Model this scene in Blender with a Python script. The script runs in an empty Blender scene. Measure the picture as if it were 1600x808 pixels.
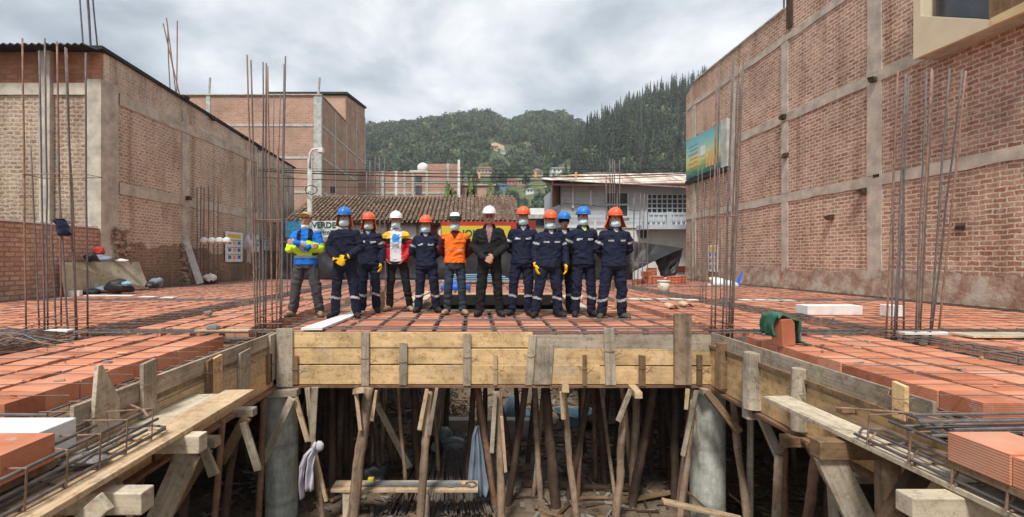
import bpy, bmesh, math, random
import numpy as np
from mathutils import Vector, Matrix, noise as mnoise
R = math.radians
rnd = random.Random(7)
C = bpy.context.scene.collection
S = bpy.context.scene

# ------------------------------------------------------------------ camera
F = 734.0; CX = 740.0; CY = 404.0; CAMZ = 0.95
cam = bpy.data.objects.new('camera', bpy.data.cameras.new('camera'))
C.objects.link(cam)
cam.location = (0, 0, CAMZ); cam.rotation_euler = (R(90), 0, 0)
cam.data.sensor_width = 36; cam.data.lens = 36 * F / 1600; cam.data.shift_x = 60 / 1600
cam.data.clip_start = 0.05; cam.data.clip_end = 6000
S.camera = cam

# ------------------------------------------------------------------ sky, sun, exposure
SUN_EL, SUN_AZ = 58, 200
w = bpy.data.worlds.new('World'); S.world = w; w.use_nodes = True
nt = w.node_tree; nt.nodes.clear(); N = nt.nodes.new; L = nt.links.new
out = N('ShaderNodeOutputWorld')
sky = N('ShaderNodeTexSky'); sky.sky_type = 'NISHITA'; sky.sun_disc = False
sky.sun_elevation = R(SUN_EL); sky.sun_rotation = R(SUN_AZ)
bg1 = N('ShaderNodeBackground'); bg1.inputs[1].default_value = 0.11
L(sky.outputs[0], bg1.inputs[0])
tc = N('ShaderNodeTexCoord'); sep = N('ShaderNodeSeparateXYZ'); L(tc.outputs['Generated'], sep.inputs[0])
def wm(op, a, b=None, c=None):
    n = N('ShaderNodeMath'); n.operation = op
    for i, q in enumerate((a, b, c)):
        if q is None: continue
        if isinstance(q, (int, float)): n.inputs[i].default_value = q
        else: L(q, n.inputs[i])
    return n.outputs[0]
zz = wm('ADD', wm('MAXIMUM', sep.outputs[2], 0.0), 0.32)
cmb = N('ShaderNodeCombineXYZ')
L(wm('DIVIDE', sep.outputs[0], zz), cmb.inputs[0]); L(wm('DIVIDE', sep.outputs[1], zz), cmb.inputs[1])
n1 = N('ShaderNodeTexNoise'); n1.inputs['Scale'].default_value = 2.6; n1.inputs['Detail'].default_value = 9
n1.inputs['Roughness'].default_value = 0.55; n1.inputs['Distortion'].default_value = 0.25
L(cmb.outputs[0], n1.inputs['Vector'])
n2 = N('ShaderNodeTexNoise'); n2.inputs['Scale'].default_value = 1.1; n2.inputs['Detail'].default_value = 6
mp = N('ShaderNodeMapping'); mp.inputs[1].default_value = (3.3, 1.7, 0); L(cmb.outputs[0], mp.inputs[0]); L(mp.outputs[0], n2.inputs['Vector'])
cr = N('ShaderNodeValToRGB'); e = cr.color_ramp.elements
e[0].position = 0.37; e[0].color = (0.25, 0.30, 0.365, 1)
e[1].position = 0.66; e[1].color = (1.0, 1.0, 1.0, 1)
q = cr.color_ramp.elements.new(0.50); q.color = (0.54, 0.59, 0.64, 1)
mixv = wm('ADD', wm('MULTIPLY', n1.outputs[0], 0.62), wm('MULTIPLY', n2.outputs[0], 0.40))
L(mixv, cr.inputs[0])
bg2 = N('ShaderNodeBackground'); bg2.inputs[1].default_value = 0.72
L(cr.outputs[0], bg2.inputs[0])
mx = N('ShaderNodeMixShader'); mx.inputs[0].default_value = 0.93
L(bg1.outputs[0], mx.inputs[1]); L(bg2.outputs[0], mx.inputs[2]); L(mx.outputs[0], out.inputs[0])

sl = bpy.data.lights.new('sun', 'SUN'); sl.energy = 2.5; sl.angle = R(10); sl.color = (1, 0.96, 0.9)
so = bpy.data.objects.new('sun', sl); C.objects.link(so)
so.rotation_euler = (R(90 - SUN_EL), 0, R(180 - SUN_AZ))
so.location = (0, 0, 30)
vs = S.view_settings; vs.view_transform = 'Standard'; vs.look = 'None'; vs.gamma = 1; vs.use_curve_mapping = False
vs.exposure = 0.75
S.render.engine = 'CYCLES'
S.cycles.use_denoising = True
S.cycles.max_bounces = 6; S.cycles.diffuse_bounces = 4; S.cycles.volume_bounces = 1
S.cycles.transparent_max_bounces = 6

# ------------------------------------------------------------------ helpers
def P(px, py, Y): return Vector(((px - CX) / F * Y, Y, CAMZ - (py - CY) / F * Y))
def PX(px, py, X):                       # point of the photo lying on the plane x = X
    Y = X * F / (px - CX); return P(px, py, Y)
def PZ(px, py, Z=0.0):                   # point of the photo lying on the level Z
    Y = (CAMZ - Z) * F / (py - CY); return P(px, py, Y)

def tag(o, label=None, cat=None, group=None, kind=None):
    if label: o['label'] = label
    if cat: o['category'] = cat
    if group: o['group'] = group
    if kind: o['kind'] = kind
    return o
def thing(name, label, cat, loc=(0, 0, 0), group=None):
    o = bpy.data.objects.new(name, None); C.objects.link(o); o.location = loc
    o.empty_display_size = 0.2
    return tag(o, label, cat, group)

class MB:
    def __init__(s): s.v = []; s.f = []; s.uv = []; s.mi = []
    def face(s, idx, uv=None, m=0):
        s.f.append(tuple(idx)); s.uv.append(uv or [(0, 0)] * len(idx)); s.mi.append(m)
    def hexa(s, c, m=0):
        """8 corners: 0-3 one end (u=0), 4-7 the other end"""
        b = len(s.v); s.v += [Vector(p) for p in c]
        ln = (s.v[b + 4] - s.v[b]).length; a = (s.v[b + 1] - s.v[b]).length; d = (s.v[b + 3] - s.v[b]).length
        o = rnd.random() * 20; t = rnd.random() * 20
        s.face((b + 3, b + 2, b + 1, b), [(o, t + d), (o + a * .2, t + d), (o + a * .2, t), (o, t)], m)
        s.face((b + 4, b + 5, b + 6, b + 7), [(o, t), (o + a * .2, t), (o + a * .2, t + d), (o, t + d)], m)
        per = [0, a, a + d, 2 * a + d, 2 * a + 2 * d]
        for i in range(4):
            j = (i + 1) % 4
            s.face((b + i, b + j, b + 4 + j, b + 4 + i),
                   [(o, t + per[i]), (o, t + per[i + 1]), (o + ln, t + per[i + 1]), (o + ln, t + per[i])], m)
        return s
    def box(s, x0, x1, y0, y1, z0, z1, m=0):
        dx, dy, dz = abs(x1 - x0), abs(y1 - y0), abs(z1 - z0)
        if dx >= dy and dx >= dz:
            c = [(x0, y0, z0), (x0, y0, z1), (x0, y1, z1), (x0, y1, z0), (x1, y0, z0), (x1, y0, z1), (x1, y1, z1), (x1, y1, z0)]
        elif dy >= dz:
            c = [(x0, y0, z0), (x1, y0, z0), (x1, y0, z1), (x0, y0, z1), (x0, y1, z0), (x1, y1, z0), (x1, y1, z1), (x0, y1, z1)]
        else:
            c = [(x0, y0, z0), (x0, y1, z0), (x1, y1, z0), (x1, y0, z0), (x0, y0, z1), (x0, y1, z1), (x1, y1, z1), (x1, y0, z1)]
        return s.hexa(c, m)
    def bar(s, p0, p1, a, b, up=(0, 0, 1), jit=0.0, m=0):
        """board from p0 to p1; a = width across, b = thickness along 'up'"""
        p0 = Vector(p0); p1 = Vector(p1); d = (p1 - p0).normalized(); up = Vector(up)
        sd = d.cross(up)
        if sd.length < 1e-4: sd = d.cross(Vector((0, 1, 0)))
        sd.normalize(); u = sd.cross(d).normalized()
        c = []
        for p in (p0, p1):
            for (i, j) in ((-1, -1), (1, -1), (1, 1), (-1, 1)):
                q = p + sd * (i * a / 2) + u * (j * b / 2)
                if jit: q += Vector((rnd.uniform(-jit, jit), rnd.uniform(-jit, jit), rnd.uniform(-jit, jit)))
                c.append(q)
        return s.hexa(c, m)
    def tube(s, pts, rad, seg=8, cap=True, m=0, flat=1.0, up=None):
        pts = [Vector(p) for p in pts]; n = len(pts)
        if not hasattr(rad, '__len__'): rad = [rad] * n
        b = len(s.v); u = 0; us = []
        ref = None; o = rnd.random() * 20; t = rnd.random() * 20
        for i, p in enumerate(pts):
            d = (pts[min(i + 1, n - 1)] - pts[max(i - 1, 0)]).normalized()
            if ref is None:
                ref = Vector(up) if up else (Vector((0, 1, 0)) if abs(d.y) < .9 else Vector((1, 0, 0)))
            sd = d.cross(ref).normalized(); vv = sd.cross(d).normalized(); ref = vv
            if i: u += (p - pts[i - 1]).length
            us.append(u)
            for k in range(seg):
                a = 2 * math.pi * k / seg
                s.v.append(p + sd * (math.cos(a) * rad[i]) + vv * (math.sin(a) * rad[i] * flat))
        pr = 2 * math.pi * max(rad)
        for i in range(n - 1):
            for k in range(seg):
                k2 = (k + 1) % seg
                s.face((b + i * seg + k, b + i * seg + k2, b + (i + 1) * seg + k2, b + (i + 1) * seg + k),
                       [(o + us[i], t + pr * k / seg), (o + us[i], t + pr * (k + 1) / seg), (o + us[i + 1], t + pr * (k + 1) / seg), (o + us[i + 1], t + pr * k / seg)], m)
        if cap:
            s.face(tuple(b + k for k in reversed(range(seg))), [(o + .02 * math.cos(k), t + .1 * math.sin(k)) for k in range(seg)], m)
            s.face(tuple(b + (n - 1) * seg + k for k in range(seg)), [(o + .02 * math.cos(k), t + .1 * math.sin(k)) for k in range(seg)], m)
        return s
    def prism(s, poly, off, m=0):
        off = Vector(off); n = len(poly); b = len(s.v)
        s.v += [Vector(p) for p in poly] + [Vector(p) + off for p in poly]
        o = rnd.random() * 9
        def uvof(p): return (p[2] + o, p[0] + p[1])
        s.face(tuple(b + i for i in range(n)), [uvof(p) for p in poly], m)
        s.face(tuple(b + n + i for i in reversed(range(n))), [uvof(p) for p in reversed(poly)], m)
        for i in range(n):
            j = (i + 1) % n
            s.face((b + i, b + n + i, b + n + j, b + j), [uvof(poly[i]), uvof(poly[i]), uvof(poly[j]), uvof(poly[j])], m)
        return s
    def sphere(s, c, r, sc=(1, 1, 1), n=12, k=8, m=0, jit=0, z0=-1.0):
        c = Vector(c); b = len(s.v)
        for j in range(k + 1):
            zz_ = math.cos(math.pi * j / k); zz_ = max(zz_, z0)
            rr = math.sqrt(max(0, 1 - zz_ * zz_))
            for i in range(n):
                a = 2 * math.pi * i / n; q = 1 + (rnd.uniform(-jit, jit) if jit else 0)
                s.v.append(c + Vector((math.cos(a) * rr * r * sc[0] * q, math.sin(a) * rr * r * sc[1] * q, zz_ * r * sc[2] * q)))
        for j in range(k):
            for i in range(n):
                i2 = (i + 1) % n
                s.face((b + j * n + i, b + (j + 1) * n + i, b + (j + 1) * n + i2, b + j * n + i2), None, m)
        return s
    def grid(s, fn, nu, nv, m=0):
        b = len(s.v)
        for i in range(nu + 1):
            for j in range(nv + 1): s.v.append(Vector(fn(i / nu, j / nv)))
        for i in range(nu):
            for j in range(nv):
                a = b + i * (nv + 1) + j
                s.face((a, a + nv + 1, a + nv + 2, a + 1), [(i / nu, j / nv), ((i + 1) / nu, j / nv), ((i + 1) / nu, (j + 1) / nv), (i / nu, (j + 1) / nv)], m)
        return s
    def build(s, name, mat, parent=None, smooth=False, bevel=0, loc=None, local=False, solid=0, fix=False):
        vs_ = s.v
        if parent is not None:
            o_ = Vector((0, 0, 0)) if local else chainloc(parent)
        else:
            if loc is None:
                xs = [v.x for v in vs_]; ys = [v.y for v in vs_]; zs = [v.z for v in vs_]
                loc = Vector(((min(xs) + max(xs)) / 2, (min(ys) + max(ys)) / 2, min(zs)))
            o_ = Vector(loc)
        me = bpy.data.meshes.new(name)
        me.from_pydata([tuple(v - o_) for v in vs_], [], s.f)
        ul = me.uv_layers.new(name='UVMap')
        flat = [c for f in s.uv for p in f for c in p]
        ul.data.foreach_set('uv', flat)
        mats = mat if isinstance(mat, (list, tuple)) else [mat]
        for q_ in mats: me.materials.append(q_)
        if any(s.mi): me.polygons.foreach_set('material_index', s.mi)
        if smooth: me.polygons.foreach_set('use_smooth', [True] * len(me.polygons))
        bm_ = bmesh.new(); bm_.from_mesh(me); bmesh.ops.recalc_face_normals(bm_, faces=bm_.faces); bm_.to_mesh(me); bm_.free()
        me.update()
        ob = bpy.data.objects.new(name, me); C.objects.link(ob)
        if parent is not None: ob.parent = parent
        else: ob.location = o_
        if solid:
            md = ob.modifiers.new('solid', 'SOLIDIFY'); md.thickness = solid; md.offset = 0
        if bevel:
            md = ob.modifiers.new('bevel', 'BEVEL'); md.width = bevel; md.segments = 2; md.limit_method = 'ANGLE'
        return ob
def chainloc(o):
    v = Vector((0, 0, 0))
    while o is not None: v += o.location; o = o.parent
    return v
def struct(o, label=None): return tag(o, label, None, None, 'structure')

# ------------------------------------------------------------------ materials
def lin(c): return tuple(((x / 255) / 12.92 if x / 255 <= 0.04045 else ((x / 255 + 0.055) / 1.055) ** 2.4) for x in c)
class NT:
    def __init__(s, name, rough=0.8, spec=0.3, metal=0):
        s.m = bpy.data.materials.new(name); s.m.use_nodes = True; s.t = s.m.node_tree
        s.b = s.t.nodes['Principled BSDF']; s.b.inputs['Roughness'].default_value = rough
        s.b.inputs['Specular IOR Level'].default_value = spec; s.b.inputs['Metallic'].default_value = metal
    def n(s, ty, **kw):
        x = s.t.nodes.new(ty)
        for k, v in kw.items(): setattr(x, k, v)
        return x
    def l(s, a, b): s.t.links.new(a, b)
    def coords(s, kind='obj', scale=(1, 1, 1)):
        mp_ = s.n('ShaderNodeMapping'); mp_.inputs['Scale'].default_value = scale
        if kind == 'world': g = s.n('ShaderNodeNewGeometry'); s.l(g.outputs['Position'], mp_.inputs[0])
        else:
            t_ = s.n('ShaderNodeTexCoord'); s.l(t_.outputs['UV' if kind == 'uv' else 'Object'], mp_.inputs[0])
        return mp_.outputs[0]
    def noise(s, vec, scale, detail=4, rough=0.6, dist=0):
        x = s.n('ShaderNodeTexNoise'); x.inputs['Scale'].default_value = scale; x.inputs['Detail'].default_value = detail
        x.inputs['Roughness'].default_value = rough; x.inputs['Distortion'].default_value = dist
        s.l(vec, x.inputs['Vector']); return x.outputs[0]
    def ramp(s, fac, stops):
        x = s.n('ShaderNodeValToRGB'); el = x.color_ramp.elements
        while len(el) < len(stops): el.new(0.5)
        for e_, (p, c) in zip(el, stops):
            e_.position = p; e_.color = (*c, 1) if hasattr(c, '__len__') else (c, c, c, 1)
        s.l(fac, x.inputs[0]); return x.outputs[0]
    def mix(s, fac, a, b, mode='MIX'):
        x = s.n('ShaderNodeMix', data_type='RGBA', blend_type=mode)
        for i, q_ in ((0, fac), (6, a), (7, b)):
            if isinstance(q_, (int, float)): x.inputs[i].default_value = q_ if i == 0 else (q_, q_, q_, 1)
            elif isinstance(q_, tuple): x.inputs[i].default_value = (*q_, 1)
            else: s.l(q_, x.inputs[i])
        return x.outputs[2]
    def math(s, op, a, b=0.0, clamp=False):
        x = s.n('ShaderNodeMath', operation=op, use_clamp=clamp)
        for i, q_ in enumerate((a, b)):
            if isinstance(q_, (int, float)): x.inputs[i].default_value = q_
            else: s.l(q_, x.inputs[i])
        return x.outputs[0]
    def bump(s, h, strength=0.4, dist=0.01):
        x = s.n('ShaderNodeBump'); x.inputs['Strength'].default_value = strength; x.inputs['Distance'].default_value = dist
        s.l(h, x.inputs['Height']); s.l(x.outputs[0], s.b.inputs['Normal'])
    def col(s, c): s.l(c, s.b.inputs['Base Color'])

def plain(name, c, rough=0.8, var=0.25, scale=8, bump=0.2, spec=0.25, metal=0, kind='obj', bscale=None, bdist=0.006, isl=0.0):
    m = NT(name, rough, spec, metal); v = m.coords(kind)
    f = m.noise(v, scale, 5, 0.6)
    lo = tuple(x * (1 - var) for x in c); hi = tuple(min(1, x * (1 + var)) for x in c)
    col = m.ramp(f, [(0.3, lo), (0.7, hi)])
    if isl:
        g = m.n('ShaderNodeNewGeometry'); oi = m.n('ShaderNodeObjectInfo')
        r_ = m.math('FRACT', m.math('ADD', g.outputs['Random Per Island'], oi.outputs['Random']))
        col = m.mix(1.0, col, m.ramp(r_, [(0, 1 - isl), (1, 1 + isl * .4)]), 'MULTIPLY')
    m.col(col)
    if bump: m.bump(m.noise(v, bscale or scale * 4, 4), bump, bdist)
    return m.m

def wood(name, c, dark=0.55, rough=0.75, grain=28, rot=0.0, stain=0.35, knots=True):
    m = NT(name, rough, 0.2); v = m.coords('uv', (1.3, grain, 1)); v2 = m.coords('uv', (1, 1, 1))
    f = m.noise(v, 1.0, 6, 0.65, 0.6)
    d = tuple(x * dark for x in c)
    col = m.ramp(f, [(0.25, d), (0.52, c), (0.8, tuple(min(1, x * 1.18) for x in c))])
    st = m.noise(v2, 1.7, 5, 0.6)
    col = m.mix(1.0, col, m.ramp(st, [(0.3, 1 - stain), (0.62, 1.05)]), 'MULTIPLY')
    g = m.n('ShaderNodeNewGeometry')
    col = m.mix(1.0, col, m.ramp(g.outputs['Random Per Island'], [(0, (0.80, 0.79, 0.78)), (0.5, (1, 0.97, 0.93)), (1, (1.08, 1.08, 1.06))]), 'MULTIPLY')
    if knots:
        vo = m.n('ShaderNodeTexVoronoi'); vo.inputs['Scale'].default_value = 2.4
        vk = m.coords('uv', (1.0, 2.4, 1)); m.l(vk, vo.inputs['Vector'])
        k = m.ramp(vo.outputs['Distance'], [(0.03, 1.0), (0.085, 0.0)])
        col = m.mix(m.math('MULTIPLY', k, 0.6), col, tuple(x * q for x, q in zip(c, (.42, .26, .18))))
    ws = m.coords('world')
    sp_ = m.noise(ws, 3.2, 8, 0.75)
    col = m.mix(m.ramp(sp_, [(0.56, 0.0), (0.66, 0.55)]), col, tuple(.35 * x + .30 for x in (c[0] * .8, c[1] * .9, c[2])) if c[0] > .3 else tuple(x * .6 for x in c))
    gr = m.noise(ws, 14, 6, 0.8)
    col = m.mix(1.0, col, m.ramp(gr, [(0.36, (.62, .57, .52)), (0.5, (1, 1, 1))]), 'MULTIPLY')
    m.col(col); m.bump(m.math('ADD', f, m.math('MULTIPLY', gr, .7)), 0.55, 0.006)
    return m.m

def brick(name, axis, c1, c2, mortar, bw=0.24, bh=0.1, ms=0.018, dist=0.02, smear=0.35, stain=0.35, hue=None, far=False):
    m = NT(name, 0.92, 0.1)
    g = m.n('ShaderNodeNewGeometry'); sp = m.n('ShaderNodeSeparateXYZ'); m.l(g.outputs['Position'], sp.inputs[0])
    cb = m.n('ShaderNodeCombineXYZ'); m.l(sp.outputs[1 if axis == 'x' else 0], cb.inputs[0]); m.l(sp.outputs[2], cb.inputs[1])
    nz = m.n('ShaderNodeTexNoise'); nz.inputs['Scale'].default_value = 4.5; nz.inputs['Detail'].default_value = 5; m.l(g.outputs['Position'], nz.inputs['Vector'])
    sb = m.n('ShaderNodeVectorMath', operation='SUBTRACT'); m.l(nz.outputs['Color'], sb.inputs[0]); sb.inputs[1].default_value = (.5, .5, .5)
    sc = m.n('ShaderNodeVectorMath', operation='SCALE'); m.l(sb.outputs[0], sc.inputs[0]); sc.inputs['Scale'].default_value = dist * 2
    ad = m.n('ShaderNodeVectorMath', operation='ADD'); m.l(cb.outputs[0], ad.inputs[0]); m.l(sc.outputs[0], ad.inputs[1])
    bt = m.n('ShaderNodeTexBrick'); m.l(ad.outputs[0], bt.inputs['Vector'])
    bt.inputs['Scale'].default_value = 1; bt.inputs['Brick Width'].default_value = bw; bt.inputs['Row Height'].default_value = bh
    bt.inputs['Mortar Size'].default_value = ms; bt.inputs['Mortar Smooth'].default_value = 0.25
    bt.inputs['Color1'].default_value = (*c1, 1); bt.inputs['Color2'].default_value = (*c2, 1); bt.inputs['Mortar'].default_value = (*mortar, 1)
    bt.offset_frequency = 2
    fine = m.noise(g.outputs['Position'], 22, 5, 0.7)
    col = m.mix(1.0, bt.outputs['Color'], m.ramp(fine, [(0.3, 0.72), (0.7, 1.15)]), 'MULTIPLY')
    sm = m.noise(g.outputs['Position'], 9, 6, 0.7)
    col = m.mix(m.ramp(sm, [(0.62 - smear * .2, 0.0), (0.80 - smear * .25, 0.75)]), col, mortar)
    big = m.noise(g.outputs['Position'], 0.55, 6, 0.65)
    col = m.mix(1.0, col, m.ramp(big, [(0.32, 1 - stain), (0.6, 1.08)]), 'MULTIPLY')
    st_ = m.noise(m.coords('world', (2.2, 2.2, .22)), 1.0, 6, 0.7)
    col = m.mix(1.0, col, m.ramp(st_, [(0.34, (.72, .68, .64)), (0.52, (1.05, 1.05, 1.05))]), 'MULTIPLY') if not far else col
    pt = m.noise(g.outputs['Position'], 1.7, 7, 0.75)
    col = m.mix(m.ramp(pt, [(0.60, 0.0), (0.68, 0.55)]), col, tuple(x * .92 for x in mortar)) if not far else col
    if hue:   # a broad change of brick colour in patches
        pn = m.noise(g.outputs['Position'], 0.35, 3, 0.5)
        col = m.mix(m.ramp(pn, [(0.45, 0.0), (0.6, 0.5)]), col, hue)
    m.col(col)
    h = m.math('ADD', m.math('MULTIPLY', m.math('SUBTRACT', 1.0, bt.outputs['Fac']), 1.0), m.math('MULTIPLY', fine, 0.8))
    m.bump(h, 0.0 if far else 0.95, 0.03)
    return m.m

M = {}
M['concrete'] = plain('concrete', (0.47, 0.42, 0.35), 0.9, 0.3, 3, 0.5, kind='world', bscale=30)
M['concrete_grey'] = plain('column concrete', (0.44, 0.45, 0.41), 0.85, 0.3, 3, 0.35, kind='world', bscale=25)
M['brick_r'] = brick('red brick right', 'x', (0.37, 0.175, 0.115), (0.56, 0.335, 0.235), (0.70, 0.60, 0.49), ms=0.018, dist=0.034, smear=0.45, stain=0.3)
M['brick_l'] = brick('rubble brick left', 'x', (0.38, 0.235, 0.165), (0.58, 0.41, 0.30), (0.66, 0.55, 0.43), bw=0.20, bh=0.10, ms=0.028, dist=0.06, smear=0.6, stain=0.3)
M['brick_lf'] = brick('rubble brick front', 'y', (0.30, 0.185, 0.13), (0.46, 0.32, 0.235), (0.52, 0.43, 0.33), bw=0.22, bh=0.12, ms=0.03, dist=0.06, smear=0.6, stain=0.3)
M['brick_lo'] = brick('orange brick low wall', 'x', (0.50, 0.27, 0.185), (0.64, 0.41, 0.30), (0.33, 0.24, 0.18), bw=0.25, bh=0.11, ms=0.016, dist=0.02, smear=0.12, stain=0.4)
M['brick_of'] = brick('orange brick parapet', 'y', (0.42, 0.165, 0.09), (0.52, 0.25, 0.15), (0.34, 0.24, 0.17), bw=0.3, bh=0.14, ms=0.014, dist=0.012, smear=0.2, stain=0.3)
M['plaster_l'] = brick('weathered plaster brick', 'x', (0.52, 0.34, 0.25), (0.62, 0.46, 0.35), (0.70, 0.61, 0.50), bw=0.22, bh=0.105, ms=0.02, dist=0.03, smear=1.0, stain=0.3)
M['brick_far'] = brick('far brick', 'y', (0.42, 0.23, 0.16), (0.50, 0.30, 0.22), (0.47, 0.35, 0.28), bw=0.6, bh=0.22, ms=0.03, dist=0.02, smear=0.3, stain=0.22, far=True)
M['brick_farx'] = brick('far brick side', 'x', (0.42, 0.23, 0.16), (0.52, 0.32, 0.24), (0.47, 0.35, 0.28), bw=0.6, bh=0.22, ms=0.03, dist=0.02, smear=0.3, stain=0.22, far=True)
def colmat():
    m = NT('cast column concrete', 0.85, 0.2); v = m.coords('world', (5, 5, .9)); f = m.noise(v, 1.4, 7, 0.7); f2 = m.noise(m.coords('world'), 7, 7, 0.75)
    c = m.ramp(f, [(0.34, (0.27, 0.26, 0.21)), (0.5, (0.46, 0.47, 0.41)), (0.66, (0.58, 0.59, 0.53))])
    c = m.mix(1.0, c, m.ramp(f2, [(0.34, .68), (0.55, 1.05)]), 'MULTIPLY')
    wv = m.n('ShaderNodeTexWave'); wv.bands_direction = 'Z'; wv.inputs['Scale'].default_value = .42; wv.inputs['Distortion'].default_value = .6; m.l(m.coords('world'), wv.inputs['Vector'])
    c = m.mix(m.ramp(wv.outputs[1], [(0.0, .45), (0.05, 0.0)]), c, (.20, .19, .16))
    m.col(c); m.bump(f2, 0.6, 0.012); return m.m
M['column'] = colmat()
M['panel_shade'] = plain('form panel with shade painted in', (0.022, 0.018, 0.015), 0.9, 0.3, 3, 0.2)  # near-black colour stands in for the shade inside the stair opening
def clay():
    m = NT('clay block', 0.85, 0.2); v = m.coords('obj')
    f = m.noise(v, 5, 5, 0.6)
    col = m.ramp(f, [(0.3, (0.53, 0.195, 0.105)), (0.7, (0.66, 0.28, 0.165))])
    g = m.n('ShaderNodeNewGeometry'); oi = m.n('ShaderNodeObjectInfo')
    r_ = m.math('FRACT', m.math('ADD', g.outputs['Random Per Island'], oi.outputs['Random']))
    col = m.mix(1.0, col, m.ramp(r_, [(0, (0.70, 0.62, 0.60)), (0.45, (.98, .97, .96)), (1, (1.16, 1.22, 1.26))]), 'MULTIPLY')
    dust = m.noise(m.coords('world'), 1.3, 6, 0.65)
    col = m.mix(m.ramp(dust, [(0.5, 0.0), (0.70, 0.45)]), col, (0.50, 0.38, 0.30))
    sm_ = m.noise(m.coords('world'), 5.5, 7, 0.75)
    col = m.mix(m.ramp(sm_, [(0.60, 0.0), (0.70, 0.6)]), col, (0.46, 0.40, 0.34))
    dk_ = m.noise(m.coords('world'), 2.6, 6, 0.7)
    col = m.mix(1.0, col, m.ramp(dk_, [(0.32, (.78, .74, .72)), (0.46, (1.04, 1.04, 1.04))]), 'MULTIPLY')
    wv = m.n('ShaderNodeTexWave'); wv.bands_direction = 'Z'; wv.inputs['Scale'].default_value = 22; m.l(v, wv.inputs['Vector'])
    wx = m.n('ShaderNodeTexWave'); wx.bands_direction = 'X'; wx.inputs['Scale'].default_value = 18; m.l(v, wx.inputs['Vector'])
    m.bump(m.math('ADD', wv.outputs[1], wx.outputs[1]), 0.3, 0.003)
    m.col(col); return m.m
M['tile'] = clay()
M['steel'] = plain('rebar steel', (0.15, 0.13, 0.125), 0.65, 0.35, 14, 0.3, spec=0.35, metal=0.0, kind='world', bscale=180)
M['rust'] = plain('rusty rebar', (0.27, 0.165, 0.115), 0.8, 0.4, 14, 0.3, spec=0.3, metal=0.1, kind='world', bscale=180)
M['wood_y'] = wood('new yellow pine', (0.82, 0.57, 0.30), 0.74, grain=16, stain=0.45)
M['wood_l'] = wood('pale plank', (0.66, 0.49, 0.31), 0.7, grain=20, stain=0.3)
M['wood_w'] = wood('whitish plank', (0.67, 0.58, 0.44), 0.7, grain=20, stain=0.3)
M['wood_g'] = wood('weathered grey board', (0.50, 0.43, 0.335), 0.6, stain=0.5)
M['wood_b'] = wood('brown old board', (0.27, 0.175, 0.10), 0.5, stain=0.5)
M['wood_d'] = wood('dark wet wood', (0.10, 0.065, 0.042), 0.5, stain=0.5)
M['bark'] = wood('eucalyptus pole', (0.40, 0.29, 0.205), 0.42, grain=12, stain=0.55)
M['bark_r'] = wood('reddish pole', (0.27, 0.16, 0.105), 0.45, grain=9, stain=0.45)
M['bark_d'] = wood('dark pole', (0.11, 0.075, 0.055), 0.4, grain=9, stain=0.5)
M['foam'] = plain('white polystyrene', (0.74, 0.735, 0.71), 0.9, 0.14, 5, 0.5, bscale=90)
M['black'] = plain('black plastic sheet', (0.022, 0.023, 0.026), 0.5, 0.3, 3, 0.3, spec=0.35)
M['mud'] = None
def mud():
    m = NT('mud', 0.9, 0.3); v = m.coords('world')
    f = m.noise(v, 1.6, 8, 0.65); f2 = m.noise(v, 9, 6, 0.7)
    col = m.ramp(f, [(0.3, (0.075, 0.052, 0.036)), (0.5, (0.17, 0.125, 0.085)), (0.7, (0.27, 0.205, 0.14))])
    col = m.mix(1.0, col, m.ramp(f2, [(0.3, 0.6), (0.7, 1.2)]), 'MULTIPLY')
    m.col(col)
    m.l(m.ramp(m.noise(v, 0.9, 4), [(0.42, 0.25), (0.5, 0.9)]), m.b.inputs['Roughness'])
    m.bump(m.math('ADD', f, m.math('MULTIPLY', f2, 0.4)), 0.9, 0.06); return m.m
M['mud'] = mud()
M['plaster_w'] = plain('white plaster', (0.70, 0.70, 0.67), 0.9, 0.1, 2, 0.2, kind='world')
M['plaster_g'] = plain('grey block wall', (0.50, 0.54, 0.57), 0.9, 0.12, 2, 0.25, kind='world')
M['glass'] = plain('dark window glass', (0.05, 0.06, 0.07), 0.15, 0.3, 2, 0.0, spec=0.6)
M['cream'] = plain('cream render', (0.66, 0.57, 0.40), 0.85, 0.08, 2, 0.15, kind='world')
M['cream_y'] = plain('yellow cream render', (0.62, 0.50, 0.27), 0.85, 0.08, 2, 0.15, kind='world')
M['red_paint'] = plain('red painted wall', (0.26, 0.045, 0.03), 0.8, 0.15, 3, 0.2, kind='world')
M['yellow_vinyl'] = plain('yellow banner', (0.66, 0.52, 0.04), 0.6, 0.04, 2, 0.0)
M['white_vinyl'] = plain('white banner', (0.74, 0.76, 0.76), 0.6, 0.04, 2, 0.0)
M['blue_vinyl'] = plain('blue banner', (0.04, 0.20, 0.34), 0.6, 0.5, 6, 0.0)
M['ink_green'] = plain('dark green ink', (0.02, 0.10, 0.075), 0.7, 0.05, 2, 0.0)
M['ink_black'] = plain('black ink', (0.03, 0.03, 0.03), 0.7, 0.05, 2, 0.0)
M['ink_blue'] = plain('blue ink', (0.10, 0.17, 0.42), 0.7, 0.2, 2, 0.0)
M['ink_orange'] = plain('orange ink', (0.75, 0.42, 0.15), 0.7, 0.2, 2, 0.0)
M['ink_red'] = plain('red ink', (0.42, 0.045, 0.035), 0.7, 0.2, 2, 0.0)
M['blue_sheet'] = plain('blue plastic', (0.02, 0.11, 0.55), 0.45, 0.2, 5, 0.1)
M['pale_blue'] = plain('pale blue plastic', (0.23, 0.42, 0.55), 0.45, 0.15, 5, 0.1)
M['tarp_blue'] = plain('slate blue tarp', (0.10, 0.15, 0.20), 0.55, 0.4, 4, 0.3)
M['bucket'] = plain('dusty white bucket', (0.66, 0.62, 0.50), 0.6, 0.12, 6, 0.1)
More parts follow.
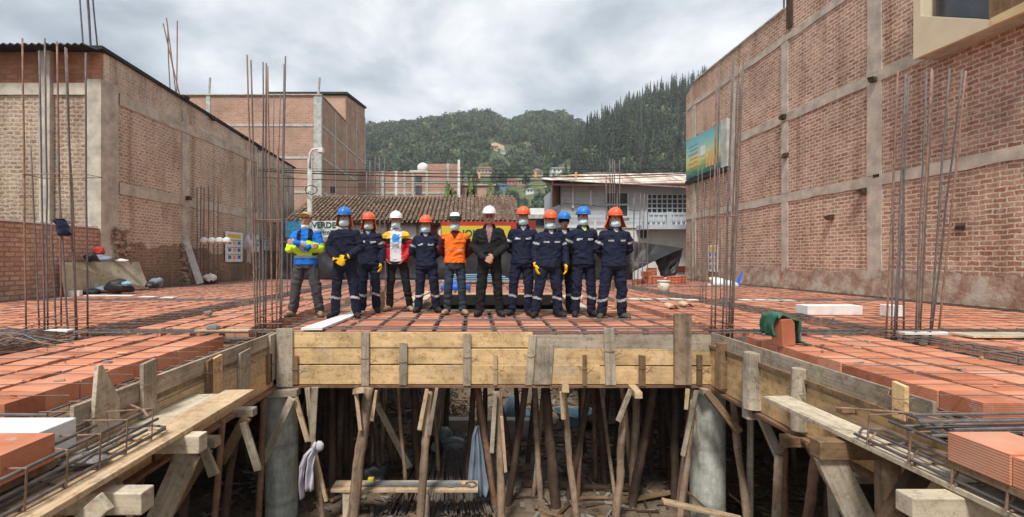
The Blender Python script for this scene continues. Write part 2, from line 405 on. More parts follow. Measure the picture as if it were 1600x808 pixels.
M['cloth_w'] = plain('lilac white cloth', (0.55, 0.52, 0.58), 0.95, 0.15, 6, 0.3)
M['cloth_bg'] = plain('blue grey cloth', (0.19, 0.23, 0.29), 0.95, 0.15, 6, 0.3)
M['cloth_navy'] = plain('navy cloth bag', (0.02, 0.025, 0.05), 0.95, 0.2, 6, 0.3)
M['cloth_green'] = plain('green blanket', (0.05, 0.15, 0.10), 0.97, 0.4, 12, 0.8, bscale=60)
M['rubber'] = plain('tyre rubber', (0.02, 0.02, 0.02), 0.8, 0.2, 6, 0.2)
M['metal_blue'] = plain('galvanised tub', (0.28, 0.34, 0.36), 0.5, 0.2, 6, 0.1, spec=0.4, metal=0.3)
M['cable'] = plain('black cable', (0.02, 0.02, 0.02), 0.6, 0.1, 2, 0.0)
M['roof_iron'] = plain('rusting roof iron', (0.40, 0.34, 0.29), 0.7, 0.35, 0.9, 0.1, kind='world')
M['roof_dark'] = plain('black roof sheet', (0.03, 0.03, 0.032), 0.7, 0.4, 3, 0.1, kind='world')
M['eave'] = plain('brown eave boards', (0.12, 0.06, 0.045), 0.8, 0.3, 3, 0.1, kind='world')
def rooftile():
    m = NT('old roof tiles', 0.95, 0.1); v = m.coords('world')
    f = m.noise(v, 5, 6, 0.7); g = m.noise(v, 0.8, 5, 0.6)
    col = m.ramp(f, [(0.34, (0.05, 0.042, 0.038)), (0.5, (0.22, 0.14, 0.10)), (0.66, (0.50, 0.36, 0.27))])
    col = m.mix(m.ramp(g, [(0.45, 0.0), (0.65, 0.55)]), col, (0.10, 0.095, 0.06))
    m.col(col); m.bump(f, 0.5, 0.02); return m.m
M['rooftile'] = rooftile()
def leafmat(name, a, b, sc=0.05, tint=False):
    m = NT(name, 0.85, 0.1); v = m.coords('world')
    f = m.noise(v, sc, 5, 0.7); f2 = m.noise(v, sc * 14, 3, 0.6)
    col = m.ramp(f, [(0.35, a), (0.65, b)])
    col = m.mix(1.0, col, m.ramp(f2, [(0.3, 0.6), (0.7, 1.35)]), 'MULTIPLY')
    if tint:
        at = m.n('ShaderNodeAttribute'); at.attribute_name = 'tint'; col = m.mix(1.0, col, at.outputs['Color'], 'MULTIPLY')
    m.col(col); return m.m
M['leaf'] = leafmat('broadleaf foliage', (0.040, 0.060, 0.032), (0.085, 0.118, 0.055), tint=True)
M['leaf_l'] = leafmat('light foliage', (0.085, 0.115, 0.05), (0.14, 0.175, 0.075), 0.03, tint=True)
M['pine'] = leafmat('conifer foliage', (0.030, 0.045, 0.030), (0.055, 0.075, 0.044))
M['pine_f'] = leafmat('conifer forest foliage', (0.030, 0.046, 0.030), (0.058, 0.078, 0.044), tint=True)
M['bush'] = leafmat('bush foliage', (0.10, 0.14, 0.06), (0.17, 0.21, 0.09), 0.3)
M['hill'] = leafmat('hillside', (0.05, 0.075, 0.032), (0.13, 0.15, 0.07), 0.02)
M['trunk'] = plain('tree trunk', (0.12, 0.09, 0.07), 0.9, 0.3, 3, 0.0)
M['stone'] = plain('stone', (0.22, 0.20, 0.18), 0.9, 0.3, 8, 0.5)
exec_marker = True

# ================================================================== THE SETTING
GZ = -2.6
def ground_fn(u, v):
    x = -900 + 1800 * u; y = -300 + 1300 * v; return (x, y, GZ)
g_ = MB()
g_.grid(ground_fn, 4, 4)
struct(g_.build('ground', M['mud'], loc=(0, 0, GZ)))
# uneven trampled earth under the deck
def earth(u, v):
    x = -10 + 19.8 * u; y = 3.0 + 17 * v
    z = mnoise.noise(Vector((x * .7, y * .7, 0))) * .10 + mnoise.noise(Vector((x * 2.3, y * 2.3, 4))) * .05
    k = max(0, min(1, (y - 10.8) / 4.0)); z += k * k * (3 - 2 * k) * 1.35 * (0.75 + .5 * mnoise.noise(Vector((x * .5, 3, 0))))
    return (x, y, GZ + 0.10 + z)
g_ = MB(); g_.grid(earth, 120, 110)
struct(g_.build('earth', M['mud'], smooth=True, loc=(0, 9, GZ)))

# hills
def smooth(a, b, x):
    t = max(0, min(1, (x - a) / (b - a))); return t * t * (3 - 2 * t)
def lerp_tab(tab, x):
    if x <= tab[0][0]: return tab[0][1]
    for (a, fa), (b, fb) in zip(tab, tab[1:]):
        if x <= b: return fa + (fb - fa) * (x - a) / (b - a)
    return tab[-1][1]
LEFT = [(-700, 140), (-400, 150), (-138, 157), (-115, 158), (-80, 159), (-35, 166), (15, 172), (45, 160), (75, 171), (110, 171), (150, 150), (700, 120)]
RIGHT = [(-60, 0), (-10, 3), (22, 22), (42, 48), (60, 74), (75, 84), (95, 96), (120, 107), (150, 118), (190, 128), (260, 150), (700, 170)]
def hill_z(x, y):
    xx = x * 600 / max(y, 420) if y > 420 else x * 600 / 520
    a = lerp_tab(LEFT, x * (600 / max(y, 300))) * (smooth(110, 620, y) ** 0.9 if y < 620 else 1 - .25 * smooth(620, 900, y))
    b = lerp_tab(RIGHT, x * (350 / max(y, 200))) * smooth(120, 360, y) * (1 if y < 360 else 1 - .3 * smooth(360, 600, y))
    z = max(a, b) + 4 * mnoise.noise(Vector((x * .012, y * .012, 1))) * smooth(100, 200, y)
    return GZ - 0.5 + z
g_ = MB(); g_.grid(lambda u, v: (-700 + 1400 * u, 95 + 800 * v, hill_z(-700 + 1400 * u, 95 + 800 * v)), 120, 90)
struct(g_.build('hill', M['hill'], smooth=True, loc=(0, 400, GZ)))

# ---------------------------------------------------------------- hillside houses
HOUSES = []
def small_house(px0, px1, pyt, pyb, wallm, roofm, label, depth=8, gable=False, nwin=3):
    Y = 130                                   # walk up the slope until the ground reaches the height of the house foot
    while Y < 600 and CY - F * (hill_z(((px0 + px1) / 2 - CX) / F * Y, Y) - CAMZ) / Y > pyb: Y += 4
    a = P(px0, pyt, Y); b = P(px1, pyb, Y); zb = b.z - 4; HOUSES.append((px0, px1, Y))
    t = thing('hill_house', label, 'house', ((a.x + b.x) / 2, Y, zb))
    MB().box(a.x, b.x, Y, Y + depth, zb, a.z).build('wall', wallm, t)
    if gable:
        h = (b.x - a.x) * .18
        MB().prism([(a.x - .4, Y - .5, a.z + .01), (b.x + .4, Y - .5, a.z + .01), ((a.x + b.x) / 2, Y - .5, a.z + h)], (0, depth + 1, 0)).build('roof', roofm, t)
    else:
        MB().box(a.x - .3, b.x + .3, Y - .4, Y + depth + .3, a.z + .01, a.z + .5).build('roof', roofm, t)
    H = a.z - b.z; wd = (b.x - a.x) / (nwin * 2 + 1)
    for s_ in range(2 if H > 5 else 1):
        zt = a.z - H * .2 - s_ * H * .45
        for k in range(nwin):
            x = a.x + wd * (1 + 2 * k)
            MB().box(x, x + wd, Y - .1, Y + .05, zt - H * .25, zt).build('window', M['glass'], t)
m_pink = plain('pink wall', (0.55, 0.16, 0.17), .8, .1, 2, 0); m_bl = plain('blue roof', (0.12, 0.22, 0.38), .7, .1, 2, 0)
m_tan = plain('tan wall', (0.45, 0.33, 0.26), .9, .15, .6, 0); m_gr = plain('grey roof sheets', (0.42, 0.42, 0.42), .8, .15, .6, 0)
m_brk = plain('raw brick wall', (0.42, 0.24, 0.17), .9, .15, .6, 0)
small_house(745, 769, 263, 275, m_tan, m_brk, 'wide flat roofed tan house left of the middle of the slope', nwin=4)
small_house(793, 806, 282, 292, m_pink, m_pink, 'bright pink house on the hillside', nwin=2)
small_house(776, 791, 289, 297, m_bl, m_bl, 'blue roofed shed below the pink hillside house', depth=6, nwin=2)
small_house(808, 821, 281, 293, m_brk, m_gr, 'raw brick house with grey roof just right of the pink house', nwin=2)
small_house(829, 848, 267, 278, m_tan, m_gr, 'tan house with a pale gable roof above the grey house', gable=True)
small_house(862, 890, 263, 272, M['plaster_w'], m_gr, 'white walled house half hidden above the left end of the rusted roof', nwin=4)
small_house(766, 778, 229, 236, m_tan, m_brk, 'small house beside bare soil high on the hillside', nwin=2)
small_house(782, 790, 236, 242, M['plaster_w'], m_gr, 'tiny white hut a little below the highest hillside house', nwin=2)
small_house(822, 834, 296, 304, M['plaster_w'], m_gr, 'low white house just above the old tiled roof end', nwin=2, gable=True)
small_house(850, 860, 281, 288, m_pink, m_gr, 'faded red house near the left corner of the rusted roof', nwin=2)
small_house(724, 735, 279, 286, m_brk, m_gr, 'small brick house right of the tall pale pilaster', nwin=2)
def soil(u, v):
    x = -8 + 34 * u; y = 340 + 50 * v; return (x, y, hill_z(x, y) + .25)
g_ = MB(); g_.grid(lambda u, v: (12 + 26 * u + 6 * v, 372 + 16 * v, hill_z(12 + 26 * u + 6 * v, 372 + 16 * v) + .6), 8, 5)
struct(g_.build('bare_soil', plain('bare orange soil', (0.42, 0.28, 0.18), .95, .2, .2, 0, kind='world')))

# ---------------------------------------------------------------- trees on the hills
nprs = np.random.RandomState(3)
def tmpl_broad(seed, nq=110):
    r = np.random.RandomState(seed); tris = []
    cl = [(r.uniform(-.33, .33), r.uniform(-.33, .33), r.uniform(.45, .85), r.uniform(.18, .30)) for _ in range(7)]
    for i in range(nq):
        cx, cy, cz, cr_ = cl[i % 7]; d = r.normal(size=3); d /= np.linalg.norm(d)
        p = np.array((cx, cy, cz)) + d * cr_ * r.uniform(.75, 1.05)
        a = r.normal(size=3); a -= a.dot(d) * d * .6; a /= np.linalg.norm(a); b = np.cross(d, a)
        sz = r.uniform(.07, .13)
        tris.append([p - a * sz - b * sz * .6, p + a * sz - b * sz * .5, p + b * sz * 1.1])
    for k in range(3):    # trunk
        a0 = k * 2.09; a1 = a0 + 2.09
        tris.append([np.array((.02 * math.cos(a0), .02 * math.sin(a0), -.1)), np.array((.02 * math.cos(a1), .02 * math.sin(a1), -.1)), np.array((0, 0, .8))])
    return np.array(tris)
def tmpl_pine(seed, nq=120):
    r = np.random.RandomState(seed); tris = []
    lean = r.uniform(-.02, .02, 2)
    for i in range(nq):
        z = 0.12 + 0.88 * (i / nq) ** 0.9; rad = (1 - z) * .20 + .012
        a = r.uniform(0, 6.283); rr = rad * r.uniform(.55, 1.15)
        c = np.array((lean[0] * z, lean[1] * z, z)); o = np.array((math.cos(a), math.sin(a), 0)); t_ = np.array((-math.sin(a), math.cos(a), 0))
        tris.append([c + o * rr * .1 + np.array((0, 0, .03)), c + o * rr - t_ * rad * .35 - np.array((0, 0, r.uniform(.0, .05))), c + o * rr + t_ * rad * .35 - np.array((0, 0, r.uniform(.0, .05)))])
    for k in range(3):
        a0 = k * 2.09; a1 = a0 + 2.09
        tris.append([np.array((.012 * math.cos(a0), .012 * math.sin(a0), -.05)), np.array((.012 * math.cos(a1), .012 * math.sin(a1), -.05)), np.array((0, 0, .95))])
    return np.array(tris)
BR = [tmpl_broad(i) for i in range(5)]; PN = [tmpl_pine(i + 20) for i in range(5)]
def forest(name, label, cat, mat, pts, tmpls, group=None):
    allv = []; cols = []
    for (x, y, z, h, wd) in pts:
        t = tmpls[nprs.randint(len(tmpls))]; a = nprs.uniform(0, 6.283)
        c, s = math.cos(a), math.sin(a)
        v = t.reshape(-1, 3).copy(); xr = (v[:, 0] * c - v[:, 1] * s) * h * wd; yr = (v[:, 0] * s + v[:, 1] * c) * h * wd
        g_t = float(np.exp(nprs.normal(0, .38))); w_t = nprs.uniform(-.18, .22); hh_ = .45 + .85 * np.clip(v[:, 2], 0, 1)
        hh_ = np.ones_like(hh_)
        cols.append(np.stack([hh_ * g_t * (1 + w_t), hh_ * g_t, hh_ * g_t * (1 - w_t * .6), hh_], 1))
        allv.append(np.stack([xr + x, yr + y, v[:, 2] * h + z], 1))
    V = np.concatenate(allv).astype(np.float32); n = len(V) // 3
    me = bpy.data.meshes.new(name); me.vertices.add(len(V)); me.vertices.foreach_set('co', V.ravel())
    me.loops.add(len(V)); me.loops.foreach_set('vertex_index', np.arange(len(V), dtype=np.int32))
    me.polygons.add(n); me.polygons.foreach_set('loop_start', np.arange(0, 3 * n, 3, dtype=np.int32))
    me.update(calc_edges=True); me.materials.append(mat)
    ca = me.color_attributes.new('tint', 'FLOAT_COLOR', 'POINT'); ca.data.foreach_set('color', np.concatenate(cols).astype(np.float32).ravel())
    o = bpy.data.objects.new(name, me); C.objects.link(o)
    return tag(o, label, cat, group, 'stuff')
clear = lambda x, y: (x / y * F > -95 and x / y * F < 15 and 240 < y < 400 and math.sin(x * .09) + math.sin(y * .05) > -.2 or (-130 < x / y * F < 120 and y < 215))
lp, ll, pp = [], [], []
for _ in range(12000):
    y = nprs.uniform(125, 640) if nprs.rand() < .75 else nprs.uniform(560, 640)
    px = nprs.uniform(500, 1130); x = (px - CX) / F * y
    a = lerp_tab(LEFT, x * (600 / max(y, 300))) * (smooth(110, 620, y) ** 0.9)
    b = lerp_tab(RIGHT, x * (350 / max(y, 200))) * smooth(120, 360, y)
    z = hill_z(x, y)
    if any(p0 - 3 < px < p1 + 3 and Yh - 45 < y < Yh + 14 for (p0, p1, Yh) in HOUSES): continue
    if 10 < x < 46 and 362 < y < 392: continue
    if b > a and b > 6:
        if y > 400: continue
        if nprs.rand() < .8: pp.append((x, y, z, nprs.uniform(9, 21), nprs.uniform(.5, .8)))
        else: lp.append((x, y, z, nprs.uniform(7, 11), nprs.uniform(.7, 1)))
    else:
        if clear(x, y) and nprs.rand() < .65:
            if nprs.rand() < .5: ll.append((x, y, z, nprs.uniform(2.5, 5), nprs.uniform(1, 1.6)))
            continue
        if (y < 230 or mnoise.noise(Vector((x * .03, y * .02, 7))) > .30 and y < 420) and nprs.rand() < .5: ll.append((x, y, z, nprs.uniform(3, 6), nprs.uniform(.8, 1.3))); continue
        lp.append((x, y, z, nprs.uniform(5, 9) * (1 + max(0, y - 300) / 500), nprs.uniform(.6, 1.0)))
# a row along each skyline
for px in np.arange(540, 905, 4.5):
    y = 618 + nprs.uniform(-12, 12); x = (px - CX) / F * y
    lp.append((x, y, hill_z(x, y) - 1, nprs.uniform(9, 17), nprs.uniform(.55, .9)))
forest('broadleaf_forest', 'dark green broadleaf forest covering the far hillside on the left', 'forest', M['leaf'], lp, BR)
forest('shrub_cover', 'lighter green scrub and small trees on the cleared lower slope', 'scrub', M['leaf_l'], ll, BR)
forest('conifer_forest', 'dense pointed conifers covering the steep hill behind the grey house', 'forest', M['pine_f'], pp, PN)
# conifers one can tell apart against the sky on the right hill
def tri_mesh(name, tris, mat):
    me = bpy.data.meshes.new(name); v = tris.reshape(-1, 3)
    me.from_pydata([tuple(p) for p in v], [], [(3 * i, 3 * i + 1, 3 * i + 2) for i in range(len(v) // 3)]); me.materials.append(mat); return me
crownm = [tri_mesh('crown', tmpl_pine(60 + i, 260), M['pine']) for i in range(4)]
tm = MB(); tm.tube([(0, 0, -.05), (0, 0, .5), (0, 0, .97)], [.014, .009, .002], 6)
tp = tm.build('trunk', M['trunk'], loc=(0, 0, 0)); tme = tp.data; bpy.data.objects.remove(tp)
for i, px in enumerate(np.arange(884, 1110, 6.6)):
    y = 352 + nprs.uniform(-6, 6); x = (px - CX) / F * y; h = nprs.uniform(10, 22)
    t = thing('pine_tree', 'tall pointed conifer on the skyline of the right hill', 'tree', (x, y, hill_z(x, y) - .5), 'conifers along the right skyline')
    t.scale = (h, h, h); t.rotation_euler = (0, 0, nprs.uniform(0, 6))
    for me_, nm in ((crownm[i % 4], 'crown'), (tme, 'trunk')):
        o = bpy.data.objects.new(nm, me_); C.objects.link(o); o.parent = t

# ---------------------------------------------------------------- brick tower block (far left)
T = thing('brick_building', 'tall unfinished brick block with concrete frame behind the left wall', 'building', (-20, 50, GZ))
MB().box(-28, -14.6, 45, 53.8, GZ, 16.5).build('wall', [M['brick_far']], T)
MB().box(-14.63, -14.59, 45.3, 53.8, GZ, 16.4).build('side_wall', M['brick_farx'], T)
b = MB()
b.prism([(-14.6, 53.8, GZ), (-14.6, 53.8, 19.6), (-14.6, 63, 21.0), (-14.6, 63, GZ)], (-9, 0, 0)); b.build('rear_wing', M['brick_farx'], T)
MB().box(-23.4, -14.65, 53.74, 53.79, 16.5, 19.5).build('wing_front_wall', M['brick_far'], T)
for (x0, x1, y0) in ((-28.05, -27.6, 44.93), (-15.3, -14.55, 44.93), (-25.6, -25.2, 44.93)):
    MB().box(x0, x1, y0, y0 + .3, GZ, 16.55).build('column', M['concrete_grey'], T)
for yy in (49.2, 53.6, 58.2, 62.7):
    MB().box(-14.62, -14.52, yy, yy + .35, GZ, 16.3 if yy < 54 else 19.8).build('column', M['concrete_grey'], T)
for z in (3.9, 7.2, 10.5, 13.6):
    MB().box(-27.5, -15.35, 44.95, 45.2, z, z + .22).build('floor_band', M['concrete_grey'], T)
    MB().box(-14.61, -14.54, 45.4, 63.0, z, z + .22).build('floor_band', M['concrete_grey'], T)
MB().prism([(-14.4, 53.5, 19.7), (-14.4, 53.5, 19.95), (-14.4, 63.2, 21.35), (-14.4, 63.2, 21.1)], (-9.2, 0, 0)).build('roof', M['roof_dark'], T)
MB().box(-28.2, -14.5, 44.85, 53.7, 16.56, 16.66).build('coping', M['concrete'], T)
for (x, y) in ((-25.4, 45.1), (-14.9, 45.1)):
    MB().tube([(x, y, 16.6), (x + .1, y, 18.3)], .12, 6).build('column_stub', M['concrete_grey'], T)

# middle brick block with a tank
T = thing('brick_building', 'lower brick block with pale pilasters and a roof tank behind the tiled roof', 'building', (-7, 60, GZ))
a0 = P(560, 268, 60); a1 = P(668, 268, 60); a2 = P(719, 256, 60)
MB().box(a0.x, a1.x, 60, 68, GZ, a0.z).build('wall', M['brick_far'], T)
MB().box(a1.x, a2.x, 60.0, 68, GZ, a2.z).build('tall_wall', M['brick_far'], T)
for px in (598, 619, 632, 645, 667, 700, 717):
    p = P(px, 300, 59.93); zt = a2.z if px > 668 else a0.z
    MB().box(p.x - .16, p.x + .16, 59.9, 60.1, GZ, zt + (.5 if px == 717 else .05)).build('column', M['plaster_w'] if px in (619, 717) else M['concrete_grey'], T)
for py in (286, 303): MB().box(a0.x, a2.x, 59.94, 60.1, P(0, py, 60).z, P(0, py, 60).z + .25).build('floor_band', M['concrete_grey'], T)
for (p0, p1, y0, y1) in ((649, 659, 275, 284), (649, 659, 290, 303)):
    u = P(p0, y0, 60); v = P(p1, y1, 60)
    MB().box(u.x, v.x, 59.88, 60.02, v.z, u.z).build('window', M['glass'], T)
MB().box(P(640, 0, 60).x, P(668, 0, 60).x, 60.2, 64, a0.z, a0.z + .25).build('roof_slab', M['plaster_w'], T)
tk = MB(); c = P(661, 266, 62); tk.tube([(c.x, 62, a0.z + .25), (c.x, 62, a0.z + 1.1), (c.x, 62, a0.z + 1.35), (c.x, 62, a0.z + 1.5)], [.75, .75, .5, .2], 12)
tag(tk.build('water_tank', M['plaster_w'], smooth=True), 'cream water tank standing on the lower brick block roof', 'water tank')
T = thing('brick_annex', 'low brick annex right of the block with the water tank', 'building', (0, 63, GZ))
u = P(721, 290, 63); v = P(772, 305, 63)
MB().box(u.x, v.x, 63, 70, GZ, u.z).build('wall', M['brick_far'], T); MB().box(u.x, v.x + .2, 62.8, 70, u.z, u.z + .2).build('coping', M['concrete'], T)

# ---------------------------------------------------------------- old house with clay tile roof
T = thing('tile_roof_house', 'low old house with a mossy clay tile roof behind the line of workers', 'house', (-3.4, 26, GZ))
hx0, hx1 = P(455, 0, 24).x, P(812, 0, 24).x
MB().box(hx0, P(672, 0, 24).x, 24.0, 24.3, GZ, 2.9).build('white_wall', M['plaster_w'], T)
MB().box(P(672, 0, 24).x, P(828, 0, 24).x + .3, 24.0, 24.3, GZ, 2.9).build('red_wall', M['red_paint'], T)
MB().box(hx0, hx1, 27.9, 28.0, GZ, 4.4).build('rear_wall', M['plaster_w'], T)
MB().prism([(hx1 - .1, 24.3, GZ), (hx1 - .1, 24.3, 2.85), (hx1 - .1, 28, 4.3), (hx1 - .1, 28, GZ)], (-.25, 0, 0)).build('gable_wall', M['red_paint'], T)
rb = MB(); ncol = 52; x0r = hx0 - .2; x1r = hx1 + .1; pitch = (x1r - x0r) / ncol
nrow = 15; e0 = Vector((0, 23.55, 2.80)); e1 = Vector((0, 28.1, 4.66)); sl_ = (e1 - e0); nrm = Vector((0, -sl_.z, sl_.y)).normalized()
for i in range(ncol):
    for j in range(nrow):
        for k, (dx, up_) in enumerate(((0, 1), (.5, 0))):
            xc = x0r + (i + .25 + dx) * pitch + rnd.uniform(-.012, .012)
            a = e0 + sl_ * (j / nrow) + nrm * ((.055 if up_ else .0) + rnd.uniform(-.012, .014)); bb = e0 + sl_ * ((j + 1.12) / nrow) + nrm * ((.035 if up_ else -.02) + rnd.uniform(-.008, .01))
            base = len(rb.v); sg = 5
            for q_, r_ in ((a, pitch * .36), (bb, pitch * .29)):
                for s_ in range(sg):
                    an = math.pi * s_ / (sg - 1); cc = math.cos(an) * r_; h = math.sin(an) * r_ * .75 * (1 if up_ else -1)
                    rb.v.append(Vector((xc + cc, q_.y, q_.z)) + nrm * h)
            for s_ in range(sg - 1): rb.face((base + s_, base + s_ + 1, base + sg + s_ + 1, base + sg + s_))
rb.build('roof', M['rooftile'], T)
MB().prism([(x0r, 23.65, 2.74), (x0r, 28.0, 4.5), (x0r, 28.0, 4.42), (x0r, 23.65, 2.66)], (x1r - x0r, 0, 0)).build('roof_deck', M['wood_d'], T)
MB().prism([(x0r, 28.1, 4.6), (x0r, 32.5, 2.9), (x0r, 32.5, 2.8), (x0r, 28.1, 4.5)], (x1r - x0r, 0, 0)).build('rear_roof', M['rooftile'], T)
for i in range(24):
    x = x0r + .3 + i * (x1r - x0r - .6) / 23
    MB().bar((x, 23.6, 2.68), (x, 24.0, 2.83), .07, .09).build('rafter', M['wood_d'], T)
u = P(672, 346, 23.9); v = P(808, 351, 23.9)
MB().box(u.x, v.x, 23.86, 23.99, v.z, u.z).build('red_fascia', M['red_paint'], T)
for px in (606, 618, 652, 700): 
    p = P(px, 347, 23.9); MB().box(p.x - .05, p.x + .05, 23.9, 23.99, GZ, p.z).build('pilaster', M['wood_b'], T)

def lettering(s, x, y, z, size, mat, parent, rot=(R(90), 0, 0), ex=0.004, bold=0.0, sx=1.0):
    cu = bpy.data.curves.new('lettering', 'FONT'); cu.body = s; cu.size = size; cu.extrude = ex; cu.offset = bold; cu.align_x = 'CENTER'; cu.align_y = 'CENTER'
    tmp = bpy.data.objects.new('tmp', cu); C.objects.link(tmp)
    dg = bpy.context.evaluated_depsgraph_get(); me = bpy.data.meshes.new_from_object(tmp.evaluated_get(dg)); bpy.data.objects.remove(tmp)
    me.materials.clear(); me.materials.append(mat)
    o = bpy.data.objects.new('lettering', me); C.objects.link(o); o.rotation_euler = rot; o.scale = (sx, 1, 1)
    if parent: o.parent = parent; o.location = Vector((x, y, z)) - chainloc(parent)
    else: o.location = (x, y, z)
    return o
# shop banner VERDE agricola
u = P(446, 345, 23.4); v = P(541, 371, 23.4)
T = thing('shop_banner', 'white and blue shop banner reading VERDE agrícola under the tiled eave', 'banner', (u.x, 23.4, v.z))
mid = P(487, 0, 23.4).x
MB().box(u.x, mid, 23.38, 23.42, v.z, u.z).build('blue_panel', M['blue_vinyl'], T)
MB().box(mid, v.x, 23.38, 23.42, v.z, u.z).build('white_panel', M['white_vinyl'], T)
p = P(506, 352, 23.36); o = lettering('VERDE', p.x, 23.36, p.z, .40, M['ink_green'], T, bold=.008)
p = P(507, 363, 23.36); o = lettering('agrícola', p.x, 23.36, p.z, .30, M['ink_green'], T, bold=.004)
# round logo board behind the workers
c = P(692, 362, 23.6); lg = thing('round_sign', 'round white shop sign with a dark ring on the wall by the yellow banner', 'sign', (c.x, 23.6, c.z))
MB().tube([(c.x, 23.6, c.z), (c.x, 23.66, c.z)], .30, 24).build('board', M['white_vinyl'], lg)
rg = MB(); rg.tube([(c.x + .27 * math.cos(a), 23.58, c.z + .27 * math.sin(a)) for a in np.linspace(0, 6.283, 25)], .025, 6, cap=False); rg.build('ring', M['ink_green'], lg)
# yellow banner
u = P(690, 353, 23.3); v = P(798, 392, 23.3)
T = thing('yellow_banner', 'yellow and red shop banner with dark lettering behind the line of workers', 'banner', (u.x, 23.3, v.z))
MB().box(u.x, v.x, 23.28, 23.32, v.z, u.z).build('backing', M['yellow_vinyl'], T)
MB().box(u.x - .05, v.x + .3, 23.325, 23.36, v.z - .1, u.z + .22).build('border', M['ink_red'], T)
MB().box(u.x + .1, v.x - 1.9, 23.26, 23.278, v.z, P(0, 377, 23.3).z).build('price_panel', M['white_vinyl'], T)
MB().box(P(730, 0, 23.3).x, P(742, 0, 23.3).x, 23.24, 23.258, v.z + .1, P(0, 381, 23.3).z).build('red_block', M['ink_red'], T)
p = P(736, 365, 23.26); lettering('ION', p.x, 23.26, p.z, .46, M['ink_green'], T, bold=.01)

# grey neighbour seen between roofs, px 812-880
T = thing('concrete_building', 'half built concrete shop with bare slab edges between the two roofs', 'building', (3.6, 33, GZ))
u = P(812, 336, 33); v = P(880, 400, 33)
MB().box(u.x, v.x + 1, 33, 36, GZ, u.z - .3).build('wall', m_tan, T)
MB().box(u.x - .1, v.x + 1, 32.6, 36, u.z - .28, u.z).build('slab', M['concrete_grey'], T)
MB().box(u.x + .8, v.x, 33.5, 36, u.z, P(0, 324, 33).z).build('upper_wall', M['plaster_w'], T)
MB().box(P(830, 0, 33).x, P(856, 0, 33).x, 32.95, 33.05, P(0, 352, 33).z, P(0, 344, 33).z).build('opening', M['glass'], T)

# ---------------------------------------------------------------- grey house on the right
T = thing('grey_house', 'pale grey two storey house with rusted iron roof and balcony behind the right hand workers', 'house', (10, 28, GZ))
Yh = 26.0
u = P(876, 288, Yh); v = P(1100, 355, Yh)
MB().box(u.x, 15, Yh, Yh + 6, v.z, u.z + .1).build('upper_wall', M['plaster_g'], T)
MB().box(u.x + .1, 15, Yh + .05, Yh + 6, GZ, v.z - .005).build('lower_wall', M['plaster_w'], T)
er, ey = P(862, 286, Yh - .8), P(866, 281, Yh + 2.6)
rf = MB(); nx = 120
xa, xb = P(862, 0, Yh - .8).x, 15.5
for i in range(nx):
    for (dx0, dx1, h0, h1) in ((0, .5, .0, .05), (.5, 1, .05, .0)):
        x0 = xa + (xb - xa) * (i + dx0) / nx; x1 = xa + (xb - xa) * (i + dx1) / nx
        def zr(x, y): 
            k = (x - xa) / (xb - xa); ze = P(0, 282 + 12 * min(1, k * 1.5) , Yh - .8).z; zt = P(0, 279 - 8 * min(1, k * 4), Yh + 3).z
            return ze + (zt - ze) * (y - Yh + .8) / 3.8
        bse = len(rf.v)
        rf.v += [Vector((x0, Yh - .8, zr(x0, Yh - .8) + h0)), Vector((x1, Yh - .8, zr(x1, Yh - .8) + h1)), Vector((x1, Yh + 3, zr(x1, Yh + 3) + h1)), Vector((x0, Yh + 3, zr(x0, Yh + 3) + h0))]
        rf.face((bse, bse + 1, bse + 2, bse + 3))
def roofiron():
    m = NT('rust streaked roof iron', 0.65, 0.3); v = m.coords('world', (1.6, .25, .25)); f = m.noise(v, 1.2, 7, 0.65)
    m.col(m.ramp(f, [(0.36, (0.28, 0.17, 0.12)), (0.46, (0.52, 0.41, 0.34)), (0.6, (0.74, 0.68, 0.62))])); return m.m
rf.build('roof', roofiron(), T)
MB().prism([(xa + .05, Yh - .75, P(0, 287, Yh - .8).z), (xa + .05, Yh + 3, P(0, 281, Yh + 3).z), (xa + .05, Yh + 3, P(0, 284, Yh + 3).z), (xa + .05, Yh - .75, P(0, 290, Yh - .8).z)], (xb - xa, 0, 0)).build('eave_boards', M['eave'], T)
MB().prism([(xa, Yh - .8, P(0, 283, Yh - .8).z), (xa, Yh - .8, P(0, 324, Yh - .8).z), (u.x, Yh + .3, P(0, 318, Yh).z), (u.x, Yh + .3, P(0, 286, Yh).z)], (.06, .0, 0)).build('verge_boards', M['eave'], T)
def win(px0, px1, py0, py1, nx, nz, Y, parent, glassm=M['glass']):
    a = P(px0, py0, Y); b = P(px1, py1, Y)
    f = MB().box(a.x, b.x, Y - .02, Y + .02, b.z, a.z).build('window', glassm, parent)
    fr = MB(); t_ = .028 if nx > 3 else .045
    for i in range(nx + 1):
        x = a.x + (b.x - a.x) * i / nx; fr.box(x - t_, x + t_, Y - .07, Y - .024, b.z, a.z)
    for j in range(nz + 1):
        z = b.z + (a.z - b.z) * j / nz; fr.box(a.x - t_, b.x + t_, Y - .09, Y - .074, z - t_, z + t_)
    o = fr.build('frame', M['plaster_g'], f)
    return f
win(947, 981, 301, 339, 2, 2, Yh - .01, T)
bal_y = Yh - .0
win(1010, 1082, 304, 333, 9, 4, Yh - .01, T)
bx0 = P(1003, 0, Yh - .9).x
MB().box(bx0, 14, Yh - .9, Yh, P(0, 358, Yh - .9).z, P(0, 351, Yh - .9).z).build('balcony_slab', M['plaster_g'], T)
MB().box(bx0, 14, Yh - .9, Yh - .8, P(0, 336, Yh - .9).z, P(0, 333, Yh - .9).z).build('balcony_rail', M['plaster_g'], T)
x = bx0 + .1
